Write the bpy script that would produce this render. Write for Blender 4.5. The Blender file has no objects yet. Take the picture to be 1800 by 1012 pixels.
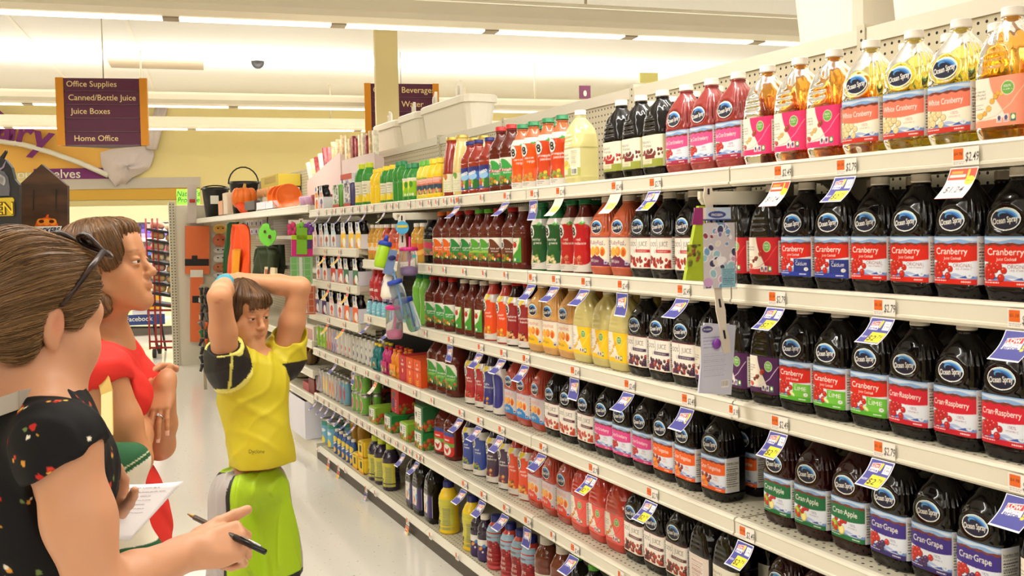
import bpy, bmesh, math, random
import numpy as np
from mathutils import Vector, Matrix
random.seed(7); np.random.seed(7)
S = bpy.context.scene
COL = S.collection
PI = math.pi

# ------------------------------------------------------------------ camera
FPX, CY, CAMZ = 1710.0, 456.0, 1.575
YAW, PIT, ROL = math.radians(25.68), math.radians(1.86), math.radians(-1.21)
_fw = np.array([math.sin(YAW)*math.cos(PIT), math.cos(YAW)*math.cos(PIT), -math.sin(PIT)])
_rt = np.array([math.cos(YAW), -math.sin(YAW), 0.0]); _up = np.cross(_rt, _fw)
_c, _s = math.cos(ROL), math.sin(ROL)
CR, CU, CF = _c*_rt+_s*_up, -_s*_rt+_c*_up, _fw
CAM = np.array([0, 0, CAMZ])
cam = bpy.data.cameras.new('camera'); camo = bpy.data.objects.new('camera', cam); COL.objects.link(camo)
cam.sensor_width = 36; cam.lens = FPX/1800*36; cam.shift_y = (CY-506)/1800; cam.clip_start = .05; cam.clip_end = 100
camo.matrix_world = Matrix(((CR[0], CU[0], -CF[0], 0), (CR[1], CU[1], -CF[1], 0), (CR[2], CU[2], -CF[2], CAMZ), (0, 0, 0, 1)))
S.camera = camo
def ray(x, y): return CF+(x-900)/FPX*CR-(y-CY)/FPX*CU
def atx(x, y, X): d = ray(x, y); return CAM+d*X/d[0]
def aty(x, y, Y): d = ray(x, y); return CAM+d*Y/d[1]
def atz(x, y, Z): d = ray(x, y); return CAM+d*(Z-CAMZ)/d[2]
def atd(x, y, dep): return CAM+ray(x, y)*dep

# ------------------------------------------------------------------ world, view
S.view_settings.view_transform = 'Standard'; S.view_settings.look = 'None'
S.view_settings.gamma = 1; S.view_settings.exposure = -0.12; S.view_settings.use_curve_mapping = False
W = bpy.data.worlds.new('world'); S.world = W; W.use_nodes = True
W.node_tree.nodes['Background'].inputs[0].default_value = (1, .93, .80, 1)
W.node_tree.nodes['Background'].inputs[1].default_value = .07
ROWZ = 3.25
_a, _b = atz(0, 8, ROWZ), atz(1360, 66, ROWZ)
RDIR = (_b-_a)/np.linalg.norm(_b-_a); RNRM = np.array([-RDIR[1], RDIR[0], 0])
ROWS = [(-10.4), (-5.2), 0.0, 5.6, 10.2]          # rows of strip lights, metres beyond the nearest one in view
ROW_P = [_a+RDIR*3.0+RNRM*d for d in ROWS]
def area(name, p, sx, sy, e, up=False, col=(1, .965, .90)):
    l = bpy.data.lights.new(name, 'AREA'); l.shape = 'RECTANGLE'; l.size = sx; l.size_y = sy; l.energy = e; l.color = col
    o = bpy.data.objects.new(name, l); COL.objects.link(o)
    ang = math.atan2(RDIR[1], RDIR[0])
    o.matrix_world = Matrix.Translation(Vector(p)) @ Matrix.Rotation(ang, 4, 'Z') @ (Matrix.Rotation(PI, 4, 'X') if up else Matrix.Identity(4))
    return o
for i, p in enumerate(ROW_P):
    area('strip_lamp', p+np.array([0, 0, -.075]), 14, .10, 225 if i < 4 else 145)
    area('strip_uplight', p+np.array([0, 0, .15]), 14, .25, 210 if i < 4 else 160, True, (1, .975, .93))

# ------------------------------------------------------------------ colours and materials
def lin(c):
    c = np.asarray(c, float)/255.0 if max(c) > 1.0 else np.asarray(c, float)
    return np.where(c <= .04045, c/12.92, ((c+.055)/1.055)**2.4)
def hx(s): return tuple(int(s[i:i+2], 16) for i in (0, 2, 4))
_M = {}
def mat(name, c, rough=.5, metal=0, trans=0, coat=0, ior=1.45, emit=0, spec=.5, alpha=1, sss=0):
    if name in _M: return _M[name]
    m = bpy.data.materials.new(name); m.use_nodes = True
    b = m.node_tree.nodes['Principled BSDF']
    if isinstance(c, str): c = hx(c)
    l = lin(c)
    b.inputs['Base Color'].default_value = (*l, 1); b.inputs['Roughness'].default_value = rough
    b.inputs['Metallic'].default_value = metal; b.inputs['Transmission Weight'].default_value = trans
    b.inputs['Coat Weight'].default_value = coat; b.inputs['Coat Roughness'].default_value = .05
    b.inputs['IOR'].default_value = ior; b.inputs['Specular IOR Level'].default_value = spec; b.inputs['Alpha'].default_value = alpha
    if sss: b.inputs['Subsurface Weight'].default_value = sss; b.inputs['Subsurface Radius'].default_value = (.02, .008, .004)
    if emit: b.inputs['Emission Color'].default_value = (*l, 1); b.inputs['Emission Strength'].default_value = emit
    _M[name] = m; return m
def attr_mat(name, rough=.4, coat=0, spec=.5, sss=0):
    if name in _M: return _M[name]
    m = mat(name, (200, 200, 200), rough, coat=coat, spec=spec, sss=sss)
    n = m.node_tree.nodes.new('ShaderNodeAttribute'); n.attribute_name = 'Col'
    m.node_tree.links.new(n.outputs['Color'], m.node_tree.nodes['Principled BSDF'].inputs['Base Color'])
    return m
PAPER = attr_mat('printed_label', .35); CARD = attr_mat('printed_card', .55); FILM = attr_mat('printed_film', .18, coat=.3)
def N(m, t, **kw):
    n = m.node_tree.nodes.new(t)
    for k, v in kw.items(): setattr(n, k, v)
    return n
def noisy(name, c1, c2, scale, rough=.5, lo=.4, hi=.6, detail=4, stretch=None, coat=0, bump=0):
    """two colours mixed by object-space noise"""
    if name in _M: return _M[name]
    m = mat(name, c1, rough, coat=coat); L = m.node_tree.links; b = m.node_tree.nodes['Principled BSDF']
    tc = N(m, 'ShaderNodeTexCoord'); no = N(m, 'ShaderNodeTexNoise'); no.inputs['Scale'].default_value = scale; no.inputs['Detail'].default_value = detail
    src = tc.outputs['Object']
    if stretch:
        mp = N(m, 'ShaderNodeMapping'); mp.inputs['Scale'].default_value = stretch; L.new(src, mp.inputs[0]); src = mp.outputs[0]
    L.new(src, no.inputs['Vector']); r = N(m, 'ShaderNodeValToRGB'); L.new(no.outputs['Fac'], r.inputs[0])
    r.color_ramp.elements[0].position = lo; r.color_ramp.elements[1].position = hi
    r.color_ramp.elements[0].color = (*lin(hx(c1) if isinstance(c1, str) else c1), 1); r.color_ramp.elements[1].color = (*lin(hx(c2) if isinstance(c2, str) else c2), 1)
    L.new(r.outputs[0], b.inputs['Base Color'])
    if bump:
        bp = N(m, 'ShaderNodeBump'); bp.inputs['Strength'].default_value = bump; L.new(no.outputs['Fac'], bp.inputs['Height']); L.new(bp.outputs[0], b.inputs['Normal'])
    return m
def dotted(name, c, pitch, rad, axes, dot=(25, 18, 12), rough=.45, lim=None):
    """a perforated sheet: round holes on a square grid in object space"""
    m = mat(name, c, rough); L = m.node_tree.links; b = m.node_tree.nodes['Principled BSDF']
    tc = N(m, 'ShaderNodeTexCoord'); sp = N(m, 'ShaderNodeSeparateXYZ'); L.new(tc.outputs['Object'], sp.inputs[0])
    def mt(op, a, bb=None):
        n = N(m, 'ShaderNodeMath', operation=op)
        for i, v in enumerate((a, bb)):
            if v is None: continue
            if isinstance(v, (int, float)): n.inputs[i].default_value = v
            else: L.new(v, n.inputs[i])
        return n.outputs[0]
    d2 = None
    for ax in axes:
        f = mt('SUBTRACT', mt('FRACT', mt('DIVIDE', sp.outputs[ax], pitch)), .5); q = mt('MULTIPLY', f, f)
        d2 = q if d2 is None else mt('ADD', d2, q)
    k = mt('LESS_THAN', d2, (rad/pitch)**2)
    if lim: k = mt('MULTIPLY', k, mt('LESS_THAN', sp.outputs[lim[0]], lim[1]))
    mx = N(m, 'ShaderNodeMix', data_type='RGBA'); L.new(k, mx.inputs[0])
    mx.inputs[6].default_value = (*lin(hx(c) if isinstance(c, str) else c), 1); mx.inputs[7].default_value = (*lin(dot), 1)
    L.new(mx.outputs[2], b.inputs['Base Color']); return m

# ------------------------------------------------------------------ object bookkeeping
def tag(o, label=None, cat=None, group=None, kind=None):
    for k, v in (('label', label), ('category', cat), ('group', group), ('kind', kind)):
        if v: o[k] = v
    return o
def empty(name, loc=(0, 0, 0), rz=0, label=None, cat=None, group=None):
    o = bpy.data.objects.new(name, None); COL.objects.link(o); o.empty_display_size = .05
    o.location = loc; o.rotation_euler = (0, 0, rz); return tag(o, label, cat, group)
class MB:
    """collects geometry and links it as ONE mesh object"""
    def __init__(s): s.v = []; s.f = []; s.mi = []; s.sm = []
    def add(s, v, f, mi=0, smooth=False):
        o = len(s.v); s.v += [tuple(map(float, p)) for p in v]
        s.f += [tuple(o+i for i in q) for q in f]; s.mi += [mi]*len(f); s.sm += [smooth]*len(f); return s
    def box(s, x0, y0, z0, x1, y1, z1, mi=0):
        v = [(x, y, z) for x in (x0, x1) for y in (y0, y1) for z in (z0, z1)]
        return s.add(v, [(0, 1, 3, 2), (4, 6, 7, 5), (0, 4, 5, 1), (2, 3, 7, 6), (0, 2, 6, 4), (1, 5, 7, 3)], mi)
    def rbox(s, x0, y0, z0, x1, y1, z1, r=.01, mi=0, seg=2):
        b = bmesh.new(); bmesh.ops.create_cube(b, size=1)
        for q in b.verts: q.co = Vector(((x0+x1)/2+q.co.x*(x1-x0), (y0+y1)/2+q.co.y*(y1-y0), (z0+z1)/2+q.co.z*(z1-z0)))
        bmesh.ops.bevel(b, geom=b.edges[:], offset=r, segments=seg, profile=.5, affect='EDGES')
        b.verts.index_update(); s.add([q.co for q in b.verts], [[q.index for q in f.verts] for f in b.faces], mi, True); b.free(); return s
    def obox(s, c, ax, ay, az, mi=0):
        c, ax, ay, az = map(np.array, (c, ax, ay, az))
        v = [c+i*ax+j*ay+k*az for i in (-1, 1) for j in (-1, 1) for k in (-1, 1)]
        return s.add(v, [(0, 1, 3, 2), (4, 6, 7, 5), (0, 4, 5, 1), (2, 3, 7, 6), (0, 2, 6, 4), (1, 5, 7, 3)], mi)
    def tube(s, pts, r, n=8, mi=0, caps=True):
        pts = [np.array(p, float) for p in pts]; rs = r if hasattr(r, '__len__') else [r]*len(pts); V = []; F = []
        u = None
        for i, p in enumerate(pts):
            t = pts[min(i+1, len(pts)-1)]-pts[max(i-1, 0)]; t = t/(np.linalg.norm(t)+1e-9)
            if u is None: u = np.cross(t, (0, 0, 1) if abs(t[2]) < .9 else (1, 0, 0))
            u = u-t*np.dot(u, t); u /= np.linalg.norm(u)+1e-9; w = np.cross(t, u)
            V += [p+rs[i]*(math.cos(2*PI*k/n)*u+math.sin(2*PI*k/n)*w) for k in range(n)]
        for i in range(len(pts)-1):
            F += [(i*n+k, i*n+(k+1) % n, (i+1)*n+(k+1) % n, (i+1)*n+k) for k in range(n)]
        if caps: F += [tuple(range(n))[::-1], tuple((len(pts)-1)*n+k for k in range(n))]
        return s.add(V, F, mi, True)
    def lathe(s, prof, n=24, c=(0, 0, 0), mi=0, ex=1.0):
        V = [(c[0]+r*math.cos(2*PI*k/n)*ex, c[1]+r*math.sin(2*PI*k/n), c[2]+z) for r, z in prof for k in range(n)]
        F = [(i*n+k, i*n+(k+1) % n, (i+1)*n+(k+1) % n, (i+1)*n+k) for i in range(len(prof)-1) for k in range(n)]
        F += [tuple(range(n))[::-1], tuple((len(prof)-1)*n+k for k in range(n))]
        return s.add(V, F, mi, True)
    def prism(s, pts, axis_vec, mi=0, smooth=False):
        """a closed outline (3-D points) pushed along a vector"""
        a = np.array(axis_vec, float); P = [np.array(p, float) for p in pts]; n = len(P)
        F = [(k, (k+1) % n, n+(k+1) % n, n+k) for k in range(n)]+[tuple(range(n))[::-1], tuple(range(n, 2*n))]
        return s.add(P+[p+a for p in P], F, mi, smooth)
    def ball(s, c, r, n=12, m=8, mi=0):
        r = np.array(r if hasattr(r, '__len__') else (r, r, r)); V = []; F = []
        for i in range(m+1):
            t = PI*i/m
            V += [np.array(c)+r*np.array([math.sin(t)*math.cos(2*PI*k/n), math.sin(t)*math.sin(2*PI*k/n), math.cos(t)]) for k in range(n)]
        for i in range(m): F += [(i*n+k, (i+1)*n+k, (i+1)*n+(k+1) % n, i*n+(k+1) % n) for k in range(n)]
        return s.add(V, F, mi, True)
    def mesh(s, name, mats):
        me = bpy.data.meshes.new(name); me.from_pydata(s.v, [], s.f)
        for m in (mats if isinstance(mats, (list, tuple)) else [mats]): me.materials.append(m)
        me.polygons.foreach_set('material_index', s.mi); me.polygons.foreach_set('use_smooth', s.sm); me.update()
        b = bmesh.new(); b.from_mesh(me); bmesh.ops.remove_doubles(b, verts=b.verts, dist=1e-6); bmesh.ops.recalc_face_normals(b, faces=b.faces); b.to_mesh(me); b.free()
        return me
    def build(s, name, mats, parent=None, loc=None, rz=0):
        return put(name, s.mesh(name, mats), parent, loc, rz)
def put(name, me, parent=None, loc=None, rz=0):
    o = bpy.data.objects.new(name, me); COL.objects.link(o)
    if parent: o.parent = parent
    if loc is not None: o.location = loc
    if rz: o.rotation_euler = (0, 0, rz)
    return o
_KIDS = {}
def kids(o): return [c for c in COL.objects if c.parent is o]
def copy_tree(o, parent=None, tree=None):
    c = o.copy(); COL.objects.link(c); c.parent = parent
    for ch in (o.children): copy_tree(ch, c)
    return c

# ------------------------------------------------------------------ printed artwork: painted into a grid, one mesh vertex per dot of print
_T = {}
def text_tris(s, bold=0):
    k = (s, bold)
    if k not in _T:
        cu = bpy.data.curves.new('lettering', 'FONT'); cu.body = s; cu.size = 1; cu.offset = bold; cu.resolution_u = 3
        o = bpy.data.objects.new('lettering', cu); me = bpy.data.meshes.new_from_object(o); me.calc_loop_triangles()
        v = np.array([p.co[:2] for p in me.vertices]) if len(me.vertices) else np.zeros((0, 2)); t = np.array([p.vertices[:] for p in me.loop_triangles], int).reshape(-1, 3)
        bpy.data.meshes.remove(me); bpy.data.objects.remove(o); bpy.data.curves.remove(cu)
        if len(v): v[:, 0] -= v[:, 0].min()
        _T[k] = (v, t)
    return _T[k]
class Art:
    SS = 2
    def __init__(s, u0, v0, u1, v1, res, bg=(245, 240, 230)):
        s.u0, s.v0, s.u1, s.v1 = u0, v0, u1, v1
        s.nu, s.nv = max(2, round((u1-u0)/res)), max(2, round((v1-v0)/res)); q = s.SS
        s.U, s.V = np.meshgrid(u0+(np.arange(s.nu*q)+.5)*(u1-u0)/(s.nu*q), v0+(np.arange(s.nv*q)+.5)*(v1-v0)/(s.nv*q))
        s.img = np.empty((*s.U.shape, 3)); s.img[:] = lin(bg if not isinstance(bg, str) else hx(bg)); s.a = np.ones(s.U.shape)
    def fill(s, m, c):
        if isinstance(c, str): c = hx(c)
        s.img[m] = lin(c); return s
    def rect(s, a, b, c, d, col): return s.fill((s.U >= a) & (s.U <= c) & (s.V >= b) & (s.V <= d), col)
    def ell(s, u, v, ru, rv, col, rot=0):
        x, y = s.U-u, s.V-v; c, w = math.cos(rot), math.sin(rot)
        return s.fill(((x*c+y*w)/ru)**2+((y*c-x*w)/rv)**2 <= 1, col)
    def _poly(s, pts):
        m = np.zeros(s.U.shape, bool); n = len(pts)
        for i in range(n):
            (x0, y0), (x1, y1) = pts[i], pts[(i+1) % n]
            if y0 == y1: continue
            m ^= ((s.V > min(y0, y1)) & (s.V <= max(y0, y1)) & (s.U < x0+(s.V-y0)*(x1-x0)/(y1-y0)))
        return m
    def poly(s, pts, col): return s.fill(s._poly(pts), col)
    def below(s, f, col, above=-9): return s.fill((s.V < f(s.U)) & (s.V > above), col)
    def line(s, pts, w, col):
        m = np.zeros(s.U.shape, bool)
        for (x0, y0), (x1, y1) in zip(pts[:-1], pts[1:]):
            dx, dy = x1-x0, y1-y0; t = np.clip(((s.U-x0)*dx+(s.V-y0)*dy)/(dx*dx+dy*dy+1e-12), 0, 1)
            m |= (s.U-x0-t*dx)**2+(s.V-y0-t*dy)**2 < (w/2)**2
        return s.fill(m, col)
    def text(s, t, u, v, size, col, sx=1.0, bold=0.0, al='c', shear=0.0, rot=0.0, fit=None):
        P, T = text_tris(t, bold)
        if not len(T): return s
        w = P[:, 0].max()
        if fit: sx = fit/(w*size)
        x = P[:, 0]*size*sx; y = P[:, 1]*size
        x = x-{'c': w*size*sx/2, 'l': 0, 'r': w*size*sx}[al]+shear*y
        c, d = math.cos(rot), math.sin(rot); X, Y = u+x*c-y*d, v+x*d+y*c
        q = s.SS; du, dv = (s.u1-s.u0)/(s.nu*q), (s.v1-s.v0)/(s.nv*q); m = np.zeros(s.U.shape, bool)
        ix, iy = (X-s.u0)/du-.5, (Y-s.v0)/dv-.5; H, Wd = s.U.shape
        for a, b, e in T:
            x0, x1 = int(max(0, math.floor(min(ix[a], ix[b], ix[e])))), int(min(Wd-1, math.ceil(max(ix[a], ix[b], ix[e]))))
            y0, y1 = int(max(0, math.floor(min(iy[a], iy[b], iy[e])))), int(min(H-1, math.ceil(max(iy[a], iy[b], iy[e]))))
            if x1 < x0 or y1 < y0: continue
            gx, gy = np.arange(x0, x1+1)[None, :], np.arange(y0, y1+1)[:, None]
            def ed(p, r): return (ix[r]-ix[p])*(gy-iy[p])-(iy[r]-iy[p])*(gx-ix[p])
            e0, e1, e2 = ed(a, b), ed(b, e), ed(e, a)
            m[y0:y1+1, x0:x1+1] |= ((e0 >= -1e-6) & (e1 >= -1e-6) & (e2 >= -1e-6)) | ((e0 <= 1e-6) & (e1 <= 1e-6) & (e2 <= 1e-6))
        return s.fill(m, col)
    def berries(s, u, v, spots, r, col, dark=None, hi=(250, 150, 130)):
        dark = dark or tuple(int(x*.55) for x in (hx(col) if isinstance(col, str) else col))
        for du, dv in spots:
            s.ell(u+du, v+dv, r*1.08, r*1.08, dark); s.ell(u+du-.05*r, v+dv+.06*r, r*.95, r*.95, col); s.ell(u+du-.35*r, v+dv+.4*r, r*.22, r*.18, hi)
        return s
    def lines(s, u0, v0, u1, n, dv, col, h=.0012, seed=1):
        """rows of small print"""
        rg = random.Random(seed)
        for i in range(n):
            u = u0; e = u1-rg.random()*.25*(u1-u0)
            while u < e:
                w = rg.uniform(.002, .006); s.rect(u, v0-i*dv, min(u+w, e), v0-i*dv+h, col); u += w+.0012
        return s
    def cut(s, m): s.a = np.where(m, 1.0, 0.0); return s
    def data(s):
        q = s.SS; im = s.img.reshape(s.nv, q, s.nu, q, 3).mean((1, 3)); al = s.a.reshape(s.nv, q, s.nu, q).mean((1, 3)); return im, al
    def mesh(s, name, pos, material, extra_back=False):
        """pos(u, v) -> xyz arrays"""
        im, al = s.data(); nu, nv = s.nu, s.nv
        U, V = np.meshgrid(np.linspace(s.u0, s.u1, nu), np.linspace(s.v0, s.v1, nv))
        P = pos(U.ravel(), V.ravel()); idx = np.arange(nu*nv).reshape(nv, nu)
        Q = np.stack([idx[:-1, :-1], idx[:-1, 1:], idx[1:, 1:], idx[1:, :-1]], -1).reshape(-1, 4)
        ok = al.ravel()[Q].mean(1) >= .5; Q = Q[ok]
        used = np.zeros(nu*nv, bool); used[Q.ravel()] = True; mp = np.cumsum(used)-1
        me = fast_mesh(name, P[used], mp[Q]); set_col(me, im.reshape(-1, 3)[used]); me.materials.append(material); return me
def fast_mesh(name, P, Q, smooth=True):
    me = bpy.data.meshes.new(name); n, k = len(P), Q.shape[1]
    me.vertices.add(n); me.vertices.foreach_set('co', np.asarray(P, np.float32).ravel())
    me.loops.add(Q.size); me.loops.foreach_set('vertex_index', Q.astype(np.int32).ravel())
    me.polygons.add(len(Q)); me.polygons.foreach_set('loop_start', np.arange(0, Q.size, k, dtype=np.int32)); me.polygons.foreach_set('loop_total', np.full(len(Q), k, np.int32))
    me.polygons.foreach_set('use_smooth', np.full(len(Q), smooth)); me.update(calc_edges=True); return me
def set_col(me, C):
    a = me.color_attributes.new('Col', 'FLOAT_COLOR', 'POINT'); C = np.asarray(C, np.float32)
    a.data.foreach_set('color', np.concatenate([C, np.ones((len(C), 1), np.float32)], 1).ravel())
def flat(o, ux, uy):
    """place artwork on a flat face: origin, unit right, unit up"""
    o, ux, uy = (np.array(a, float) for a in (o, ux, uy))
    return lambda U, V: o+U[:, None]*ux+V[:, None]*uy
# ------------------------------------------------------------------ bottles
class Shape:
    """rounded-square section lofted up a profile of (height, half width, half depth, squareness); front faces -X, print runs towards -Y"""
    def __init__(s, prof, cap, disp=None, vm=.08):
        s.z, s.A, s.B, s.n = [np.array(c, float) for c in zip(*prof)]; s.cap = cap; s.disp = disp
        s.a = s.A.max(); s.b = s.B.max(); s.H = cap[1]+cap[2]
        th = np.linspace(-PI, PI, 721); x, y = s.sec(th, np.full(721, vm)); d = np.r_[0, np.cumsum(np.hypot(np.diff(x), np.diff(y)))]
        s.th, s.arc = th, d-d[360]
    def ev(s, z):
        z = np.clip(z, s.z[0], s.z[-1]); i = np.clip(np.searchsorted(s.z, z)-1, 0, len(s.z)-2); t = (z-s.z[i])/(s.z[i+1]-s.z[i])
        return [c[i]*(1-t)+c[i+1]*t for c in (s.A, s.B, s.n)]
    def sec(s, th, z):
        a, b, n = s.ev(z); r = ((np.abs(np.cos(th))/b)**n+(np.abs(np.sin(th))/a)**n)**(-1/n)
        return -r*np.cos(th), -r*np.sin(th)
    def pos(s, h=.0006):
        def f(U, V):
            th = np.interp(U, s.arc, s.th); x, y = s.sec(th, V)
            if s.disp is not None:
                k = 1+s.disp(th, V)/np.hypot(x, y); x, y = x*k, y*k
            k = 1+h/np.hypot(x, y); return np.stack([x*k, y*k, V], 1)
        return f
    def body(s, name, nth=48, dz=.006):
        zs = [s.z[0]]
        for i in range(len(s.z)-1):
            m = max(1, int(math.ceil((s.z[i+1]-s.z[i])/dz))); zs += list(s.z[i]+(s.z[i+1]-s.z[i])*np.arange(1, m+1)/m)
        zs = np.array(zs); th = np.linspace(-PI, PI, nth, endpoint=False)
        TH, Z = np.meshgrid(th, zs); x, y = s.sec(TH.ravel(), Z.ravel()); Z = Z.ravel(); TH = TH.ravel()
        if s.disp is not None:
            k = 1+s.disp(TH, Z)/np.hypot(x, y); x, y = x*k, y*k
        m = len(zs); P = np.stack([x, y, Z], 1); I = np.arange(m*nth).reshape(m, nth); R = np.roll(I, -1, 1)
        Q = np.stack([I[:-1], I[1:], R[1:], R[:-1]], -1).reshape(-1, 4)
        P = np.vstack([P, [[0, 0, zs[0]], [0, 0, zs[-1]]]]); c0, c1 = m*nth, m*nth+1
        T = np.vstack([np.stack([I[0], R[0], np.full(nth, c0), np.full(nth, c0)], -1), np.stack([I[-1], np.full(nth, c1), np.full(nth, c1), R[-1]], -1)])
        me = bpy.data.meshes.new(name); F = [tuple(q) for q in Q]+[tuple(dict.fromkeys(t)) for t in T]
        me.from_pydata([tuple(p) for p in P], [], F); me.polygons.foreach_set('use_smooth', [True]*len(F)); me.update(); return me
    def capmesh(s, ridges=True):
        r, z0, h = s.cap; b = MB(); n = 40
        prof = [(r*.97, 0), (r*1.02, .0015), (r*1.02, .004), (r, .0045), (r, h-.002), (r*.93, h)]
        b.lathe([(q, z0+z) for q, z in prof], n); V = np.array(b.v)
        if ridges:
            k = np.arange(len(V)) % n; sel = (k % 2 == 0) & (V[:, 2] > z0+.0042) & (V[:, 2] < z0+h-.001); V[sel, :2] *= .975; b.v = [tuple(p) for p in V]
        return b
def gs(x): return np.exp(-x*x)
def d_os(th, z):       # grip ribs up the right side of the shoulder, oval badge recess, crease over the base
    y = th
    rib = .0030*np.cos((y-1.1)/.20*2*PI/1.0)*np.clip((y-.62)/.15, 0, 1)*np.clip((1.75-y)/.15, 0, 1)*np.clip((z-.142)/.012, 0, 1)*np.clip((.222-z)/.02, 0, 1)
    rib += .002*np.cos((y+2.2)/.17*2*PI)*np.clip((y+2.6)/.15, 0, 1)*np.clip((-1.6-y)/.15, 0, 1)*np.clip((z-.142)/.012, 0, 1)*np.clip((.222-z)/.02, 0, 1)
    q = np.sqrt((y/.66)**2+((z-.163)/.027)**2)
    rib += .0024*gs((q-1.12)/.13)-.0012*np.clip(1-q, 0, 1)
    q2 = np.sqrt(((y+.15)/.42)**2+((z-.012)/.011)**2); rib += -.0025*np.clip(1-q2, 0, 1)
    rib += .0016*gs((z-.205+.012*np.cos(y*2.2))/.006)*np.clip(1-np.abs(y)/1.2, 0, 1)
    return rib
def d_ss(th, z):       # hand grip hollows low on the shoulder and a fan of pleats under the neck
    y = th; r = 0*z
    for c in (.152, .166, .180): r = r-.003*gs((z-c)/.0042)*gs((y+.15)/.5)*(1 if c < .17 else .6)
    r += .0016*np.cos(y*11+(z-.2)*60)*np.clip((z-.188)/.01, 0, 1)*np.clip((.232-z)/.014, 0, 1)
    r += -.004*gs((y-.95)/.22)*np.clip((z-.145)/.02, 0, 1)*np.clip((.215-z)/.03, 0, 1)
    return r
def d_v8(th, z): return .0012*np.cos(th*4)*gs((z-.178)/.014)-.0016*gs((z-.150)/.0022)
def d_nectar(th, z): return .0008*np.cos(th*26)*np.clip((z-.09)/.02, 0, 1)*np.clip((.14-z)/.02, 0, 1)
def d_ring(th, z): return -.0012*(np.cos(z*2*PI/.018) > .6)
P_OS = [(0, .045, .035, 4), (.004, .049, .039, 4), (.024, .0535, .0435, 4.6), (.0275, .054, .044, 4.6), (.030, .0525, .0425, 5), (.130, .0525, .0425, 5), (.133, .054, .044, 4.6), (.146, .054, .0435, 4),
        (.180, .0515, .0425, 3.4), (.197, .046, .0395, 2.8), (.212, .0385, .0345, 2.4), (.226, .029, .028, 2), (.236, .0215, .0215, 2), (.241, .0195, .0195, 2), (.2435, .022, .022, 2), (.246, .019, .019, 2), (.256, .019, .019, 2)]
P_SS = [(0, .046, .038, 4), (.004, .05, .042, 4), (.026, .0535, .045, 4.6), (.030, .0525, .044, 5), (.128, .0525, .044, 5), (.132, .054, .0455, 4.4), (.150, .0535, .045, 4), (.180, .0515, .0435, 3.2),
        (.198, .0455, .0405, 2.6), (.213, .038, .036, 2.2), (.227, .028, .028, 2), (.236, .0215, .0215, 2), (.241, .0195, .0195, 2), (.2435, .022, .022, 2), (.246, .019, .019, 2), (.256, .019, .019, 2)]
P_V8 = [(0, .042, .038, 3), (.004, .0455, .0415, 3), (.020, .047, .043, 3.2), (.024, .045, .041, 3.4), (.128, .045, .041, 3.4), (.132, .047, .043, 3), (.142, .047, .043, 3), (.150, .0465, .0425, 3), (.158, .047, .043, 3),
        (.172, .045, .042, 2.6), (.186, .038, .037, 2.2), (.200, .028, .028, 2), (.216, .0215, .0215, 2), (.226, .0195, .0195, 2), (.2285, .022, .022, 2), (.231, .019, .019, 2), (.243, .019, .019, 2)]
P_FU = [(0, .040, .036, 2.6), (.004, .043, .039, 2.6), (.030, .0445, .0405, 2.6), (.075, .0405, .0375, 2.5), (.115, .0415, .038, 2.5), (.150, .045, .041, 2.5), (.168, .0435, .040, 2.4), (.185, .036, .035, 2.2), (.200, .0275, .0275, 2),
        (.214, .022, .022, 2), (.224, .0195, .0195, 2), (.2265, .022, .022, 2), (.229, .019, .019, 2), (.241, .019, .019, 2)]
_sc = lambda P, k: [(z, a*k if z < .2 else a*(1+(k-1)*max(0, (.24-z)/.04)), b*k if z < .2 else b*(1+(k-1)*max(0, (.24-z)/.04)), n) for z, a, b, n in P]
P_OS, P_SS = _sc(P_OS, 1.05), _sc(P_SS, 1.05)
P_BG = [(z*1.04, a*1.22, b*1.35, n) for z, a, b, n in P_V8]                       # the wide jug
_sc = lambda P, k: [(z, a*k if z < .2 else a*(1+(k-1)*max(0, (.24-z)/.04)), b*k if z < .2 else b*(1+(k-1)*max(0, (.24-z)/.04)), n) for z, a, b, n in P]
P_OS, P_SS = _sc(P_OS, 1.05), _sc(P_SS, 1.05)
P_BG = P_BG[:-5]+[(.228, .024, .024, 2), (.236, .020, .020, 2), (.2385, .0225, .0225, 2), (.241, .0195, .0195, 2), (.252, .0195, .0195, 2)]
P_SM = [(0, .031, .031, 2), (.004, .034, .034, 2), (.03, .035, .035, 2), (.034, .0335, .0335, 2), (.085, .0335, .0335, 2), (.089, .035, .035, 2), (.105, .0345, .0345, 2), (.111, .031, .031, 2), (.117, .033, .033, 2), (.130, .031, .031, 2),
        (.142, .023, .023, 2), (.152, .0175, .0175, 2), (.1545, .02, .02, 2), (.157, .0165, .0165, 2), (.168, .0165, .0165, 2)]
P_NE = [(0, .036, .036, 2), (.004, .039, .039, 2), (.02, .040, .040, 2), (.085, .040, .040, 2), (.095, .041, .041, 2), (.15, .036, .036, 2), (.19, .029, .029, 2), (.215, .023, .023, 2), (.222, .0235, .0235, 2), (.236, .0235, .0235, 2)]
P_LE = [(0, .034, .034, 2.2), (.004, .0365, .0365, 2.2), (.02, .037, .037, 2.2), (.023, .0355, .0355, 2.2), (.092, .0355, .0355, 2.2), (.096, .037, .037, 2.2), (.115, .0345, .0345, 2), (.132, .026, .026, 2), (.142, .018, .018, 2), (.155, .015, .015, 2)]
P_RL = [(0, .034, .034, 2), (.004, .037, .037, 2), (.03, .035, .035, 2), (.07, .034, .034, 2), (.105, .037, .037, 2), (.135, .0345, .0345, 2), (.155, .025, .025, 2), (.165, .0165, .0165, 2), (.175, .015, .015, 2)]
P_SQ = [(0, .030, .030, 2), (.004, .033, .033, 2), (.085, .0335, .0335, 2), (.095, .031, .031, 2), (.108, .035, .035, 2), (.135, .033, .033, 2), (.155, .019, .019, 2), (.162, .014, .014, 2), (.17, .014, .014, 2)]
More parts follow.
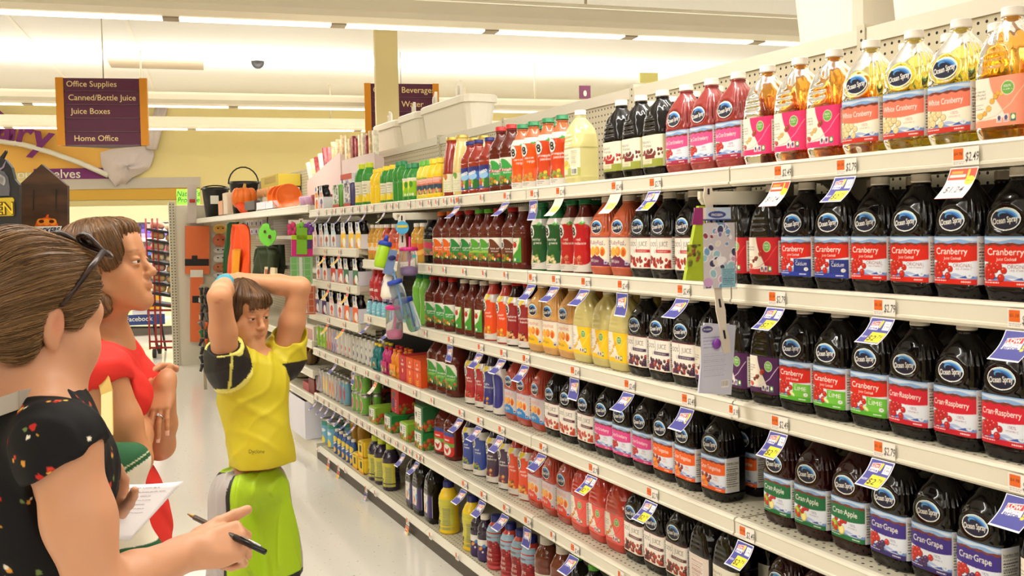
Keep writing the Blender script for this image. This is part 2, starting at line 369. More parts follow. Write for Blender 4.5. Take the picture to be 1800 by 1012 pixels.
P_SP = [(0, .041, .041, 2.2), (.005, .0455, .0455, 2.2), (.05, .046, .046, 2.2), (.085, .042, .042, 2.2), (.13, .046, .046, 2.2), (.165, .0445, .0445, 2.1), (.192, .033, .033, 2), (.205, .023, .023, 2), (.212, .0195, .0195, 2), (.225, .0195, .0195, 2)]
SH = {'os': Shape(P_OS, (.0208, .247, .019), d_os), 'ss': Shape(P_SS, (.0208, .247, .019), d_ss), 'v8': Shape(P_V8, (.0222, .2325, .018), d_v8),
      'fu': Shape(P_FU, (.0222, .2305, .017)), 'bg': Shape(P_BG, (.0232, .2425, .02), d_v8), 'sm': Shape(P_SM, (.0195, .158, .017)), 'ne': Shape(P_NE, (.0245, .226, .013), d_nectar),
      'le': Shape(P_LE, (.0215, .142, .022)), 'rl': Shape(P_RL, (.0195, .162, .022)), 'sq': Shape(P_SQ, (.0185, .158, .02)), 'sp': Shape(P_SP, (.0245, .205, .028), d_ring)}
for k, zz in (('lemon', .78), ): pass
GREEN_B, INK, NAVY = (60, 150, 60), (40, 30, 35), (32, 36, 110)
DARK = mat('dark_juice', (13, 8, 9), .10, coat=.2, spec=.4); DARKR = mat('dark_red_juice', (40, 8, 9), .10, coat=.2, spec=.4)
BODY = {'dark': DARK, 'darkr': DARKR, 'tomato': mat('tomato_juice', (92, 26, 16), .14, coat=.25), 'ruby': mat('ruby_juice', (196, 92, 56), .14, coat=.25), 'rubyr': mat('ruby_red_juice', (176, 60, 42), .12, coat=.5),
        'grape': mat('white_grapefruit_juice', (214, 160, 92), .14, coat=.25), 'pale': mat('cloudy_white_juice', (206, 190, 120), .14, coat=.25), 'coral': mat('coral_juice', (190, 58, 44), .12, coat=.5),
        'white': mat('clear_yellow_juice', (250, 236, 130), .05, trans=1, ior=1.34), 'amber': mat('clear_amber_juice', (240, 168, 62), .05, trans=1, ior=1.34), 'peach': mat('clear_peach_juice', (246, 184, 84), .05, trans=1, ior=1.34),
        'rose': mat('clear_red_juice', (150, 46, 44), .1, coat=.5), 'lemonade': mat('cloudy_lemonade', (216, 206, 140), .12, coat=.5), 'purple': mat('purple_sleeve_juice', (44, 30, 52), .12, coat=.5),
        'green': mat('green_plastic', (52, 140, 48), .25), 'dkgreen': mat('dark_green_plastic', (28, 104, 52), .25), 'ygreen': mat('pale_lemon_plastic', (236, 220, 84), .25), 'yellow': mat('yellow_plastic', (246, 206, 40), .25),
        'nred': mat('red_nectar', (150, 44, 30), .12, coat=.5), 'ncream': mat('pear_nectar', (222, 198, 128), .12, coat=.5), 'norange': mat('orange_nectar', (232, 150, 40), .12, coat=.5), 'sienna': mat('sienna_juice', (190, 104, 62), .12, coat=.3), 'gold': mat('golden_juice', (206, 150, 44), .12, coat=.5),
        'pink': mat('pink_juice', (190, 74, 52), .12, coat=.5), 'lime': mat('lime_juice_drink', (110, 180, 60), .12, coat=.5), 'act': mat('red_sleeve', (190, 34, 44), .2, coat=.3), 'viol': mat('violet_sleeve', (120, 100, 150), .2, coat=.3),
        'aqua': mat('light_blue_bottle', (130, 196, 214), .15, coat=.4), 'brown': mat('brown_juice', (120, 56, 36), .12, coat=.5), 'sleeve': mat('white_sleeve', (226, 218, 208), .25, coat=.3)}
CAPS = {'w': mat('white_cap', (238, 228, 214), .4), 'g': mat('green_cap', (40, 130, 80), .4), 'lg': mat('light_green_cap', (96, 178, 52), .4), 'r': mat('red_cap', (186, 32, 30), .4), 'o': mat('orange_cap', (226, 110, 30), .4), 'y': mat('yellow_cap', (240, 206, 40), .4),
        'b': mat('blue_cap', (30, 34, 110), .4), 'k': mat('black_cap', (30, 30, 44), .35), 'gold': mat('gold_cap', (206, 176, 90), .35, metal=.6), 'gy': mat('grey_cap', (150, 145, 140), .4), 'yg': mat('lime_cap', (200, 210, 40), .4)}

# ---- label artwork (u: metres to the right of the front centre, v: height above the shelf)
RED, WHT, CREAM = (214, 34, 20), (238, 234, 226), (238, 230, 210)
CL = [(-.012, .012), (0, .016), (-.018, .004), (-.006, .004), (.006, .008), (-.013, -.006), (-.001, -.005), (.014, .014), (.019, -.008), (-.02, -.002)]
def nutri(a, u0, v0, u1, v1, bg=(226, 222, 214), ink=(60, 56, 56), seed=3):
    a.rect(u0, v0, u1, v1, bg); h = v1-v0; a.text('Nutrition Facts', (u0+u1)/2, v1-h*.11, h*.09, ink, fit=(u1-u0)*.9, bold=.02)
    for i in range(5): a.rect(u0+.002, v1-h*(.14+.16*i), u1-.002, v1-h*(.14+.16*i)+.0009, ink)
    a.lines(u0+.003, v1-h*.22, u1-.003, 10, h*.072, ink, h*.025, seed)
def lab_os(title, band, foot, fruit, sub='', extra=None, res=.0011, fs=.019, tcol=WHT, fruitcol=(205, 42, 26), hi=(250, 160, 140), ice=(222, 226, 236)):
    def f(sh):
        a = Art(-.066, .0305, .104, .1295, res, (222, 222, 230)); F = .0525
        a.rect(-.07, .043, .06, .082, ice)
        for k, c in ((.050, (170, 186, 222)), (.0465, (60, 90, 170)), (.0445, (120, 150, 205))):     # splash of water
            a.below(lambda u, k=k: k+.0035*np.sin(u*95+k*900)-.03*np.clip(u-.01, 0, 1)*.3, c, k-.0028)
        a.rect(-.07, 0, .0555, .0420, foot); a.lines(-.05, .0372, -.005, 1, .01, (250, 244, 240), .0018, 2); a.lines(.022, .0352, .045, 1, .01, (250, 244, 240), .0022, 4)
        fruit(a)
        a.fill((a.V > .078+.030*(a.U-.045)*np.where(a.U > .0, .2, -.05)-.003*np.cos(a.U*40)) & (a.V < .1135) & (a.U < .0555), band)
        a.fill((a.V > .1105-.0012*np.sin(a.U*300)) & (a.V < .1165) & (a.U < .0555), (122, 52, 34))     # bog at the horizon
        a.fill((a.V > .1155+.0012*np.sin(a.U*170)) & (a.U < .0555), (132, 170, 216)); a.fill((a.V > .121+.002*np.sin(a.U*90)) & (a.V < .126) & (a.U < .0555), (206, 216, 230))
        a.text(title, -.002, .0895 if not sub else .0925, fs, tcol, fit=.088 if len(title) > 10 else .078, bold=.004)
        if sub: a.text(sub, .0, .0815, .0085, tcol, fit=.042)
        if extra: extra(a)
        nutri(a, .0565, .036, .1035, .121)
        return a.mesh('label', sh.pos(.0005), PAPER)
    return f
def fr(col, hi=(250, 150, 130), green=True, second=None):
    def g(a):
        if green: a.ell(-.03, .078, .006, .003, (60, 110, 50)); a.ell(-.036, .076, .004, .003, (80, 130, 60))
        a.berries(-.030, .056, CL, .0072, col, hi=hi)
        if second: second(a)
        a.berries(-.005, .062, [(0, 0)], .0065, col, hi=hi)
    return g
def x_orig(a): a.text('ORIGINAL', .025, .066, .011, (150, 40, 40), fit=.045); a.text('100% VITAMIN C', .027, .0605, .0052, (150, 60, 60), fit=.038); a.ell(.040, .049, .0065, .005, (220, 226, 236)); a.text('110', .040, .0475, .005, INK)
def x_vit(a, col=(150, 70, 90)): a.text('100%', .022, .066, .0095, col); a.text('VITAMIN C', .022, .0595, .0058, col, fit=.028); a.ell(.042, .049, .0065, .005, (220, 226, 236)); a.text('110', .042, .0475, .005, INK)
def x_panel(t, c, t2='with'):
    def g(a):
        a.fill((a.U > .002-.05*(a.V-.05)**2) & (a.U < .0555) & (a.V > .0420) & (a.V < .0745), c); a.text(t2, .012, .069, .0045, WHT); a.text(t, .027, .058, .0135, WHT, fit=.036); a.ell(.043, .049, .006, .0045, (230, 230, 226)); a.text('120', .043, .0478, .0045, INK)
        if t == 'LIME': a.ell(.0, .047, .010, .0045, (190, 214, 110), -.5); a.ell(.0, .0478, .0075, .003, (226, 236, 170), -.5)
    return g
def apples(a):
    a.ell(-.034, .058, .014, .015, (128, 150, 40)); a.ell(-.037, .062, .009, .009, (178, 196, 60)); a.ell(-.012, .052, .010, .012, (220, 196, 90)); a.ell(-.012, .052, .007, .009, (240, 226, 150))
    a.berries(-.02, .06, [(-.01, -.008), (.003, .004), (.010, .012), (-.022, -.002), (.02, .014), (-.008, .016)], .006, (200, 32, 30))
def grapes(a): a.berries(-.028, .056, CL[:6], .0074, (190, 44, 36)); a.berries(-.014, .052, [(0, 0), (.008, .004), (.004, -.007), (-.006, -.006)], .0072, (70, 40, 90), hi=(170, 130, 190)); a.berries(.006, .062, [(0, 0)], .0068, (200, 40, 36))
def tanger(a): a.ell(-.030, .056, .015, .014, (226, 110, 26)); a.ell(-.034, .060, .008, .007, (244, 160, 60)); a.berries(-.018, .058, [(0, .012), (.008, -.002), (.016, .008), (-.02, .012)], .0064, (140, 30, 24)); a.ell(-.02, .046, .010, .006, (240, 140, 40))
def strawb(a):
    a.poly([(-.048, .072), (-.022, .070), (-.026, .052), (-.036, .044), (-.046, .056)], (206, 36, 36)); a.ell(-.035, .073, .010, .003, (70, 130, 60)); a.berries(-.02, .055, CL[:5], .006, (196, 40, 40))
def x_badge(sh, res=.0009, col=NAVY, rot=.06):
    a = Art(-.031, .1405, .031, .1865, res); c = .1635
    a.ell(0, c, .0305, .0222, (236, 236, 232)); a.ell(0, c, .0285, .0202, (24, 26, 54))
    ins = ((a.U/.0285)**2+((a.V-c)/.0202)**2 < 1)
    for du, dv, col in ((-.0075, -.0070, (40, 104, 190)), (-.0045, -.0042, (90, 160, 220)), (-.0018, -.0016, (190, 220, 240))):
        a.fill(ins & (((a.U-.0005-du)/.0275)**2+((a.V-c-dv)/.0195)**2 > 1) & (a.V > c+.004-.35*(a.U-.012)) & (a.V > c+.001), col)
    a.fill(ins & (((a.U+.007)/.009)**2+((a.V-c-.0085)/.0055)**2 < 1) & (((a.U+.004)/.009)**2+((a.V-c-.0065)/.005)**2 > 1), (90, 160, 220))
    a.text('Ocean Spray', .0, c-.0072, .0165, WHT, fit=.051, bold=.02, rot=.13)
    a.cut((a.U/.0305)**2+((a.V-c)/.0222)**2 <= 1); return a.mesh('logo_badge', sh.pos(.0022), PAPER)
def lab_100(strip, berries, name='CRANBERRY', res=.0014):
    def f(sh):
        a = Art(-.066, .0305, .104, .1295, res, (240, 232, 220)); a.rect(-.07, .1255, .06, .14, (110, 40, 46))
        a.text('1OO%', -.028, .100, .019, (60, 40, 44), fit=.036); a.text('JUICE', .025, .100, .0205, (60, 40, 44), fit=.042, bold=-.005); a.line([(-.008, .122), (-.004, .1), (-.009, .088), (-.016, .086)], .0016, (90, 70, 70))
        a.ell(-.018, .0865, .0055, .008, (236, 230, 224)); a.line([(-.023, .09), (-.018, .079), (-.013, .09)], .001, (120, 90, 90)); a.rect(-.012, .080, .0555, .0895, strip); a.text(name, .02, .0825, .0052, WHT, fit=.05)
        rg = random.Random(5)
        for i in range(46):
            a.berries(rg.uniform(-.06, .056), rg.uniform(.037, .066)-.004*rg.random(), [(0, 0)], rg.uniform(.004, .0066), rg.choice(berries))
        a.rect(-.07, 0, .0555, .0345, (236, 220, 200)); nutri(a, .0565, .036, .1035, .121); return a.mesh('label', sh.pos(.0005), PAPER)
    return f
def lab_ruby(title, foot, tail, tcol, panel=(240, 228, 206), tc2=WHT, res=.0015, twocol=None):
    def f(sh):
        a = Art(-.066, .0305, .104, .1295, res, panel); a.rect(-.07, .1265, .06, .14, (150, 80, 110)); a.text(title, -.004, .104, .020, tcol, fit=.088 if len(title) > 8 else .076)
        if twocol: a.text(twocol, .03, .1005, .006, tcol, fit=.03)
        a.poly([(-.07, 0), (.06, 0), (.06, .042), (.03, .056), (-.012, .078), (-.035, .058), (-.07, .068)], foot)
        for u, v in ((-.052, .078), (.000, .082), (.030, .080)):
            a.ell(u, v, .0165, .0175, (250, 238, 200)); a.ell(u, v, .0145, .0155, (236, 130, 30)); a.ell(u-.003, v+.003, .009, .010, (246, 166, 70))
        a.ell(-.026, .080, .013, .016, (244, 176, 60)); a.ell(.030, .0775, .008, .012, (214, 90, 30))
        a.text(tail, -.018, .045, .0165 if len(tail) < 9 else .0135, tc2, fit=.05); a.rect(.038, .038, .052, .054, (214, 206, 214)); a.rect(.04, .04, .05, .046, (70, 80, 140)); nutri(a, .0565, .036, .1035, .121)
        return a.mesh('label', sh.pos(.0005), PAPER)
    return f
def lab_ss(col, col2, words, fruit, res=.0013, left=(240, 230, 212), yellow=False, ticks=True):
    def f(sh):
        a = Art(-.066, .0305, .104, .1275, res, left)
        m = (a.U > .022-.7*(a.V-.05)-6*(a.V-.075)**2*np.sign(.075-a.V)) | (a.V < .045+.22*np.maximum(0, -.01-a.U)*0+.05*np.maximum(0, a.U+.02))
        a.fill(m, col); a.line([(-.066, .047), (-.03, .046), (0, .052), (.03, .072), (.055, .105)], .0016, col2)
        rg = random.Random(8)
        for i in range(9): t = i/8; a.berries(-.04+.062*t+rg.uniform(-.004, .004), .050+.055*t+rg.uniform(-.006, .006), [(0, 0)], rg.uniform(.0035, .0062), rg.choice(fruit))
        a.ell(-.056, .117, .003, .004, (236, 150, 40)); a.text('100%', -.058, .108, .006, INK, al='l')
        for i, t in enumerate(words): a.text(t, -.058, .100-.0068*i, .0066, INK, al='l', fit=min(.034, .0035*len(t)+.006))
        a.lines(-.058, .075, -.028, 3, .004, (120, 110, 104), .0012)
        a.ell(.024, .103, .0135, .0135, (236, 240, 220)); a.ell(.024, .103, .0125, .0125, (112, 170, 70)); a.text('100%', .024, .104, .0075, WHT); a.text('VITAMIN C', .024, .099, .0042, WHT, fit=.019)
        for i, c in enumerate(((236, 230, 226), (226, 220, 226), (60, 140, 90))):
            u = .006+.0145*i; a.rect(u-.0055, .0385, u+.0055, .053, c); a.ell(u, .0465, .0035, .0048, (90, 70, 110) if i < 2 else (240, 240, 200)); a.rect(u-.0045, .0395, u+.0045, .042, (70, 90, 140) if i == 2 else (190, 170, 180))
        a.text('64 FL', -.058, .042, .006, WHT, al='l'); a.text('1.89 L', -.058, .035, .005, WHT, al='l'); nutri(a, .0585, .036, .1, .118, bg=(232, 226, 216)); a.rect(.056, .0305, .058, .1275, col)
        return a.mesh('label', sh.pos(.0005), PAPER)
    return f
def v8mark(a, u, v, r, ink=(24, 24, 24), oval=(232, 228, 220)):
    a.ell(u, v, r, r*1.35, ink); a.ell(u, v, r*.9, r*1.25, oval); a.text('V', u-r*.42, v-r*.15, r*1.25, ink, bold=.03); a.text('8', u+r*.12, v-r*.78, r*2.0, ink, bold=.04)
VEG = ((206, 60, 30), (226, 160, 40), (110, 150, 50), (214, 90, 40), (190, 40, 30), (70, 120, 50))
def veg(a, u0, u1, v0, v1, n=16, seed=4, cols=VEG, r=(.004, .0075)):
    rg = random.Random(seed)
    for i in range(n):
        a.berries(rg.uniform(u0, u1), rg.uniform(v0, v1), [(0, 0)], rg.uniform(*r), rg.choice(cols))
def lab_v8(c, sub, c2=None, big=False, res=.0016, bar=None):
    k = 1.16 if big else 1.0
    def f(sh):
        a = Art(-.047*k, .026*k, .047*k, .127*k, res, (232, 226, 212)); U, V = a.U/k, a.V/k
        a.fill((V < .121-14*np.maximum(0, U+.012)**2-3*np.maximum(0, -U-.02)**1) & (U > -.034), c); a.fill((V < .06) & (U < -.02), c)
        if c2: a.fill((V < .085) & (V > .076) & (U > -.04), c2)
        a.rect(-.05*k, 0, .05*k, .043*k, (40, 70, 36)); veg(a, -.035*k, .044*k, .034*k, .056*k, 18)
        v8mark(a, -.030*k, .098*k, .0135*k); a.text(sub[0], .012*k, .078*k, .0115*k, WHT, fit=.05*k, bold=.01)
        if len(sub) > 1: a.text(sub[1], .012*k, .068*k, .009*k, WHT, fit=.042*k)
        if bar: a.rect(-.035*k, .062*k, .03*k, .069*k, bar)
        a.ell(.012*k, .0365*k, .004*k, .006*k, (236, 230, 220))
        if big: a.cut((a.U/(.042*k))**6+((a.V-.0765*k)/(.0505*k))**4 < 1)
        return a.mesh('label', sh.pos(.0006), PAPER)
    return f
def lab_fu(c, words, fruit, res=.0018, logo=True, blank=False, leaf=None, h=.188):
    def f(sh):
        L = .062; a = Art(-L, .006, L, h, res, (222, 214, 204)); U, V = a.U, a.V
        m = (((U-.004)/.043)**4+((V-.098)/.068)**4 < 1); a.fill(m, c)
        if leaf: a.poly([(.002, .165), (.016, .176), (.030, .168), (.016, .162)], leaf)
        elif not blank: a.poly([(-.02, h), (-.012, h-.03), (.008, h-.012), (.012, h)], (226, 200, 60)); a.poly([(.014, h-.006), (.04, h-.012), (.04, h-.034), (.014, h-.03)], (214, 206, 200))
        if not blank:
            veg(a, -.042, .012, .034, .056, 14, 6, fruit, (.005, .009)); a.poly([(-.04, .036), (.01, .03), (.02, .038), (-.02, .045)], fruit[0]) if len(fruit) > 3 else None
            v8mark(a, -.024, .142, .0185)
            for i, t in enumerate(words): a.text(t, .004 if i else -.002, .110-.0125*i, .0115, WHT, fit=min(.052, .006*len(t)), bold=.006)
        a.fill(V < .030+4*np.maximum(0, np.abs(U)-.02)**2*3-.001, (222, 214, 204)); a.lines(-.045, .022, .0, 2, .006, (90, 84, 80), .0016)
        return a.mesh('sleeve', sh.pos(.0006), FILM)
    return f
def lab_plain(c, u, v0, v1, res=.002, paint=None, m='label'):
    def f(sh):
        a = Art(-u, v0, u, v1, res, c)
        if paint: paint(a)
        return a.mesh(m, sh.pos(.0006), PAPER)
    return f
def p_npd(c1, c2, top=(232, 226, 206)):
    def g(a):
        a.rect(-.07, .0, .07, .055, (150, 156, 60)); a.text("Nature's", -.022, .103, .0135, (70, 64, 40), fit=.044, shear=.2); a.text('Promise', -.016, .091, .0135, (70, 64, 40), fit=.042, shear=.2)
        veg(a, -.06, .055, .066, .082, 26, 3, (c1, c2), (.004, .006)); a.rect(-.045, .040, .008, .066, (226, 218, 180)); a.rect(-.028, .056, .022, .068, c2); a.lines(-.043, .052, .005, 3, .005, (110, 100, 70)); a.ell(.03, .080, .005, .005, (240, 240, 230))
        a.rect(.055, .03, .07, .13, (200, 196, 150))
    return g
def p_lemonade(a):
    a.rect(-.07, .0, .07, .060, (176, 178, 90)); a.text("Nature's", -.026, .103, .0135, (70, 64, 40), fit=.040, shear=.2); a.text('Promise', -.022, .091, .0135, (70, 64, 40), fit=.038, shear=.2)
    veg(a, -.05, .006, .066, .084, 12, 3, ((240, 214, 60), (236, 200, 70)), (.005, .009)); a.rect(-.05, .038, -.012, .064, (226, 220, 190)); a.rect(-.034, .055, -.01, .066, (240, 226, 40)); a.rect(.012, .066, .052, .122, (226, 222, 190)); a.lines(.015, .117, .05, 9, .005, (110, 106, 80))
    a.rect(.014, .036, .05, .060, (240, 236, 226)); rg = random.Random(1); u = .018
    while u < .046: w = rg.choice((.0008, .0012, .002)); a.rect(u, .039, u+w, .056, (30, 28, 28)); u += w+rg.choice((.0008, .0014))
def p_clam(a): a.rect(-.05, .0, .05, .128, (60, 110, 190)); a.rect(-.05, .0, .05, .03, (40, 44, 120)); a.rect(-.05, .106, .05, .13, (40, 44, 120)); a.ell(.02, .05, .03, .022, (46, 110, 50)); a.berries(-.016, .055, [(0, 0)], .016, (200, 70, 36)); a.ell(.002, .062, .01, .012, (140, 180, 60)); a.ell(.004, .084, .03, .016, (150, 196, 236)); a.text('mato', .0, .092, .024, WHT, fit=.06, bold=.03, rot=.2); a.rect(-.005, .034, .006, .05, (230, 200, 180))
def p_nect(c):
    def g(a): a.ell(-.014, .088, .012, .009, c, .7); a.ell(-.002, .080, .009, .012, c); a.lines(-.02, .060, .02, 5, .008, (110, 120, 90)); a.lines(.026, .08, .045, 8, .007, (120, 116, 100))
    return g
def p_lem(c, lowc):
    def g(a): a.rect(-.05, .060, .05, .086, (226, 120, 90)); a.lines(-.02, .08, .034, 3, .006, (240, 226, 220), .003); a.rect(-.05, .040, .05, .060, (50, 76, 96)); veg(a, -.02, .04, .026, .042, 10, 2, ((214, 190, 120), (80, 110, 50)), (.005, .007)); a.rect(-.05, .086, .05, .1, c); a.rect(-.05, .0, .05, .022, lowc)
    return g
def p_lime(a): a.poly([(-.05, .0), (.05, .0), (.05, .06), (-.05, .03)], (150, 200, 30)); a.poly([(-.05, .03), (-.01, .05), (.03, .1), (-.05, .1)], (240, 226, 60)); a.ell(.006, .072, .011, .014, (70, 150, 50)); a.ell(.0, .03, .006, .005, (240, 240, 226)); a.ell(.016, .03, .006, .005, (240, 240, 226)); a.rect(-.05, .086, .05, .11, (232, 226, 200))
def p_real(a): a.rect(-.05, .0, .05, .035, (244, 212, 40)); a.ell(-.01, .036, .014, .010, (244, 212, 40)); a.ell(.022, .04, .014, .012, (244, 212, 40)); a.lines(-.03, .085, .02, 4, .012, (120, 110, 80), .003)
def p_tom(a):
    a.poly([(-.05, 0), (.05, 0), (.05, .13), (.02, .13), (.006, .08), (-.05, .035)], (70, 150, 46)); a.poly([(-.05, .045), (.0, .075), (.03, .13), (.026, .13), (-.006, .07), (-.05, .04)], (150, 196, 70)); a.berries(-.012, .098, [(0, 0)], .011, (200, 44, 28)); a.line([(-.02, .112), (-.01, .107), (.004, .114)], .002, (60, 110, 40))
    a.ell(-.012, .04, .006, .006, (236, 230, 220)); a.rect(.0, .034, .012, .046, (60, 140, 90)); a.rect(.0, .034, .012, .038, (60, 90, 140))
def p_camp(a):
    a.rect(-.06, .0, .06, .15, (200, 36, 26)); a.rect(-.06, .115, .06, .15, (50, 70, 140)); a.rect(-.06, .066, .06, .084, (110, 160, 50)); a.fill(((a.U+.004)/.034)**2+((a.V-.05)/.026)**2 < 1, (232, 226, 214)); a.poly([(-.03, .06), (.0, .052), (.02, .066), (.012, .045), (.0, .03), (-.016, .044)], (200, 44, 26)); a.rect(-.03, .09, .026, .108, (214, 30, 24)); a.text('mato', .0, .094, .012, WHT, fit=.04, bold=.03); a.cut((a.U/.05)**6+((a.V-.0775)/.058)**4 < 1)
def p_dole(a): a.rect(-.06, .0, .06, .05, (84, 66, 40)) ; a.rect(-.06, .0, .06, .13, (206, 196, 70)); a.rect(.01, .02, .046, .12, (176, 172, 90)); a.lines(.013, .115, .044, 12, .008, (90, 86, 50)); a.lines(-.04, .115, .0, 7, .010, (130, 110, 40)); a.poly([(-.045, .03), (-.008, .02), (-.004, .062), (-.042, .056)], (30, 28, 30)); a.lines(-.040, .05, -.012, 3, .010, (220, 214, 206), .003)
def p_plum(a):
    a.rect(-.07, .13, .07, .19, (150, 180, 200)); a.fill(a.V < .118+.012*np.sin(a.U*90), (150, 30, 36)); a.text('Sunset', -.004, .137, .018, (50, 46, 50), fit=.056, rot=.06); a.ell(-.026, .142, .012, .016, (240, 150, 40)); a.text('Sunset', -.002, .137, .016, (50, 46, 50), fit=.05, rot=.06)
    veg(a, -.04, .045, .096, .122, 9, 2, ((150, 24, 36), (170, 36, 44)), (.008, .011)); a.text('light', .0, .082, .02, (236, 214, 206), fit=.04); a.text('plum', .0, .062, .021, (236, 214, 206), fit=.046); a.text('smart', .0, .042, .022, (236, 226, 214), fit=.052); a.rect(-.07, .0, .07, .022, (200, 80, 84))
def p_prune(a): a.rect(-.05, .0, .05, .062, (60, 40, 90)); a.poly([(-.05, .09), (-.05, .05), (.01, .09)], (232, 226, 216)); a.rect(-.05, .062, .05, .1, (232, 226, 216)); a.ell(.0, .052, .010, .006, (226, 150, 70), .6); a.ell(.016, .062, .007, .007, (70, 140, 200)); a.ell(.01, .04, .004, .004, (230, 220, 226))
def p_prunebig(a): a.rect(-.06, .0, .06, .13, (232, 226, 220)); a.poly([(.0, .0), (.06, .0), (.06, .13), (.024, .13), (.016, .06)], (62, 44, 100)); a.rect(-.06, .0, .06, .045, (62, 44, 100)); a.ell(.014, .085, .010, .014, (110, 170, 214)); a.ell(-.01, .072, .008, .016, (206, 120, 50), .5); a.ell(-.02, .055, .007, .012, (226, 150, 80), .4); a.text('prune', -.022, .108, .01, INK, fit=.03)
def p_oj(a): a.ell(.0, .075, .014, .012, (240, 160, 40)); a.poly([(-.03, .03), (.03, .026), (.03, .046), (-.03, .05)], (226, 130, 50)); a.line([(.0, .085), (.006, .05)], .003, (236, 190, 60))
def p_act(c):
    def g(a): a.rect(-.05, 0, .05, .2, c); a.text('act', .0, .118, .022, WHT, fit=.044, bold=.04); a.ell(.0, .066, .026, .026, (236, 226, 230)); a.ell(.0, .066, .023, .023, c); a.ell(.0, .066, .017, .017, (236, 226, 230)); a.ell(.0, .066, .0145, .0145, c); a.text('B3', .0, .058, .017, WHT, bold=.03)
    return g
def p_cherry(a): a.rect(-.05, .0, .05, .09, (120, 130, 90)); a.poly([(-.05, .062), (.05, .048), (.05, .07), (-.05, .084)], (206, 60, 90)); veg(a, -.045, .045, .015, .04, 14, 2, ((196, 80, 76), (90, 120, 60), (206, 130, 110)), (.006, .009)); a.rect(-.05, .085, .05, .115, (190, 170, 150))
def p_oran(a): a.rect(-.05, .0, .05, .1, (226, 96, 40)); a.rect(-.05, .085, .05, .115, (232, 222, 206)); a.poly([(-.05, .04), (.05, .07), (.05, .05), (-.05, .02)], (244, 190, 90))
def p_propel(a): a.rect(-.05, 0, .05, .1, (150, 206, 220)); a.line([(-.03, .03), (.03, .05)], .004, WHT); a.line([(-.03, .05), (.03, .065)], .004, (60, 120, 170))
TY = {}
def ty(k, shape, body, cap, labs, desc, badge=False, lo=False): TY[k] = dict(sh=SH[shape], body=BODY[body], cap=CAPS[cap], labs=labs+([x_badge] if badge else []), desc=desc, lo=lo)
cr = fr((205, 36, 24)); wc = fr((236, 206, 150), (255, 246, 220))
ty('cran', 'os', 'dark', 'w', [lab_os('Cranberry', RED, RED, cr, 'Juice Cocktail', x_orig)], 'dark cranberry bottle with red-footed label', True)
ty('calc', 'os', 'dark', 'w', [lab_os('Cranberry', RED, (40, 60, 160), cr, 'Juice Cocktail', x_panel('Calcium', (36, 52, 130)))], 'dark cranberry bottle with blue calcium panel', True)
ty('lime', 'os', 'dark', 'w', [lab_os('Cranberry', RED, (84, 170, 40), cr, 'Juice Cocktail', x_panel('LIME', (112, 190, 60)))], 'dark cranberry bottle with green lime panel', True)
ty('rasp', 'os', 'dark', 'w', [lab_os('Cran·Raspberry', (208, 24, 48), (200, 24, 44), fr((196, 30, 40)), extra=x_vit, fs=.017)], 'dark bottle with crimson raspberry label', True)
ty('apple', 'os', 'darkr', 'w', [lab_os('Cran·Apple', (20, 106, 60), (24, 110, 60), apples, extra=lambda a: x_vit(a, (110, 110, 130)))], 'dark bottle with green apple label', True)
ty('crgrape', 'os', 'dark', 'w', [lab_os('Cran·Grape', (60, 40, 130), (50, 36, 110), grapes, extra=lambda a: x_vit(a, (110, 100, 140)))], 'dark bottle with purple grape label', True)
ty('tang', 'os', 'dark', 'w', [lab_os('Cran·Tangerine', (236, 96, 24), (232, 90, 20), tanger, extra=lambda a: x_vit(a, (220, 110, 50)), fs=.017)], 'dark bottle with orange tangerine label', True)
ty('straw', 'os', 'dark', 'w', [lab_os('Cran·Strawberry', (222, 70, 140), (206, 60, 120), strawb, extra=x_vit, fs=.016, res=.0014)], 'dark bottle with pink strawberry label', True)
ty('white', 'os', 'white', 'w', [lab_os('White Cranberry', (240, 122, 96), (206, 50, 36), wc, extra=lambda a: x_vit(a, (226, 130, 130)), fs=.017, ice=(240, 234, 214))], 'clear yellow bottle with coral cranberry label', True)
ty('lite', 'os', 'rose', 'w', [lab_os('Lite Cran·Strawberry', (226, 80, 140), (170, 36, 70), strawb, extra=x_vit, fs=.016, res=.0014)], 'red bottle with pink light strawberry label', True)
ty('j100c', 'os', 'dark', 'w', [lab_100((196, 36, 40), ((190, 40, 30), (150, 26, 22)))], 'dark pure juice bottle with red stripe', True)
ty('j100b', 'os', 'dark', 'w', [lab_100((70, 40, 80), ((150, 40, 36), (70, 44, 84), (60, 40, 66)), 'BLUEBERRY')], 'dark pure juice bottle with purple stripe', True)
ty('j100p', 'os', 'dark', 'w', [lab_100((96, 16, 44), ((200, 50, 30), (206, 74, 40)), 'POMEGRANATE')], 'dark pure juice bottle with maroon stripe', True)
ty('j100k', 'os', 'dark', 'w', [lab_100((96, 44, 50), ((120, 40, 30), (80, 36, 34), (180, 60, 36)), 'CHERRY')], 'dark pure juice bottle with brown cherries', True)
ty('rubyred', 'os', 'ruby', 'w', [lab_ruby('RubyRed', (110, 28, 74), '100% Juice', (130, 40, 110), twocol='GRAPEFRUIT')], 'orange-red grapefruit bottle with maroon label foot', True)
ty('gfruit', 'os', 'grape', 'w', [lab_ruby('Grapefruit', (250, 196, 30), '100% Juice', (226, 110, 90), tc2=(90, 60, 30))], 'amber grapefruit bottle with yellow label foot', True)
ty('rubyl', 'os', 'rubyr', 'w', [lab_ruby('RubyRed', (40, 130, 200), 'Light', (232, 120, 90), panel=(206, 196, 200))], 'ruby grapefruit bottle with blue light label', True)
ty('rubyo', 'os', 'rubyr', 'w', [lab_ruby('RubyRed', (226, 60, 34), 'Original', (232, 120, 90), panel=(206, 196, 200))], 'ruby grapefruit bottle with orange original label', True)
BER = ((170, 36, 30), (120, 50, 30), (206, 80, 50))
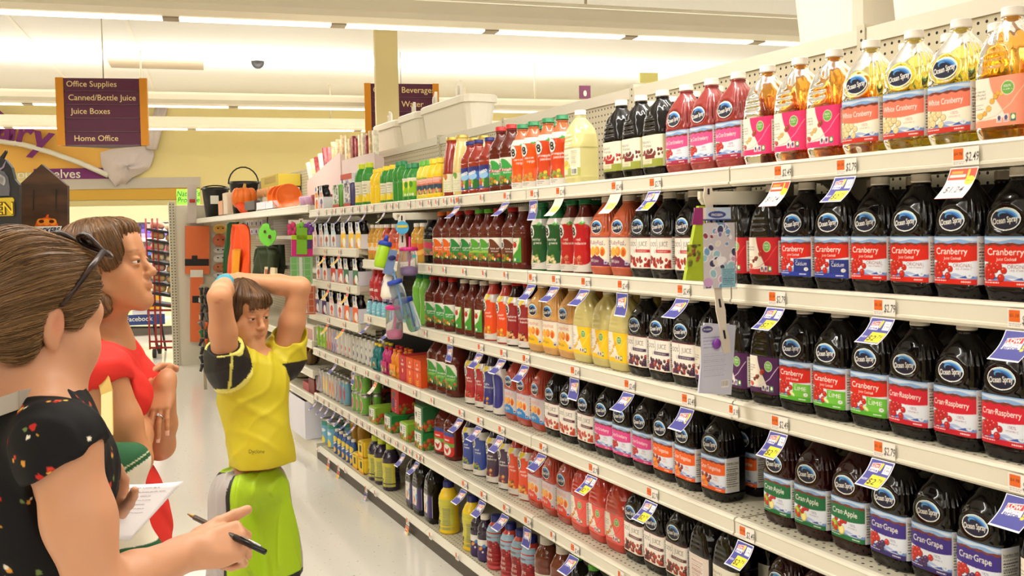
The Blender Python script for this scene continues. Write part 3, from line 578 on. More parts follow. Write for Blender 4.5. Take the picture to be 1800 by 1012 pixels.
ty('sspink', 'ss', 'amber', 'w', [lab_ss((236, 50, 110), (250, 150, 180), ['White Cranberry', 'Strawberry Flavored', 'Juice Cocktail'], ((150, 70, 40), (230, 180, 110), (190, 60, 60)))], 'clear amber bottle with hot pink label')
ty('sspeach', 'ss', 'peach', 'w', [lab_ss((246, 150, 120), (250, 196, 170), ['White Cranberry', 'Peach Flavored', 'Juice Cocktail'], ((240, 190, 90), (236, 170, 60)))], 'clear golden bottle with peach label')
ty('sscran', 'ss', 'dark', 'w', [lab_ss((190, 24, 36), (236, 80, 80), ['Cranberry Flavored', 'Juice Blend'], BER)], 'dark store bottle with red swoosh label')
ty('ssgrape', 'ss', 'dark', 'w', [lab_ss((74, 24, 78), (226, 200, 226), ['Cranberry Grape', 'Flavored Juice', 'Blend'], BER)], 'dark store bottle with purple swoosh label')
ty('sswg', 'ss', 'pale', 'w', [lab_ss((250, 200, 30), (250, 226, 120), ['White', 'Grapefruit', 'Juice'], ((246, 196, 60), (240, 180, 40)))], 'pale store bottle with yellow swoosh label')
ty('sscoral', 'ss', 'coral', 'w', [lab_ss((236, 96, 84), (226, 50, 40), ['Ruby Red', 'Grapefruit', 'Juice Cocktail'], ((236, 150, 40), (226, 110, 50)))], 'coral store bottle with salmon swoosh label')
ty('ssback', 'ss', 'dark', 'w', [lab_plain((226, 210, 196), .052, .0305, .1275, .0016, lambda a: nutri(a, -.03, .04, .03, .115, (236, 226, 214), (150, 40, 40)))], 'dark store bottle showing its nutrition panel')
ty('darkred', 'os', 'darkr', 'w', [lab_100((150, 30, 40), ((170, 30, 30),))], 'dark red bottle on the fifth shelf', True)
ty('npd', 'ss', 'dark', 'w', [lab_plain((232, 226, 206), .066, .0305, .1275, .0015, p_npd((196, 50, 40), (170, 30, 36)))], 'dark organic bottle with bright red fruit label')
ty('npk', 'ss', 'dark', 'w', [lab_plain((232, 226, 206), .066, .0305, .1275, .0015, p_npd((86, 24, 26), (120, 30, 34)))], 'dark organic bottle with dark cherry label')
ty('lemonade', 'ss', 'lemonade', 'w', [lab_plain((232, 230, 206), .062, .0305, .1275, .0015, p_lemonade)], 'cloudy lemonade bottle turned sideways')
ty('v8org', 'v8', 'tomato', 'r', [lab_v8((36, 130, 56), ['original', '100% juice'])], 'vegetable juice bottle with green label, red cap')
ty('v8low', 'v8', 'tomato', 'lg', [lab_v8((84, 158, 50), ['low sodium', 'original'], bar=(150, 190, 60))], 'vegetable juice bottle with light green cap')
ty('v8hot', 'v8', 'tomato', 'o', [lab_v8((226, 100, 26), ['spicy hot', '100% juice'])], 'vegetable juice bottle with orange label and cap')
ty('v8pep', 'v8', 'tomato', 'r', [lab_v8((104, 46, 24), ['hint of', 'black pepper'])], 'vegetable juice bottle with brown pepper label')
ty('v8fib', 'v8', 'tomato', 'r', [lab_v8((60, 160, 70), ['high', 'fiber'], (190, 60, 90), res=.0022)], 'tall vegetable juice bottle with crimson stripe')
ty('v8big', 'bg', 'tomato', 'lg', [lab_v8((70, 150, 60), ['low sodium', 'original'], big=True, bar=(130, 180, 60), res=.0022)], 'wide vegetable juice jug with green oval label')
ty('v8bigo', 'v8', 'tomato', 'r', [lab_v8((60, 150, 66), ['original', '100% juice'], res=.0022)], 'brown-red vegetable juice bottle with rounded green label')
ty('campbell', 'bg', 'tomato', 'r', [lab_plain((200, 36, 26), .05, .02, .136, .0022, p_camp)], 'wide tomato juice jug with red leaf label')
ty('sstom', 'v8', 'tomato', 'w', [lab_plain((232, 226, 206), .026, .028, .126, .0018, p_tom)], 'tomato juice bottle with pleated shoulders, white cap')
ty('fgreens', 'fu', 'dkgreen', 'g', [lab_fu((24, 84, 40), ['healthy', 'greens'], ((110, 150, 60), (190, 190, 110), (226, 206, 160)), leaf=(90, 170, 60))], 'white sleeved bottle with dark green fruit shape')
ty('fred', 'fu', 'tomato', 'g', [lab_fu((190, 24, 32), ['red', 'radiance'], ((206, 120, 90), (226, 170, 130), (190, 60, 50)), leaf=(90, 170, 60))], 'white sleeved bottle with red fruit shape')
ty('fcarrot', 'fu', 'sienna', 'g', [lab_fu((230, 84, 26), ['carrot', 'mango'], ((226, 150, 50), (230, 110, 40), (200, 140, 60)), leaf=(60, 150, 60), res=.002)], 'white sleeved bottle with orange mango shape')
ty('fpine', 'fu', 'sienna', 'g', [lab_fu((206, 66, 30), ['pineapple', 'passion'], ((226, 196, 60), (150, 40, 40), (140, 150, 60)), leaf=(60, 150, 60), res=.002)], 'white sleeved bottle with rust pineapple shape')
ty('fpeach', 'fu', 'coral', 'w', [lab_fu((232, 76, 30), ['peach', 'mango'], ((240, 190, 60), (226, 150, 50), (220, 120, 40)), res=.0022)], 'white capped sleeve bottle in orange peach print')
ty('fstraw', 'fu', 'darkr', 'r', [lab_fu((150, 26, 36), ['strawberry', 'banana'], ((90, 24, 36), (226, 206, 120), (226, 170, 110)), res=.0022)], 'dark red sleeve bottle with strawberry print')
ty('facai', 'fu', 'purple', 'k', [lab_fu((40, 66, 150), ['acai', 'berry'], ((60, 60, 120), (226, 180, 70), (120, 150, 60)), res=.0022)], 'blue sleeve bottle with berry print')
ty('fgrape', 'fu', 'purple', 'k', [lab_fu((66, 36, 70), ['grape', 'raspberry'], ((226, 150, 70), (150, 170, 60), (120, 40, 60)), res=.0022)], 'plum purple sleeve bottle with grape print')
ty('fpeach2', 'fu', 'coral', 'y', [lab_fu((226, 70, 26), ['peach', 'mango'], ((120, 60, 30), (220, 190, 60), (236, 160, 50)), res=.0022)], 'yellow capped sleeve bottle in orange mango print')
ty('fpom', 'fu', 'darkr', 'w', [lab_fu((168, 30, 40), ['light', 'berry'], ((120, 40, 40), (226, 206, 170), (200, 60, 50)), res=.0022)], 'white capped sleeve bottle in crimson berry print')
ty('fblue', 'fu', 'purple', 'k', [lab_fu((46, 48, 130), ['light', 'blueberry'], ((226, 150, 50), (230, 170, 70), (60, 60, 120)), res=.0022)], 'black capped sleeve bottle in indigo print')
ty('fblank', 'fu', 'purple', 'k', [lab_fu((46, 48, 130), [''], ((226, 150, 50),), res=.0022, blank=True)], 'black capped sleeve bottle turned to plain indigo side')
ty('clam', 'v8', 'nred', 'b', [lab_plain((60, 110, 190), .045, .026, .127, .002, p_clam)], 'blue capped red bottle with blue landscape label')
ty('nred', 'ne', 'nred', 'gold', [lab_plain((228, 222, 190), .05, .02, .092, .0022, p_nect((200, 120, 60)))], 'red nectar glass bottle with gold lid')
ty('ncream', 'ne', 'ncream', 'gold', [lab_plain((228, 222, 190), .05, .02, .092, .0022, p_nect((120, 160, 60)))], 'cream nectar glass bottle with gold lid')
ty('norange', 'ne', 'norange', 'gold', [lab_plain((228, 222, 190), .05, .02, .092, .0022, p_nect((220, 150, 50)))], 'orange nectar glass bottle with gold lid')
ty('lemg', 'le', 'ygreen', 'lg', [lab_plain((226, 120, 90), .034, .023, .092, .0022, p_lem((120, 190, 50), (120, 180, 50)))], 'small lemon bottle with bright green cap')
ty('lemy', 'le', 'yellow', 'y', [lab_plain((226, 120, 90), .034, .023, .092, .0022, p_lem((240, 206, 40), (240, 206, 40)))], 'small lemon bottle with yellow cap')
ty('limeb', 'le', 'green', 'g', [lab_plain((150, 200, 30), .036, .022, .1, .0022, p_lime)], 'small green lime bottle with yellow swoosh label')
ty('limet', 'sq', 'green', 'g', [], 'tall dark green lime squeeze bottle')
ty('realy', 'rl', 'green', 'y', [lab_plain((232, 224, 200), .036, .016, .1, .0022, p_real)], 'green bottle with cream lemon label, yellow cap')
ty('realg', 'rl', 'green', 'yg', [lab_plain((232, 224, 200), .04, .016, .105, .0022, p_real)], 'green bottle with cream lemon label, lime cap')
ty('lemsq', 'sq', 'yellow', 'y', [], 'yellow lemon shaped squeeze bottle')
ty('cherry', 'sm', 'dark', 'gy', [lab_plain((120, 130, 90), .046, .03, .088, .003, p_cherry)], 'black grey-capped bottle with rose fruit label')
ty('gold', 'sm', 'gold', 'w', [lab_plain((232, 222, 200), .04, .034, .085, .003, p_oj)], 'golden juice bottle with orange print label')
ty('pinkj', 'sm', 'pink', 'w', [lab_plain((232, 222, 200), .04, .034, .085, .003, p_oran)], 'pink juice bottle with orange label')
ty('goldo', 'sm', 'gold', 'w', [lab_plain((226, 96, 40), .04, .034, .085, .003, p_oran)], 'golden juice bottle with solid orange label')
ty('act', 'sp', 'act', 'r', [lab_plain((190, 34, 44), .046, .03, .16, .0025, p_act((180, 30, 40)))], 'red sleeved sports drink bottle with ring emblem')
ty('actv', 'sp', 'viol', 'w', [lab_plain((120, 100, 150), .046, .03, .16, .0025, p_act((110, 90, 140)))], 'violet sleeved sports drink bottle with ring emblem')
ty('actg', 'sp', 'lime', 'g', [], 'clear green sports drink bottle')
ty('plum', 'sp', 'coral', 'b', [lab_plain((150, 180, 200), .066, .008, .19, .0018, p_plum, 'sleeve')], 'cherry red and sky blue sleeved bottle')
ty('dole', 'sp', 'yellow', 'b', [lab_plain((206, 196, 70), .066, .02, .16, .0022, p_dole, 'sleeve')], 'yellow contour bottle with dark blue cap')
ty('welch', 'sp', 'purple', 'yg', [lab_plain((206, 196, 70), .066, .02, .14, .0025, p_dole, 'sleeve')], 'black juice bottle in yellow sleeve, lime cap')
ty('prune', 'sm', 'purple', 'w', [lab_plain((232, 226, 216), .04, .006, .086, .002, p_prune)], 'small dark prune bottle with white label')
ty('prunebig', 'ss', 'dark', 'w', [lab_plain((232, 226, 220), .062, .0305, .1275, .0022, p_prunebig)], 'tall black prune bottle with white and purple label')
ty('jug', 'sp', 'brown', 'w', [lab_plain((228, 218, 204), .05, .03, .11, .0025, lambda a: a.lines(-.03, .1, .03, 6, .01, (150, 60, 50), .003))], 'reddish brown bottle with pale label')
ty('orj', 'sp', 'gold', 'gy', [], 'plain golden juice bottle')
ty('aqua', 'sm', 'aqua', 'k', [lab_plain((150, 206, 220), .034, .03, .088, .003, p_propel)], 'pale blue water bottle with black cap')
ty('blackg', 'ss', 'dark', 'lg', [], 'black bottle with green cap')
TURN = {'fcarrot': .62, 'fpine': .62, **{k: .34 for k in ('fgreens', 'fred', 'fpeach', 'fstraw', 'facai', 'fgrape', 'fpeach2', 'fpom', 'fblue')}, **{k: .36 for k in ('v8org', 'v8low', 'v8hot', 'v8pep', 'v8fib', 'v8bigo')}, **{k: .2 for k in ('clam', 'v8big', 'campbell', 'sstom', 'dole', 'welch', 'act', 'actv')},
        **{k: .4 for k in ('gold', 'goldo', 'pinkj', 'cherry', 'nred', 'ncream', 'limeb', 'realg', 'realy', 'lemy', 'lemg', 'prune', 'jug')}}
_PROTO = {}
SCL = {'realg': (1.25, 1.37), 'realy': (1.1, 1.13), 'lemsq': (1.1, 1.14), 'limet': (1.1, 1.22), 'limeb': (1.03, 1.19), 'lemy': (1., 1.19), 'lemg': (1., 1.19), 'nred': (1.15, 1.17), 'ncream': (1.15, 1.17), 'norange': (1.15, 1.17), 'v8fib': (1.05, 1.09), 'clam': (.98, .96),
       'gold': (1.12, 1.15), 'goldo': (1.12, 1.15), 'pinkj': (1.12, 1.15), 'cherry': (1.3, 1.36), 'act': (.95, 1.14), 'actv': (.95, 1.14), 'actg': (.98, 1.14), 'dole': (1.1, 1.09), 'welch': (1.1, 1.14), 'prunebig': (1., 1.13), 'prune': (1.1, 1.18), 'jug': (1.15, 1.15), 'v8big': (1.05, 1.06),
       **{k: (1.06, 1.06) for k in ('fgreens', 'fred', 'fcarrot', 'fpine', 'fpeach', 'fstraw', 'facai', 'fgrape', 'fpeach2', 'fpom', 'fblue', 'fblank')}}
def bottle(k, loc, label, group, rz=0):
    t = TY[k]; q = SCL.get(k, (1, 1)); rz += TURN.get(k, 0)
    if k not in _PROTO:
        sh = t['sh']; e = empty('juice_bottle', loc, rz, label, 'bottle', group)
        bm = sh.body('bottle_body', 112 if sh in (SH['os'], SH['ss']) else 48 if sh.disp else 32, .004 if sh in (SH['os'], SH['ss']) else .006); bm.materials.append(t['body']); put('bottle_body', bm, e)
        sh.capmesh().build('cap', t['cap'], e)
        for l in t['labs']: me = l(sh); put(me.name, me, e)
        e.scale = (q[0], q[0], q[1]); _PROTO[k] = e; return e
    e = copy_tree(_PROTO[k]); e.location = loc; e.rotation_euler = (0, 0, rz); e['label'] = label; e['group'] = group; return e
# ------------------------------------------------------------------ shelving
D = 1.6613
SHZ = {'top': 1.723, 'second': 1.408, 'third': 1.093, 'fourth': .775, 'fifth': .459, 'bottom': .085}
YB = [.877, 2.096, 3.315, 4.534, 5.448, 6.667]
SECN = ['nearest section', 'second section', 'third section', 'narrow fourth section', 'fifth section']
CREAM_M = mat('cream_metal', (222, 215, 196), .38); CREAM_D = mat('kick_plate', (74, 64, 52), .5)
DECK = dotted('perforated_deck', (200, 192, 170), .0254, .004, (0, 1), lim=(0, .13)); PEG = dotted('pegboard', (204, 194, 166), .0254, .0042, (1, 2))
SLOT = dotted('slotted_post', (204, 196, 172), .0254, .0045, (1, 2), dot=(60, 54, 44))
XB = D+.5; SHADE_PEG = mat('shade_toned_sheet', (34, 29, 24), .6)  # near-black back panel colour: the shade behind the bottles is put into it
def shelf(y0, y1, z, name, label, x0=D, depth=.48, lip=.046, bracket=True):
    e = empty('gondola_shelf', (x0, y0, z), 0, label, 'shelf', 'cream gondola shelves'); w = y1-y0
    b = MB(); b.box(.012, .004, -.03, depth, w-.004, 0); b.build('deck', DECK, e)
    b = MB(); g = .003; P = [(0, g, .003), (.010, g, .005), (.014, g, 0), (.014, g, -lip), (.004, g, -lip-.004), (-.006, g, -lip+.003), (-.006, g, -lip+.008), (-.002, g, -lip+.010), (-.002, g, -.006), (-.004, g, -.003)]
    b.prism(P, (0, w-2*g, 0)); b.build('price_rail', CREAM_M, e)
    if bracket:
        for yy in (.012, w-.024):
            m = MB(); m.prism([(.03, yy, -.03), (depth, yy, -.03), (depth, yy, -.10), (depth-.06, yy, -.10), (depth-.14, yy, -.040), (.03, yy, -.036)], (0, .010, 0)); m.build('bracket', CREAM_M, e)
    return e
for i in range(5):
    for k, z in SHZ.items():
        if k == 'bottom' or (i == 4 and k in ('second', 'third')): continue
        shelf(YB[i], YB[i+1], z, k, f'cream metal {k} shelf in the {SECN[i]}')
    y0, y1 = YB[i], YB[i+1]
    e = empty('base_deck', (D, y0, 0), 0, f'low cream base deck of the {SECN[i]}', 'shelf', 'base decks')
    w = y1-y0; b = MB(); b.box(.03, .002, .06, .484, w-.002, .085); b.build('deck', DECK, e)
    b = MB(); b.prism([(0, .002, .066), (.03, .002, .087), (.03, .002, .06), (.004, .002, .06)], (0, w-.004, 0)); b.build('price_rail', CREAM_M, e)
    b = MB(); b.box(.008, .001, 0, .03, w-.001, .063); b.build('kick_plate', CREAM_D, e)
    e = empty('pegboard_unit', (XB, y0, 0), 0, f'perforated cream back panel of the {SECN[i]}', 'shelving unit', 'pegboard units')
    b = MB(); b.box(0, .03, 1.66, .02, w-.0, 2.085); b.build('pegboard', PEG, e); b = MB(); b.box(0, .03, .085, .02, w-.0, 1.66); b.build('dark_pegboard', SHADE_PEG, e)
    b = MB(); b.box(-.006, .03, 2.085, .03, w-.0, 2.13); b.build('top_rail', CREAM_M, e)
    b = MB(); b.box(-.012, 0, 1.66, .03, .03, 2.14); b.build('upright', SLOT, e); b = MB(); b.box(-.012, 0, 0, .03, .03, 1.66); b.build('dark_upright', mat('shade_toned_post', (44, 38, 32), .5), e)  # posts below the top shelf carry that shade in their colour too
SMZ = {'upper': 1.497, 'middle': 1.283, 'lower': 1.077}
for k, (p, q) in {'upper': ((548, 432), (640, 441)), 'middle': ((556, 493), (639, 503)), 'lower': ((554.5, 552), (642, 568))}.items():
    SMZ[k] = float((atx(*p, D)[2]+atx(*q, D)[2])/2)
    shelf(5.50, YB[5], SMZ[k], k, f'short cream {k} shelf of four-pack cartons in the fifth section', x0=D-.02)

# ------------------------------------------------------------------ rows of products, each entry = (column where its far front edge stands in the photograph, kind)
ORD = ['first', 'second', 'third', 'fourth', 'fifth', 'sixth', 'seventh', 'eighth', 'ninth', 'tenth', 'eleventh', 'twelfth']; CARD_N = ['one', 'two', 'three', 'four', 'five', 'six', 'seven', 'eight', 'nine', 'ten', 'eleven', 'twelve']
def px2y(x, X, z):
    """where column x crosses the vertical plane X at height z"""
    y = 400.0
    for _ in range(6):
        P = atx(x, y, X); v = np.array([X, P[1], z])-CAM; y = CY-FPX*(v@CU)/(v@CF)
    return float(P[1])
ROW = {}
def parse(s): return [(float(a), b) for a, b in (t.split(':') for t in s.split())]
ROW['top'] = parse('1789:sspeach 1692:sspeach 1610.6:white 1537:white 1469:white 1408.7:sspink 1350.5:sspink 1293:sspink 1246.8:lite 1201.3:lite 1171:lite 1128:npk 1095:npk 1056:npd 984:lemonade 959:fpine 936:fpine 912:fcarrot 892:fcarrot 873:v8fib 856:v8fib 837:clam 819.5:clam 805.5:clam 789:ncream 773:nred 756.5:lemy 746:lemy 735:lemg 727.4:lemg 712:limeb 703:limeb 693.5:limet 686:limet 675.5:realy 664.5:realy 655.5:lemsq 646.5:lemsq 632:realg 620:realg')
ROW['second'] = parse('1797:cran 1711.5:cran 1631.3:cran 1556.2:cran 1484.2:cran 1424.6:calc 1366:calc 1314:sscran 1262:sscran 1178.4:j100c 1137:j100c 1099.5:j100c 1067:rubyred 1031:rubyred 999.7:fred 977.5:fred 954:fgreens 927.7:fgreens 894.6:sstom 877:v8pep 853:v8pep 837:v8low 822:v8low 803.7:v8org 786:v8org 774:v8hot 757:v8hot 738:cherry 728.5:goldo 718:goldo 691:pinkj 680:pinkj 667:pinkj 658.7:gold 651.4:gold 643:gold')
ROW['third'] = parse('1790:sspeach 1704.7:rasp 1623:rasp 1548.7:rasp 1478:lime 1411.4:lime 1361:lime 1306.6:ssgrape 1264:ssgrape 1223.5:ssgrape 1176.5:j100b 1139:j100b 1102:j100b 1068:sswg 1034.5:sswg 1000.4:sswg 973.6:gfruit 947:gfruit 923.8:gfruit 906:fstraw 884:fstraw 866.7:fpeach 843:fpeach 830:sstom 811:sstom 796:sstom 776:v8bigo 759.4:v8bigo 743.5:v8bigo 731.8:actg 720.7:actg 680:actv 667:actv 654:act 646:act')
ROW['fourth'] = parse('1783:ssgrape 1670.6:crgrape 1587.7:crgrape 1526:crgrape 1450.5:apple 1388.3:apple 1335:apple 1226:tang 1176.5:tang 1143:tang 1104:straw 1071:straw 1039:straw 1009:j100p 978:j100p 947:j100p 924.5:rubyl 905:rubyl 885:rubyl 859:fblank 845:fblue 829:fpom 811.5:fpom 775:v8big 764:v8big 747.5:v8big')
ROW['fifth'] = parse('1510:darkred 1455:darkred 1395:darkred 1340:darkred 1243:npk 1206:ssback 1154.5:j100k 1119.5:j100k 1094:j100k 1056:sscoral 1026:sscoral 994.6:sscoral 971:rubyo 946.5:rubyo 927:rubyo 906:fpeach2 888:fpeach2 874:fgrape 848.7:fgrape 827:facai 808.5:facai 775.5:campbell 758:campbell')
ROW['bottom'] = parse('1010:blackg 982:blackg 957:jug 931:jug 906.5:plum 891:plum 872:plum 850:plum 833.6:prune 820:prune 808:dole 766.5:dole 741:prunebig 721:prunebig 710:prunebig 667:welch 652:welch 644:welch')
SETB = {'top': .028, 'second': .034, 'third': .034, 'fourth': .055, 'fifth': .06, 'bottom': .045}
BACKROW = {'top': 26, 'second': 26, 'third': 22, 'fourth': 24, 'fifth': 10, 'bottom': 0}
PLACED = {}
def settle(items):
    """items: [y, half width]; nudge apart until none overlap"""
    for _ in range(200):
        mv = False
        for i in range(len(items)-1):
            g = items[i][1]+items[i+1][1]+.0015-(items[i+1][0]-items[i][0])
            if g > 1e-5: items[i][0] -= g/2; items[i+1][0] += g/2; mv = True
        if not mv: break
for k, row in ROW.items():
    items = []
    for x, t in row:
        sh = TY[t]['sh']; X = D+SETB[k]; a_ = sh.a*SCL.get(t, (1, 1))[0]; items.append([px2y(x, X, SHZ[k]+.09)-a_*.98, a_, t])
    items.sort(key=lambda r: r[0]); settle(items)
    tot = {}; 
    for it in items: tot[it[2]] = tot.get(it[2], 0)+1
    seen = {}
    for it in items[::-1]:                                     # from the left of the photograph
        y, a, t = it; seen[t] = seen.get(t, 0)+1; n = tot[t]; T = TY[t]
        lab = T['desc'].replace(' on the fifth shelf', '')+(f', {ORD[seen[t]-1]} of {CARD_N[n-1]} from left, {k} shelf' if n > 1 else f' on the {k} shelf')
        o = bottle(t, (D+SETB[k]+T['sh'].b*SCL.get(t, (1, 1))[0]+random.uniform(0, .006), y, SHZ[k]+.0006), lab, f'{k} shelf bottles', random.uniform(-.05, .05)); it.append(seen[t]); it.append(n)
    PLACED[k] = items
    for it in items[:BACKROW[k]]:                              # the second rank, glimpsed over and between the front one
        y, a, t, q, n = it; T = TY[t]
        if t in ('lemonade', 'fpine', 'fblank'): continue
        lab = T['desc'].replace(' on the fifth shelf', '')+(f', behind {ORD[q-1]} of {CARD_N[n-1]}, {k} shelf' if n > 1 else f', back rank on the {k} shelf')
        bottle(t, (D+SETB[k]+3.15*T['sh'].b*SCL.get(t, (1, 1))[0]+.012, y+random.uniform(-.002, .002), SHZ[k]+.0006), lab, f'{k} shelf bottles, back rank', random.uniform(-.05, .05))
# ------------------------------------------------------------------ the room
def struct(name, b, m): return tag(b.build(name, m), kind='structure')
FLOOR = noisy('speckled_vinyl', (230, 225, 214), (150, 136, 112), 55, .14, .67, .74, 3, coat=.25)
b = MB(); b.box(-9, -7, -.05, 14, 22, 0); struct('floor', b, FLOOR)
CEIL = mat('ceiling_paint', (240, 237, 230), .9)
b = MB(); b.box(-9, -7, 3.9, 14, 22, 3.95); struct('ceiling', b, CEIL)
CEILG = mat('ceiling_grid', (246, 240, 228), .7)
WD = np.array([math.cos(math.radians(-14)), math.sin(math.radians(-14)), 0]); WN = np.array([-WD[1], WD[0], 0]); Z3 = np.array([0, 0, 1.0])
def atp(x, y, P0, n=WN): d = ray(x, y); return CAM+d*np.dot(np.array(P0)-CAM, n)/np.dot(d, n)
CASE0 = atz(285, 588, 0); WALL0 = CASE0+WN*1.25
def wallbox(p, w0, w1, z0, z1, t=.03, b=None, mi=0):
    b = b or MB(); c = np.array(p)*[1, 1, 0]+WD*(w0+w1)/2+Z3*(z0+z1)/2
    return b.obox(c, WD*(w1-w0)/2, WN*t/2, Z3*(z1-z0)/2, mi)
YEL = mat('yellow_wall_paint', (246, 230, 166), .8); ORG = mat('orange_wall_paint', (246, 192, 96), .7); PUR = mat('plum_sign', (92, 36, 66), .5); PURB = mat('purple_band', (124, 44, 118), .6)
GREYB = mat('pale_grey_band', (206, 198, 190), .7); WHITEP = mat('white_plastic', (240, 236, 226), .45); CREAMP = mat('cream_fascia', (240, 228, 186), .6)
struct('wall_back', wallbox(WALL0+WN*.1, -14, 14, 0, 3.9, .2), YEL)
b = MB(); b.box(-9, -7, 0, -8.9, 22, 3.9); struct('wall_left', b, YEL)
for k in range(2):                                                  # thin ceiling bars running away down the aisle
    p = atz((90, 225)[k], (110, 45)[k], 3.895)
    b = MB(); b.obox(p, RDIR*.02, RNRM*7, Z3*.01); struct(f'trim_{k+1}', b, CEILG)
for k, (x, y) in enumerate(((300, 28), (1000, 60))):
    b = MB(); p = atz(x, y, 3.895); b.obox(p, RDIR*9, RNRM*.02, Z3*.01); struct(f'trim_{k+3}', b, CEILG)
def lettering(txt, size, P, ux, uy, m, parent=None, depth=.004, bold=0., sx=1., name='lettering', al='c', shear=0):
    """raised flat lettering laid on a plane at P"""
    V, T = text_tris(txt, bold); w = V[:, 0].max(); X = (V[:, 0]-{'c': w/2, 'l': 0}[al])*size*sx+shear*V[:, 1]*size; Y = V[:, 1]*size
    n = np.cross(ux, uy); P = np.array(P); b = MB()
    b.add([P+x*np.array(ux)+y*np.array(uy)+n*depth for x, y in zip(X, Y)], [tuple(t) for t in T])
    return b.build(name, m, parent)
# wall graphics over the dairy case
def wpt(x, y, off=.0): return atp(x, y, WALL0-WN*off)
def wpoly(pts, t, m, name, label, cat, off=.0, parent=None):
    P = [wpt(x, y, off) for x, y in pts]; b = MB(); b.prism(P, -WN*t); o = b.build(name, m, parent)
    return tag(o, label, cat) if label else o
wpoly([(-60, 205), (92, 212), (262, 262), (180, 303), (-60, 303)], .02, ORG, 'wall_graphic', 'orange shape painted behind the dairy lettering', 'wall graphic')
b = MB(); pts = [(-60, 243), (0, 248), (40, 254), (90, 268), (140, 286), (190, 308)]
b.tube([wpt(x, y, .13) for x, y in pts], .045, 8); tag(b.build('wall_swoosh', WHITEP), 'white arching swoosh strip under the dairy lettering', 'wall graphic')
e = empty('dairy_sign', wpt(40, 250, .1), 0, 'purple dairy lettering curving along the white swoosh', 'sign')
for ch, (x, y, r) in zip('Dairy', ((-36, 243, 8), (-9, 246, 5), (14, 250, -2), (27, 254, -6), (50, 259, -11))):
    c, s = math.cos(math.radians(r)), math.sin(math.radians(r)); o = lettering(ch, .62, wpt(x, y, .14)-e.location, WD*c+Z3*s, Z3*c-WD*s, PURB, e, .02, .03, 1., 'letter', 'l', .15)
wpoly([(60, 297), (184, 295), (196, 314), (60, 315)], .03, PURB, 'purple_banner', None, None, .02)
o = COL.objects['purple_banner']; tag(o, 'purple banner strip with white words below the swoosh', 'banner')
lettering('to our shelves', .205, wpt(72, 313, .062), WD, Z3, WHITEP, o, .004, .01, 1.04)
wpoly([(100, 315), (352, 311), (352, 329), (100, 334)], .04, GREYB, 'wall_band', 'pale grey horizontal band along the back wall', 'wall band')
wpoly([(100, 334), (352, 329), (352, 350), (100, 352)], .02, mat('amber_wall_paint', (226, 180, 76), .7), 'wall_band', 'amber horizontal band under the pale grey band', 'wall band')
# white draped cloth emblem
G = 26; o3 = []
outl = np.array([(176, 268), (196, 262), (230, 258), (268, 257), (271, 272), (266, 287), (262, 297), (246, 306), (232, 312), (220, 324), (213, 322), (203, 327), (186, 306), (178, 290)], float)
cen = outl.mean(0); ring = []
b = MB(); rings = []
for r in np.linspace(0.05, 1, 9):
    rings.append([wpt(*(cen+(q-cen)*r), .08+.16*(1-r**2)+.05*math.sin(i*1.9+r*5)) for i, q in enumerate(outl)])
nn = len(outl); V = [p for q in rings for p in q]; F = [(i*nn+k, i*nn+(k+1) % nn, (i+1)*nn+(k+1) % nn, (i+1)*nn+k) for i in range(8) for k in range(nn)]+[tuple(range(nn))]
b.add(V, F, 0, True); e = tag(b.build('draped_cloth', mat('lilac_white', (226, 214, 216), .7)), 'white draped cloth emblem mounted under the aisle sign', 'wall decoration')
b = MB()
for i in range(4): b.tube([wpt(262+3*i, 262, .12), wpt(268+4*i, 225, .15), wpt(278+4*i, 190, .1)], .05, 8)
b.build('fold', mat('lilac_white', (226, 214, 216), .7), e)
# dairy case
BLK = mat('black_metal', (34, 32, 32), .5); WHT_L = mat('lit_case_lining', (246, 244, 246), .5)
e = empty('dairy_case', CASE0*[1, 1, 0], math.radians(-14), 'long open dairy case with cream fascia along the back wall', 'refrigerated case')
def casebox(n, x0, x1, y0, y1, z0, z1, m, par=e): b = MB(); b.box(x0, y0, z0, x1, y1, z1); return b.build(n, m, par)
zf0, zf1 = atp(200, 391, CASE0)[2], atp(200, 362, CASE0)[2]; zt = atp(260, 500, CASE0)[2]
casebox('kick_plate', -9, 6, -.0, 1.2, 0, .14, mat('grey_kick', (92, 84, 76), .5)); casebox('front_panel', -9, 6, -.03, .16, .14, zt, CREAMP); casebox('tank', -9, 6, .16, 1.2, .14, zt-.12, WHT_L)
casebox('back_panel', -9, 6, 1.1, 1.2, zt-.1, zf1, WHT_L); casebox('fascia', -9, 6, -.02, 1.2, zf0, zf1, CREAMP)
cs = []
for i in range(3):
    z = zt+(zf0-zt)*(.18+.28*i); casebox('shelf', -9, 6, .25, 1.1, z-.02, z, WHT_L); casebox('price_rail', -9, 6, .23, .25, z-.05, z+.005, WHT_L if i == 2 else BLK); cs.append(z)
l = bpy.data.lights.new('case_lamp', 'AREA'); l.shape = 'RECTANGLE'; l.size = 14; l.size_y = .08; l.energy = 150; l.color = (1, .98, 1)
lo = bpy.data.objects.new('case_lamp', l); COL.objects.link(lo); lo.parent = e; lo.location = (-1.5, .12, zf0-.02); lo.rotation_euler = (math.radians(-25), 0, 0)
def rel(P, o=e):
    m = Matrix.Rotation(-o.rotation_euler[2], 4, 'Z') @ Matrix.Translation(-o.location); return m @ Vector(P)
YC = [('violet', (120, 96, 190)), ('white', (232, 228, 236)), ('red', (200, 70, 90)), ('pink', (226, 150, 170)), ('blue', (90, 120, 190))]
ym = {n: mat(f'{n}_carton', c, .5) for n, c in YC}
tub = MB(); tub.lathe([(.030, 0), (.036, .07), (.037, .075), (.034, .076)], 12)
tubs = {n: tub.mesh('yogurt_tub', m) for n, m in ym.items()}
rw = np.array(Matrix.Rotation(math.radians(-14), 3, 'Z'))
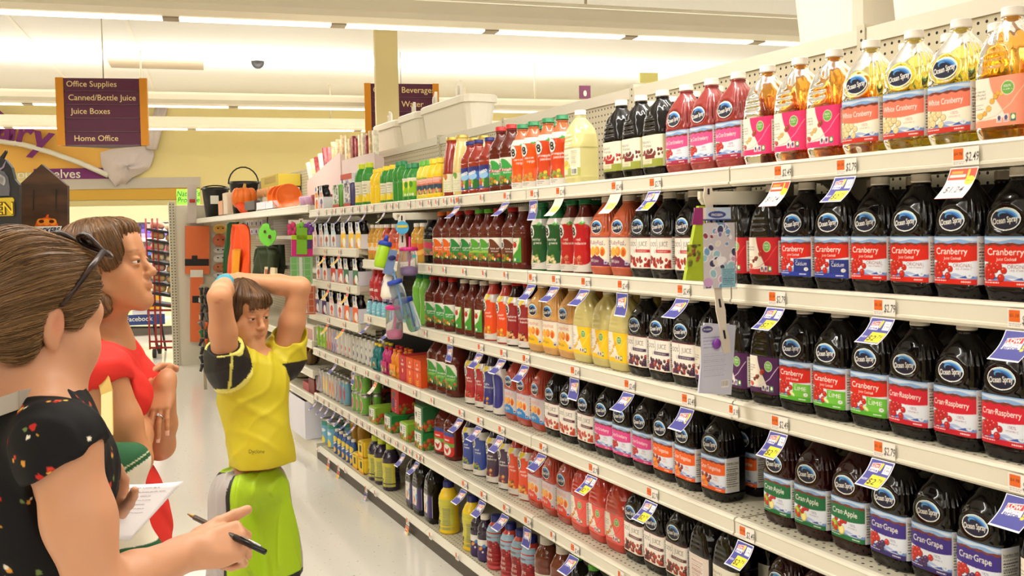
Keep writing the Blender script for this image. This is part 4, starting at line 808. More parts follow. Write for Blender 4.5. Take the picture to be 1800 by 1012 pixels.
def inworld(p): return rw @ np.array(p)+np.array(e.location)
xs = [rel(atp(x, 440, CASE0))[0] for x in (-5, 45, 232, 300)]
for i in range(3):
    for (x0, x1, side) in ((xs[0], xs[1], 'left'), (xs[2], xs[3], 'right')):
        for t in range(2 if i < 2 else 3):
            x = x0+.05; kk = 0
            while x < x1-.03:
                nme = YC[(0, 0, 1, 1, 4, 2, 3)[(kk//2+i*3+t) % 7]][0]; o = put('yogurt_tub', tubs[nme], None, inworld((x, .30, cs[i]+.001+.077*t)), 0)
                tag(o, f'tiny {nme} yogurt tub on the {("lowest", "middle", "upper")[i]} dairy case shelf, {side} end', 'yogurt tub', f'{nme} yogurt tubs, {("lowest", "middle", "upper")[i]} shelf, {side}'); x += .083; kk += 1
# ceiling strip lights
HOUS = mat('lamp_housing', (236, 226, 202), .5); LENS = mat('lamp_lens', (255, 246, 226), .5, emit=5.0); JOINT = mat('lamp_joint', (168, 152, 128), .6)
def lightrow(P, length, label, w=.17, h=.17, seg=1.42, ph=0):
    e = empty('strip_light', P, math.atan2(RDIR[1], RDIR[0]), label, 'ceiling light'); L = length/2
    b = MB(); b.prism([(-L, -w, -.02), (-L, -w, .03), (-L, -w*.55, h-.03), (-L, -w*.3, h), (-L, w*.3, h), (-L, w*.55, h-.03), (-L, w, .03), (-L, w, -.02), (-L, w*.5, -.045), (-L, -w*.5, -.045)], (length, 0, 0)); b.build('housing', HOUS, e)
    x = -L+ph
    while x < L-.2:
        b = MB(); b.box(x+.06, -.04, -.056, x+seg-.06, .07, -.046); b.build('lens', LENS, e); b = MB(); b.box(x-.06, -.05, -.0555, x+.06, .08, -.046); b.build('joint', JOINT, e); x += seg
    for x in (-4.6, -1.6, 1.5, 3.6): b = MB(); b.tube([(x, 0, h), (x, 0, .64)], .012, 6); b.build('hanger_rod', HOUS, e)
    return e
seg0 = float(np.linalg.norm(atz(600, 24, ROWZ)-atz(298, 10, ROWZ))); c0 = float(np.dot(atz(298, 10, ROWZ)-_a, RDIR))
lightrow(_a+RDIR*3.0, 12, 'long strip light with bright lens panels across the top', .2, .2, seg0, (c0-3.0+6) % seg0)
for k, (x, y, z, lab) in enumerate(((480, 183, ROWZ, 'second row of strip light, crossing behind the aisle sign'), (400, 222, 3.15, 'farthest strip light close to the dairy wall'))):
    P = atz(x, y, z); lightrow(P*[1, 1, 0]+Z3*z, 16, lab, .09, .13, 2.4, .3)
b = MB(); p = atz(276, 113, 3.89); b.obox(p, RDIR*.6, RNRM*.3, Z3*.015); tag(b.build('ceiling_vent', JOINT), 'rectangular grey vent in the ceiling above the aisle sign', 'vent')
b = MB(); p = atz(453, 108, 3.9); b.ball(p, (.09, .09, .10)); tag(b.build('dome_camera', BLK), 'small dark dome camera on the ceiling', 'camera dome')
# column
e = None; pc = atd(680.5, 200, 11.0); b = MB(); b.obox(pc*[1, 1, 0]+Z3*1.95, WD*.125, WN*.125, Z3*1.95); o = b.build('support_column', mat('cream_column', (240, 222, 164), .6)); tag(o, 'square cream support column rising behind the shelves', 'column')
# hanging aisle signs
GOLD = mat('sign_gold', (222, 146, 28), .5); SIGNT = mat('sign_lettering', (246, 220, 160), .5)
def aisle_sign(tl, tr, bot, dep, lines, label, ang=-14):
    a = math.radians(ang); d = np.array([math.cos(a), math.sin(a), 0]); n = np.array([-d[1], d[0], 0]); P = atd(*tl, dep)
    def q(x, y): return atp(x, y, P, n)
    A, B, C = q(*tl), q(*tr), q(tl[0]+6, bot); w = float(np.dot(B-A, d)); h = float(A[2]-C[2]); o = A*[1, 1, 0]+Z3*C[2]
    e = empty('aisle_sign', o, a, label, 'sign'); b = MB(); b.prism([(0, .03, 0), (w, .03, 0), (w/2, .34, 0)], (0, 0, h)); b.build('body', mat('sign_underside', (40, 16, 30), .6), e)
    for x in (0, w-.085*w): b = MB(); b.box(x, -.01, -.0, x+.085*w, .04, h); b.build('side_frame', GOLD, e)
    k = len(lines)
    for i, t in enumerate(lines):
        z1 = h-i*h/k; b = MB(); b.box(.085*w, 0, z1-h/k+.008, w*.915, .03, z1-.004); s = b.build('slat', PUR, e)
        if t: lettering(t, h/k*.60, np.array([w*(.118+.017*i), 0, z1-h/k*.66]), np.array([1., 0, 0]), Z3, SIGNT, s, .004, .005, .98, al='l')
        b = MB(); b.box(.1*w, -.002, z1-h/k, w*.9, .01, z1-h/k+.006); b.build('slat_edge', mat('slat_edge', (130, 90, 100), .4), s)
    b = MB(); b.tube([(w/2, .1, h), (w/2, .1, 3.9-o[2])], .006, 6); b.build('hanger', HOUS, e)
aisle_sign((97, 136), (258, 140), 256, 9.6, ['Office Supplies', 'Canned/Bottle Juice', 'Juice Boxes', '', 'Home Office'], 'plum aisle sign with gold sides listing office supplies and juice')
aisle_sign((640, 146), (771, 148), 246, 12.5, ['Canned Beverages', 'Bottled Water', 'Batteries', 'Water'], 'plum aisle sign half hidden behind the cream column')
p = atd(1028, 162, 15); b = MB(); b.obox(p, WD*.09, WN*.01, Z3*.1); o = b.build('hanging_sign', PUR); tag(o, 'tiny plum sign hanging far away above the shelves', 'sign')
b = MB(); b.ball(p-WN*.015-Z3*.02, (.03, .006, .045)); b.build('emblem', SIGNT, o)
p = atd(1140, 137, 13.5); b = MB(); b.obox(p, WD*.13, WN*.02, Z3*.07); tag(b.build('hanging_sign', mat('pale_yellow_sign', (250, 240, 150), .6)), 'pale yellow sign far away behind the pegboard rail', 'sign')
# white totes on top of the shelving
TOTE = mat('white_tote', (240, 232, 214), .5)
def tote(y0, y1, z, h, label, x0=XB+.01, x1=XB+.52, tap=.03):
    e = empty('storage_tote', ((x0+x1)/2, (y0+y1)/2, z), 0, label, 'storage bin', 'white totes on top of the shelving'); w, l = (x1-x0)/2, (y1-y0)/2; b = MB()
    rs = [(w-tap, l-tap, 0), (w-.012, l-.012, h-.05), (w-.012, l-.012, h-.045), (w, l, h-.045), (w, l, h-.008), (w-.008, l-.008, h), (w-.03, l-.03, h), (w-.05, l-.05, .03)]
    V = []; F = []
    for a, c, zz in rs:
        r = .06; V += [(sx*(a-r)+r*math.cos(t)*1.0, sy*(c-r)+r*math.sin(t), zz) for (sx, sy, t0) in ((1, 1, 0), (-1, 1, PI/2), (-1, -1, PI), (1, -1, 1.5*PI)) for t in (t0, t0+PI/6, t0+PI/3, t0+PI/2)]
    n = 16; F = [(i*n+k, i*n+(k+1) % n, (i+1)*n+(k+1) % n, (i+1)*n+k) for i in range(len(rs)-1) for k in range(n)]+[tuple(range(n))[::-1], tuple(range((len(rs)-1)*n, len(rs)*n))]
    b.add(V, F, 0, False); b.build('bin', TOTE, e); return e
zt_ = 2.142
def ty_(x, z=2.3): return px2y(x, XB+.05, z)
ys = [ty_(x) for x in (662, 706, 746, 830)]
TN = ['farthest', 'third', 'second', 'nearest']
for i in range(3): tote(ys[i+1]+.004, ys[i]-.004, zt_, .185+.008*i, f'white storage tote on the shelf top, {("left", "middle", "right")[i]} of three by the column', XB+.005, XB+.23)
def lid(x, y, X, lab, s=1.0):
    c = atx(x, y, X); b = MB(); a, h = .13*s, .17*s; P = [(-.16, -h), (.16, -h)]+[(.16-.05+.05*math.cos(t), h-.05+.05*math.sin(t)) for t in np.linspace(0, PI/2, 5)]+[(-.16+.05+.05*math.cos(t), h-.05+.05*math.sin(t)) for t in np.linspace(PI/2, PI, 5)]
    b.prism([(p*.25, p*s, q) for p, q in P], (.018, 0, 0)); e = b.build('tote_lid', TOTE, None, c)
    b = MB(); b.prism([(p*.25*.75-.012, p*.75*s, q*.75) for p, q in P], (.012, 0, 0)); b.build('raised_panel', TOTE, e); return tag(e, lab, 'lid', 'tote lids stood on end')
for i, (x, y, X) in enumerate(((685, 224, XB+.11), (727, 211, XB+.12), (764, 197, XB+.12), (806, 181, XB+.12))): lid(x, y, X, f'white tote lid stood on end, {ORD[i]} of four from left', .62+.04*i)
tote(ty_(645)+.05, ty_(608), zt_, .13, 'low white tote with green label beyond the column', XB+.01, XB+.3)
b = MB(); p = atx(639, 252, XB+.004); b.obox(p, (.004, 0, 0), (0, .09, 0), Z3*.035); e = b.build('label_card', WHITEP); tag(e, 'small green and white card at the tote corner', 'card'); b = MB(); b.obox((p[0]-.006, p[1], p[2]), (.002, 0, 0), (0, .07, 0), Z3*.022); b.build('green_print', mat('leaf_green', (120, 170, 100), .6), e)
yn = [px2y(1362, XB+.05, 2.2), px2y(1519, XB+.05, 2.2)]
tote(yn[1]+.005, yn[0], zt_, .62, 'large white tote above the amber bottles, left of two', XB+.03, XB+.65, .05); tote(yn[1]-.95, yn[1]-.005, zt_, .66, 'large white tote above the golden bottles, right of two', XB+.03, XB+.65, .05)
# ------------------------------------------------------------------ price tags and stickers on the rails
def a_sticker(old, new):
    a = Art(-.031, -.018, .031, .019, .0012, (240, 232, 222)); a.rect(-.028, -.006, -.005, .016, (226, 104, 34)); a.text(old, -.0165, .003, .0085, (110, 40, 10), fit=.019); a.text(new, .0145, -.009, .024, (24, 22, 24), fit=.030, bold=.01, shear=.1); a.lines(-.028, -.010, .0, 2, .004, (130, 120, 120), .0012); return a
def a_low():
    a = Art(-.033, 0, .033, .075, .0012, (240, 236, 240)); a.rect(-.0305, .005, .0305, .0725, (76, 76, 158)); a.poly([(-.024, .030), (.014, .033), (.014, .062), (-.022, .056)], (240, 236, 240)); a.poly([(-.022, .045), (.012, .047), (.012, .060), (-.021, .0545)], (206, 44, 44))
    a.text('LOW', -.005, .047, .013, (245, 240, 240), fit=.028, bold=.03, rot=.1); a.text('EVERYDAY', -.005, .0405, .0055, (76, 76, 158), fit=.03); a.text('price', -.006, .031, .0125, (76, 76, 158), fit=.03, bold=.03)
    a.poly([(.016, .037), (.020, .037), (.026, .062), (.017, .064)], (244, 220, 50)); a.ell(.018, .032, .0035, .0035, (244, 220, 50)); return a
def a_now():
    a = Art(-.033, 0, .033, .075, .0011, (240, 236, 240)); a.rect(-.0305, .004, .0305, .0725, (76, 76, 158)); a.poly([(-.026, .042), (-.002, .042), (.0, .067), (-.024, .063)], (240, 236, 240)); a.poly([(-.0245, .053), (-.003, .054), (-.002, .065), (-.023, .062)], (206, 60, 60)); a.text('LOW', -.0135, .055, .009, (245, 240, 240), fit=.018, bold=.03); a.text('price', -.0135, .044, .009, (76, 76, 158), fit=.02, bold=.03)
    a.poly([(.0, .048), (.003, .048), (.0075, .067), (.001, .068)], (244, 220, 50)); a.rect(.010, .043, .028, .066, (240, 236, 240)); a.text('Was', .019, .058, .005, INK); a.text('2.99', .019, .049, .008, INK, fit=.014); a.text('NOW', -.021, .018, .0085, (220, 216, 236), fit=.015, bold=.02); a.rect(-.010, .006, .0285, .036, (244, 226, 60)); a.text('$2', .001, .011, .022, (24, 22, 20), fit=.02, bold=.01); a.text('79', .019, .019, .014, (24, 22, 20), fit=.012); return a
def a_sale():
    a = Art(-.033, 0, .033, .078, .0011, (240, 230, 222)); a.rect(-.033, 0, .033, .0015, RED); a.rect(-.031, .050, .031, .0755, (226, 74, 40)); a.rect(-.028, .056, .008, .062, (240, 220, 210)); a.rect(-.026, .064, .0, .070, (240, 160, 50)); a.rect(.011, .055, .016, .073, (244, 200, 70)); a.ell(.021, .048, .0105, .0105, (246, 214, 40)); a.text('50% off', .021, .046, .005, (120, 60, 10), fit=.015); a.text('$1.24', -.004, .018, .023, (26, 24, 26), fit=.042, shear=.1, bold=.005); a.lines(-.028, .009, .02, 1, .004, (170, 150, 150), .0012); return a
def a_saley():
    a = Art(-.033, 0, .033, .078, .0018, (236, 214, 200)); a.rect(-.029, .030, .029, .072, (240, 206, 190)); a.rect(-.02, .02, .029, .045, (244, 226, 110)); a.text('$2.50', .0, .024, .016, (150, 110, 70), fit=.036); return a
def a_oy():
    a = Art(-.033, 0, .033, .078, .0025, (240, 226, 212)); a.poly([(-.029, .01), (.02, .005), (.029, .05), (-.029, .06)], (236, 190, 50)); a.rect(-.029, .058, .029, .075, (214, 70, 40)); a.text('SALE', -.002, .026, .02, (190, 60, 30), fit=.04); return a
TAGW = {}
def tagmesh(kind, out, curl):
    k = (kind, out)
    if k not in TAGW:
        a = {'low': a_low, 'now': a_now, 'sale': a_sale, 'saley': a_saley, 'oy': a_oy}[kind](); h = a.v1; dn = math.sqrt(h*h-out*out)
        TAGW[k] = a.mesh('price_tag', lambda U, V: np.stack([-.010-out*(1-V/h)+curl*np.sin(PI*V/h), -U, -.010-dn*(1-V/h)-.5*curl*np.sin(PI*V/h)], 1), CARD)
    return TAGW[k]
STK = {}
def stk(old, new):
    k = (old, new)
    if k not in STK: STK[k] = a_sticker(old, new).mesh('price_sticker', lambda U, V: np.stack([-.0076+0*U, -U, V-.022], 1), PAPER)
    return STK[k]
TAGS = {'top': '1690:sale 1480:now 1368:sale 1149:now 1081:saley 982:saley 936:lowv 888:low 803:low 674:now 640:low 615:low 597:low 579:low 556:low',
        'second': '1790:low 1547:now 1358:now 1199:low 1092:lowv 1027:low 974.5:low 933.5:low', 'third': '1791:low 1547:now 1363:now 1202:low 1104:low 1008:lowv 922:low 882:low 842:low 789:lowv 683:low 646:low',
        'fourth': '1778:low 1545:now 1305:now 1144:now 1040:now 952:low 879:low 841:low 808:low 659:sale 619:lowv 588:low', 'fifth': '1008:low 925:lowv 887:low 847:low 814:low 732:low 708:low 622:low 609:low 597:low 586:low 574:low 565:low 554:low', 'bottom': '714:sale 641:low 592.6:oy 575:oy'}
STKS = {'top': '847 808 795 782 768 755 740 719 698 688 655 630 604 588 572', 'second': '889 851 816 781 756 727', 'third': '748 703 1290', 'fourth': '760 729 702 680 664 645 604 570 560', 'fifth': '1092 972 742 722 697 684 673 660 648 635', 'bottom': '804 757 660 607 560'}
TD = {'low': 'indigo everyday price tag', 'now': 'indigo tag with yellow price box', 'sale': 'red and white sale tag', 'saley': 'pale yellow sale tag', 'oy': 'orange and yellow sale tag'}
random.seed(21)
def railtag(k, Y, z, kind, lab, x0=D, s=1.0):
    vert = kind.endswith('v'); kd = kind[:-1] if vert else kind
    out = .012 if vert else .048+(random.random()<.5)*.006; far = Y > 4.3
    c = .52 if k in ('top', 'fifth') and Y > 4.8 else (.8 if far else 1)
    if k == 'bottom': out = .03
    o = put('price_tag', tagmesh(kd, round(out, 3), .004 if vert else .006), None, (x0, Y, z-.034)); o.scale = (1, c, 1); tag(o, lab, 'price tag', f'{k} rail price tags')
    o2 = put('price_sticker', stk(*random.choice((('$5.58', '$2.79'), ('$4.98', '$2.49')))) if kd != 'sale' else stk('$4.98', '$2.49'), o, (0, 0, .034)); return o
for k, t in TAGS.items():
    L = sorted(parse(t)); n = len(L)
    for i, (x, kd) in enumerate(L):
        Y = px2y(x+8, D-.006, SHZ[k]-.02) if x > 1200 else px2y(x+3, D-.006, SHZ[k]-.02)
        nm = ('upright ' if kd.endswith('v') else '')+TD[kd.rstrip('v') if kd != 'sale' else kd]
        railtag(k, Y, SHZ[k]-(.003 if k != 'bottom' else .0), kd, f'{nm}, {["first","second","third","fourth","fifth","sixth","seventh","eighth","ninth","tenth","eleventh","twelfth","thirteenth","fourteenth","fifteenth"][i]} tag from left, {k} rail')
    S_ = sorted(float(v) for v in STKS[k].split())
    for i, x in enumerate(S_):
        o = put('price_sticker', stk('$3.98', '$1.99'), None, (D, px2y(x, D-.006, SHZ[k]-.02), SHZ[k]-.003 if k != 'bottom' else .10)); o.scale = (1, .62, .9)
        tag(o, f'lone orange and white price sticker, {["first","second","third","fourth","fifth","sixth","seventh","eighth","ninth","tenth","eleventh","twelfth","thirteenth","fourteenth","fifteenth"][i]} from left, {k} rail', 'price sticker', f'{k} rail stickers')
for j, (k, xs) in enumerate({'upper': (572, 597), 'middle': (578, 612), 'lower': (577, 605)}.items()):
    for i, x in enumerate(xs): railtag(k, px2y(x, D-.026, SMZ[k]-.02), SMZ[k]-.003, 'oy', f'orange sale tag, {("left", "right")[i]} of two on the {k} short shelf', D-.02)

# ------------------------------------------------------------------ cartons, cans and packs of the far sections
def row_at(s, X, z): return [(px2y(x, X, z), t) for x, t in parse(s)]
def box_art(e, w, h, paint, res=.003, x=-.0008, name='front_print', y0=0, z0=0):
    a = Art(-w/2, 0, w/2, h, res, (236, 230, 222)); paint(a)
    put(name, a.mesh(name, lambda U, V: np.stack([x+0*U, y0-U, z0+V], 1), CARD), e)
def side_art(e, y, d, h, paint, res=.003, name='side_print'):
    a = Art(0, 0, d, h, res, (236, 230, 222)); paint(a); put(name, a.mesh(name, lambda U, V: np.stack([U, y-.0008+0*U, V], 1), CARD), e)
CW = mat('white_carton', (236, 230, 222), .55)
def oval(a, u, v, r=.017): a.ell(u, v, r, r*1.5, (28, 30, 56)); a.ell(u, v-.2*r, r*.8, r*1.0, (226, 224, 226)); a.ell(u+.1*r, v+.35*r, r*.72, r*.85, (50, 90, 160)); a.ell(u, v-.45*r, r*.5, r*.3, (200, 206, 220))
def carton(y, z, c, c2, lab, grp, style, X=D+.015):
    e = empty('bottle_carton', (X, y, z), 0, lab, 'drink carton', grp); w, hh = .108, .158
    b = MB(); b.box(.001, -w/2, 0, .115, w/2, .085); b.build('carton_body', CW, e)
    def paint(a):
        if style == 'half': a.rect(-.06, .0, .06, .092, c); a.poly([(-.054, .0), (.0, .0), (.054, .03), (.054, .0)], (226, 214, 190)); a.ell(.012, .038, .03, .026, (240, 236, 230)); a.ell(-.03, .02, .016, .02, c2)
        else: a.rect(-.036, .086, .036, .118, c2); a.ell(0, .048, .030, .026, c); a.rect(-.03, .012, .03, .04, c2); a.rect(-.012, .014, .004, .05, c)
        oval(a, -.016, .132); a.rect(-.06, 0, .06, .006, c)
        a.cut((a.V < .098) | ((a.U < .018+.9*np.maximum(0, .158-a.V)**1.25) & (a.U > -.05)))
    box_art(e, w, hh, paint, .0032, 0)
    for yy in (.028, -.028):
        b = MB(); b.lathe([(.024, .085), (.026, .10), (.02, .125), (.013, .14), (.013, .150), (.016, .151), (.016, .165), (.013, .166)], 14, (.032, yy, 0)); b.build('bottle_neck', DARK, e)
    return e
def packs(s, z, X, fn, hw):
    it = [[px2y(x, X, z+.07)-hw, hw, t] for x, t in parse(s)]; it.sort(key=lambda r: r[0]); settle(it); it = it[::-1]
    for i, (y, h, t) in enumerate(it): fn(i, len(it), y, t)
PAL = {'red': ((206, 60, 40), (236, 190, 180)), 'org': ((236, 96, 30), (240, 150, 50)), 'grn': ((40, 110, 66), (206, 70, 40)), 'pur': ((70, 44, 100), (190, 40, 50)), 'yel': ((248, 196, 30), (236, 140, 40)), 'pnk': ((226, 150, 140), (230, 190, 190)), 'blu': ((170, 80, 60), (190, 214, 226)), 'lil': ((110, 90, 150), (226, 170, 160))}
def mk(zname):
    def f(i, n, y, t):
        k = t[:3]; c, c2 = PAL[k]; cn = dict(red='red', org='orange', grn='green', pur='purple', yel='yellow', pnk='pale pink', blu='pale blue', lil='lilac')[k]
        carton(y, SMZ[zname]+.001 if zname in SMZ else SHZ[zname]+.001, c, c2, f'white four-pack carton with {cn} print, {ORD[i]} from left, {zname} {"short " if zname in SMZ else ""}shelf', f'four-pack cartons, {zname}', 'half' if t.endswith('h') else 'thin', D+.0 if zname in SMZ else D+.03)
    return f
packs('550:pnk 560.7:pnk 570:blu 582:blu 599:yelh 612.6:yelh 624.7:yelh', SMZ['upper'], D, mk('upper'), .055)
packs('556:red 567:red 581.5:redh 594:redh 604:grnh 620:grnh', SMZ['middle'], D, mk('middle'), .055)
packs('553.8:purh 566:purh 579:red 593:red 605:orgh 620:orgh', SMZ['lower'], D, mk('lower'), .055)
packs('553:org 561:lil', SHZ['top'], D+.03, mk('top'), .056)
# plastic wrapped produce-print packs on the far top shelf
def a_bag(c, c2):
    def f(a): a.rect(-.2, 0, .2, .3, (206, 204, 196)); veg(a, -.06, .06, .02, .15, 60, 5, (c, c2, (230, 226, 220), (60, 60, 60)), (.006, .013)); a.rect(-.2, 0, .2, .025, (190, 60, 40))
    return f
for i, (x, c, c2, n) in enumerate(((584, (70, 150, 60), (120, 180, 80), 'green'), (603, (130, 110, 160), (90, 80, 130), 'violet'))):
    y = px2y(x, D+.04, SHZ['top']+.07)-.085; e = empty('drink_pack', (D+.04, y, SHZ['top']+.001), 0, f'{n} printed film pack of slim cans on the far top shelf', 'drink pack', 'film packs')
    b = MB(); b.rbox(0, -.08, 0, .14, .08, .155, .02); b.build('wrapped_body', mat(f'{n}_film', c2, .25), e); box_art(e, .15, .15, a_bag(c, c2), .003, -.001)
e = empty('drink_pack', (D+.2, px2y(604, D+.2, SHZ['top']+.2)-.06, SHZ['top']+.001), 0, 'tall white carton stacked behind the film packs', 'drink pack')
b = MB(); b.box(0, -.14, 0, .14, .14, .24); b.build('carton_body', CW, e); box_art(e, .27, .24, lambda a: (a.rect(-.2, .20, .2, .24, (200, 80, 60)), oval(a, -.09, .18, .02), a.rect(-.02, .08, .06, .2, (190, 190, 196)), a.ell(.02, .17, .03, .02, (110, 130, 180)), a.rect(-.14, .1, -.06, .14, (236, 150, 130))), .004)
# slim cans
CANM = mat('aluminium_can', (190, 186, 180), .32, metal=.75)
_can = {}
def can(kind, loc, lab, grp):
    if kind not in _can:
        bg, spots, hh, r = dict(silver=((206, 202, 194), [(0, .05, .011, .016, (70, 56, 110)), (.0, .1, .012, .008, (120, 116, 130))], .156, .029), cherry=((214, 208, 200), [(0, .06, .011, .014, (206, 50, 40)), (.0, .025, .012, .01, (226, 150, 150))], .156, .029), green=((150, 190, 70), [(0, .1, .014, .02, (206, 200, 190)), (.0, .05, .01, .01, (60, 120, 50))], .156, .029),
            pink=((206, 160, 150), [(0, .04, .012, .03, (200, 70, 50)), (0, .12, .014, .014, (190, 180, 190))], .156, .029), violet=((190, 176, 196), [(0, .04, .012, .03, (90, 70, 140)), (0, .12, .012, .016, (150, 140, 160))], .156, .029),
            citrus=((196, 190, 180), [(0, .075, .016, .055, (240, 180, 40)), (0, .06, .01, .03, (250, 214, 80))], .156, .029), orange=((196, 190, 180), [(0, .07, .016, .055, (232, 130, 40)), (.004, .08, .006, .03, (200, 60, 50))], .156, .029), blue=((110, 160, 180), [(0, .075, .018, .05, (196, 60, 60)), (0, .08, .009, .025, (120, 70, 110))], .156, .029),
            grapes=((186, 176, 180), [(0, .075, .015, .055, (96, 60, 90)), (0, .08, .006, .04, (230, 220, 220))], .156, .029), lime=((110, 170, 60), [(0, .060, .020, .044, (196, 186, 176)), (0, .058, .015, .034, (190, 70, 50)), (0, .094, .008, .008, (226, 180, 80))], .122, .033),
            pine=((110, 176, 206), [(0, .15, .1, .02, (70, 150, 130)), (0, .03, .035, .032, (246, 220, 60)), (-.03, .15, .014, .02, (206, 60, 40)), (.01, .1, .03, .012, (226, 236, 240))], .178, .052))[kind]
        b = MB(); b.lathe([(r*.8, 0), (r, .008), (r, hh-.012), (r*.86, hh-.001), (r*.86, hh), (r*.80, hh-.004)], 20); m1 = b.mesh('drink_can', CANM)
        a = Art(-r*2.2, .010, r*2.2, hh-.014, .0035, bg)
        for u, v, ru, rv, c in spots: a.ell(u, v, ru, rv, c)
        _can[kind] = (m1, a.mesh('printed_wrap', lambda U, V: np.stack([-(r+.0006)*np.cos(U/r), -(r+.0006)*np.sin(U/r), V], 1), FILM), hh)
    o = tag(put('drink_can', _can[kind][0], None, loc), lab, 'can', grp); put('printed_wrap', _can[kind][1], o); return o
def canrow(s, shelfz, X, pitch, layers=1, deep=2, nm=''):
    it = [[px2y(x, X, shelfz+.08)-.03, pitch/2-.0007, t] for x, t in parse(s)]; it.sort(key=lambda r: r[0]); settle(it); it = it[::-1]; cnt = {}; tot = {}
    for r in it: tot[r[2]] = tot.get(r[2], 0)+1
    for y, h, t in it:
        cnt[t] = cnt.get(t, 0)+1
        for l in range(layers):
            for d in range(deep):
                where = ('' if d == 0 else 'behind, ')+('' if layers == 1 else ('upper, ' if l else 'lower, '))
                can(t, (X+pitch/2+d*pitch*1.02, y, shelfz+.001+l*(_can[t][2]+.001 if t in _can else .157)), f'slim {dict(cherry="white cherry print", citrus="yellow citrus print", orange="orange fruit print", grapes="grape print", blue="blue flower print", lime="green and red print", pine="pineapple print").get(t, t)} can, {where}{ORD[cnt[t]-1]} of {CARD_N[tot[t]-1]} from left, {nm}', f'{t} cans, {nm}{" back" if d else ""}')
canrow('555:green 561:green 567:green 572:pink 577:pink 581:violet 585:violet 590:cherry 597:cherry 604:cherry 611:cherry 618:silver 625:silver 632:silver 640:silver 647:silver', SHZ['fourth'], D+.035, .0595, 1, 2, 'fourth shelf')
canrow('554:grapes 559:grapes 566:citrus 571:citrus 577:orange 582:orange 588:grapes 595:blue 601:blue', SHZ['fifth'], D+.035, .0595, 1, 2, 'fifth shelf')
canrow('616:lime 623.5:lime 631:lime', SHZ['fifth'], D+.035, .068, 2, 2, 'fifth shelf')
canrow('551:pine 564:pine 574:pine', SHZ['bottom'], D+.06, .106, 1, 2, 'bottom shelf')
b_small = []
# drink boxes and wrapped multipacks on the fourth shelf
def energy(c, c2):
    def f(a):
        a.rect(-.1, 0, .1, .2, c); a.rect(-.1, .078, .1, .081, (170, 40, 20)); a.text('V8', 0, .108, .02, (240, 226, 200), fit=.02, bold=.02); a.ell(0, .111, .013, .016, c); a.text('V8', 0, .106, .014, WHT, fit=.017, bold=.03); a.text('+ENERGY', 0, .085, .014, (240, 226, 200), fit=.044, bold=.03); a.ell(-.016, .118, .008, .005, (80, 130, 40)); a.ell(0, .058, .009, .011, (240, 190, 150))
        for i in range(3): a.line([(-.018, .03-.01*i), (0, .02-.01*i+.006), (.018, .034-.01*i)], .004, c2)
    return f
for i, (x, c, c2, n) in enumerate(((701.5, (196, 32, 40), (190, 50, 90), 'red'), (714, (232, 84, 24), (246, 196, 40), 'orange'), (727, (232, 84, 24), (246, 196, 40), 'orange'))):
    y = px2y(x, D+.03, SHZ['fourth']+.07)-.056; e = empty('drink_box', (D+.03, y, SHZ['fourth']+.001), 0, f'{n} energy drink box, {("leftmost", "middle", "rightmost")[i]} of three on the fourth shelf', 'drink box', 'energy drink boxes')
    b = MB(); b.box(0, -.054, 0, .20, .054, .138); b.build('box_body', mat(f'{n}_carton_box', c, .45), e); box_art(e, .108, .138, energy(c, c2), .0025)
def multipack(x, z, X, c, capc, lab, grp, hw=.065, n=4, hh=1.0):
    y = px2y(x, X, z+.07)-hw; e = empty('drink_multipack', (X, y, z+.001), 0, lab, 'drink pack', grp)
    for i in range(n):
        b = MB(); b.lathe([(r*.98*hh, q*hh) for r, q in ((.026, 0), (.029, .004), (.0295, .07), (.025, .085), (.028, .095), (.026, .112), (.015, .132), (.013, .136), (.013, .139))], 14, (.033+(i//2)*.062, (.033 if i % 2 else -.033), 0)); b.build('small_bottle', mat(c[0], c[1], .25), e)
        b = MB(); b.lathe([(.0145, .139*hh), (.0145, .152*hh), (.012, .153*hh)], 12, (.033+(i//2)*.062, (.033 if i % 2 else -.033), 0)); b.build('cap', CAPS[capc], e)
    b = MB(); b.rbox(.0, -.065, .012, .128, .065, .075, .028); b.build('printed_band', mat(c[2], c[3], .3), e); box_art(e, .10, .06, c[4], .003, -.0006, 'front_print', 0, .014); return e
fr_ = lambda *cs: (lambda a: (a.rect(-.1, 0, .1, .1, cs[0]), veg(a, -.045, .045, .004, .03, 14, 3, cs[1:], (.005, .009))))
multipack(651, SHZ['fourth'], D+.02, ('teal_bottle', (20, 110, 116), 'teal_band', (30, 120, 120), fr_((30, 120, 120), (226, 206, 120), (60, 130, 60), (150, 60, 40))), 'y', 'teal drink multipack with yellow cap on the fourth shelf', 'fruit drink multipacks')
multipack(668, SHZ['fourth'], D+.02, ('magenta_bottle', (186, 40, 110), 'magenta_band', (170, 40, 90), fr_((190, 44, 110), (150, 30, 40), (226, 200, 150), (110, 150, 60))), 'r', 'magenta drink multipack on the fourth shelf', 'fruit drink multipacks')
multipack(683, SHZ['fourth'], D+.02, ('amber_bottle', (232, 140, 30), 'amber_band', (236, 140, 30), fr_((238, 150, 30), (226, 90, 30), (70, 150, 50), (240, 200, 140))), 'o', 'amber orange drink multipack on the fourth shelf', 'fruit drink multipacks')
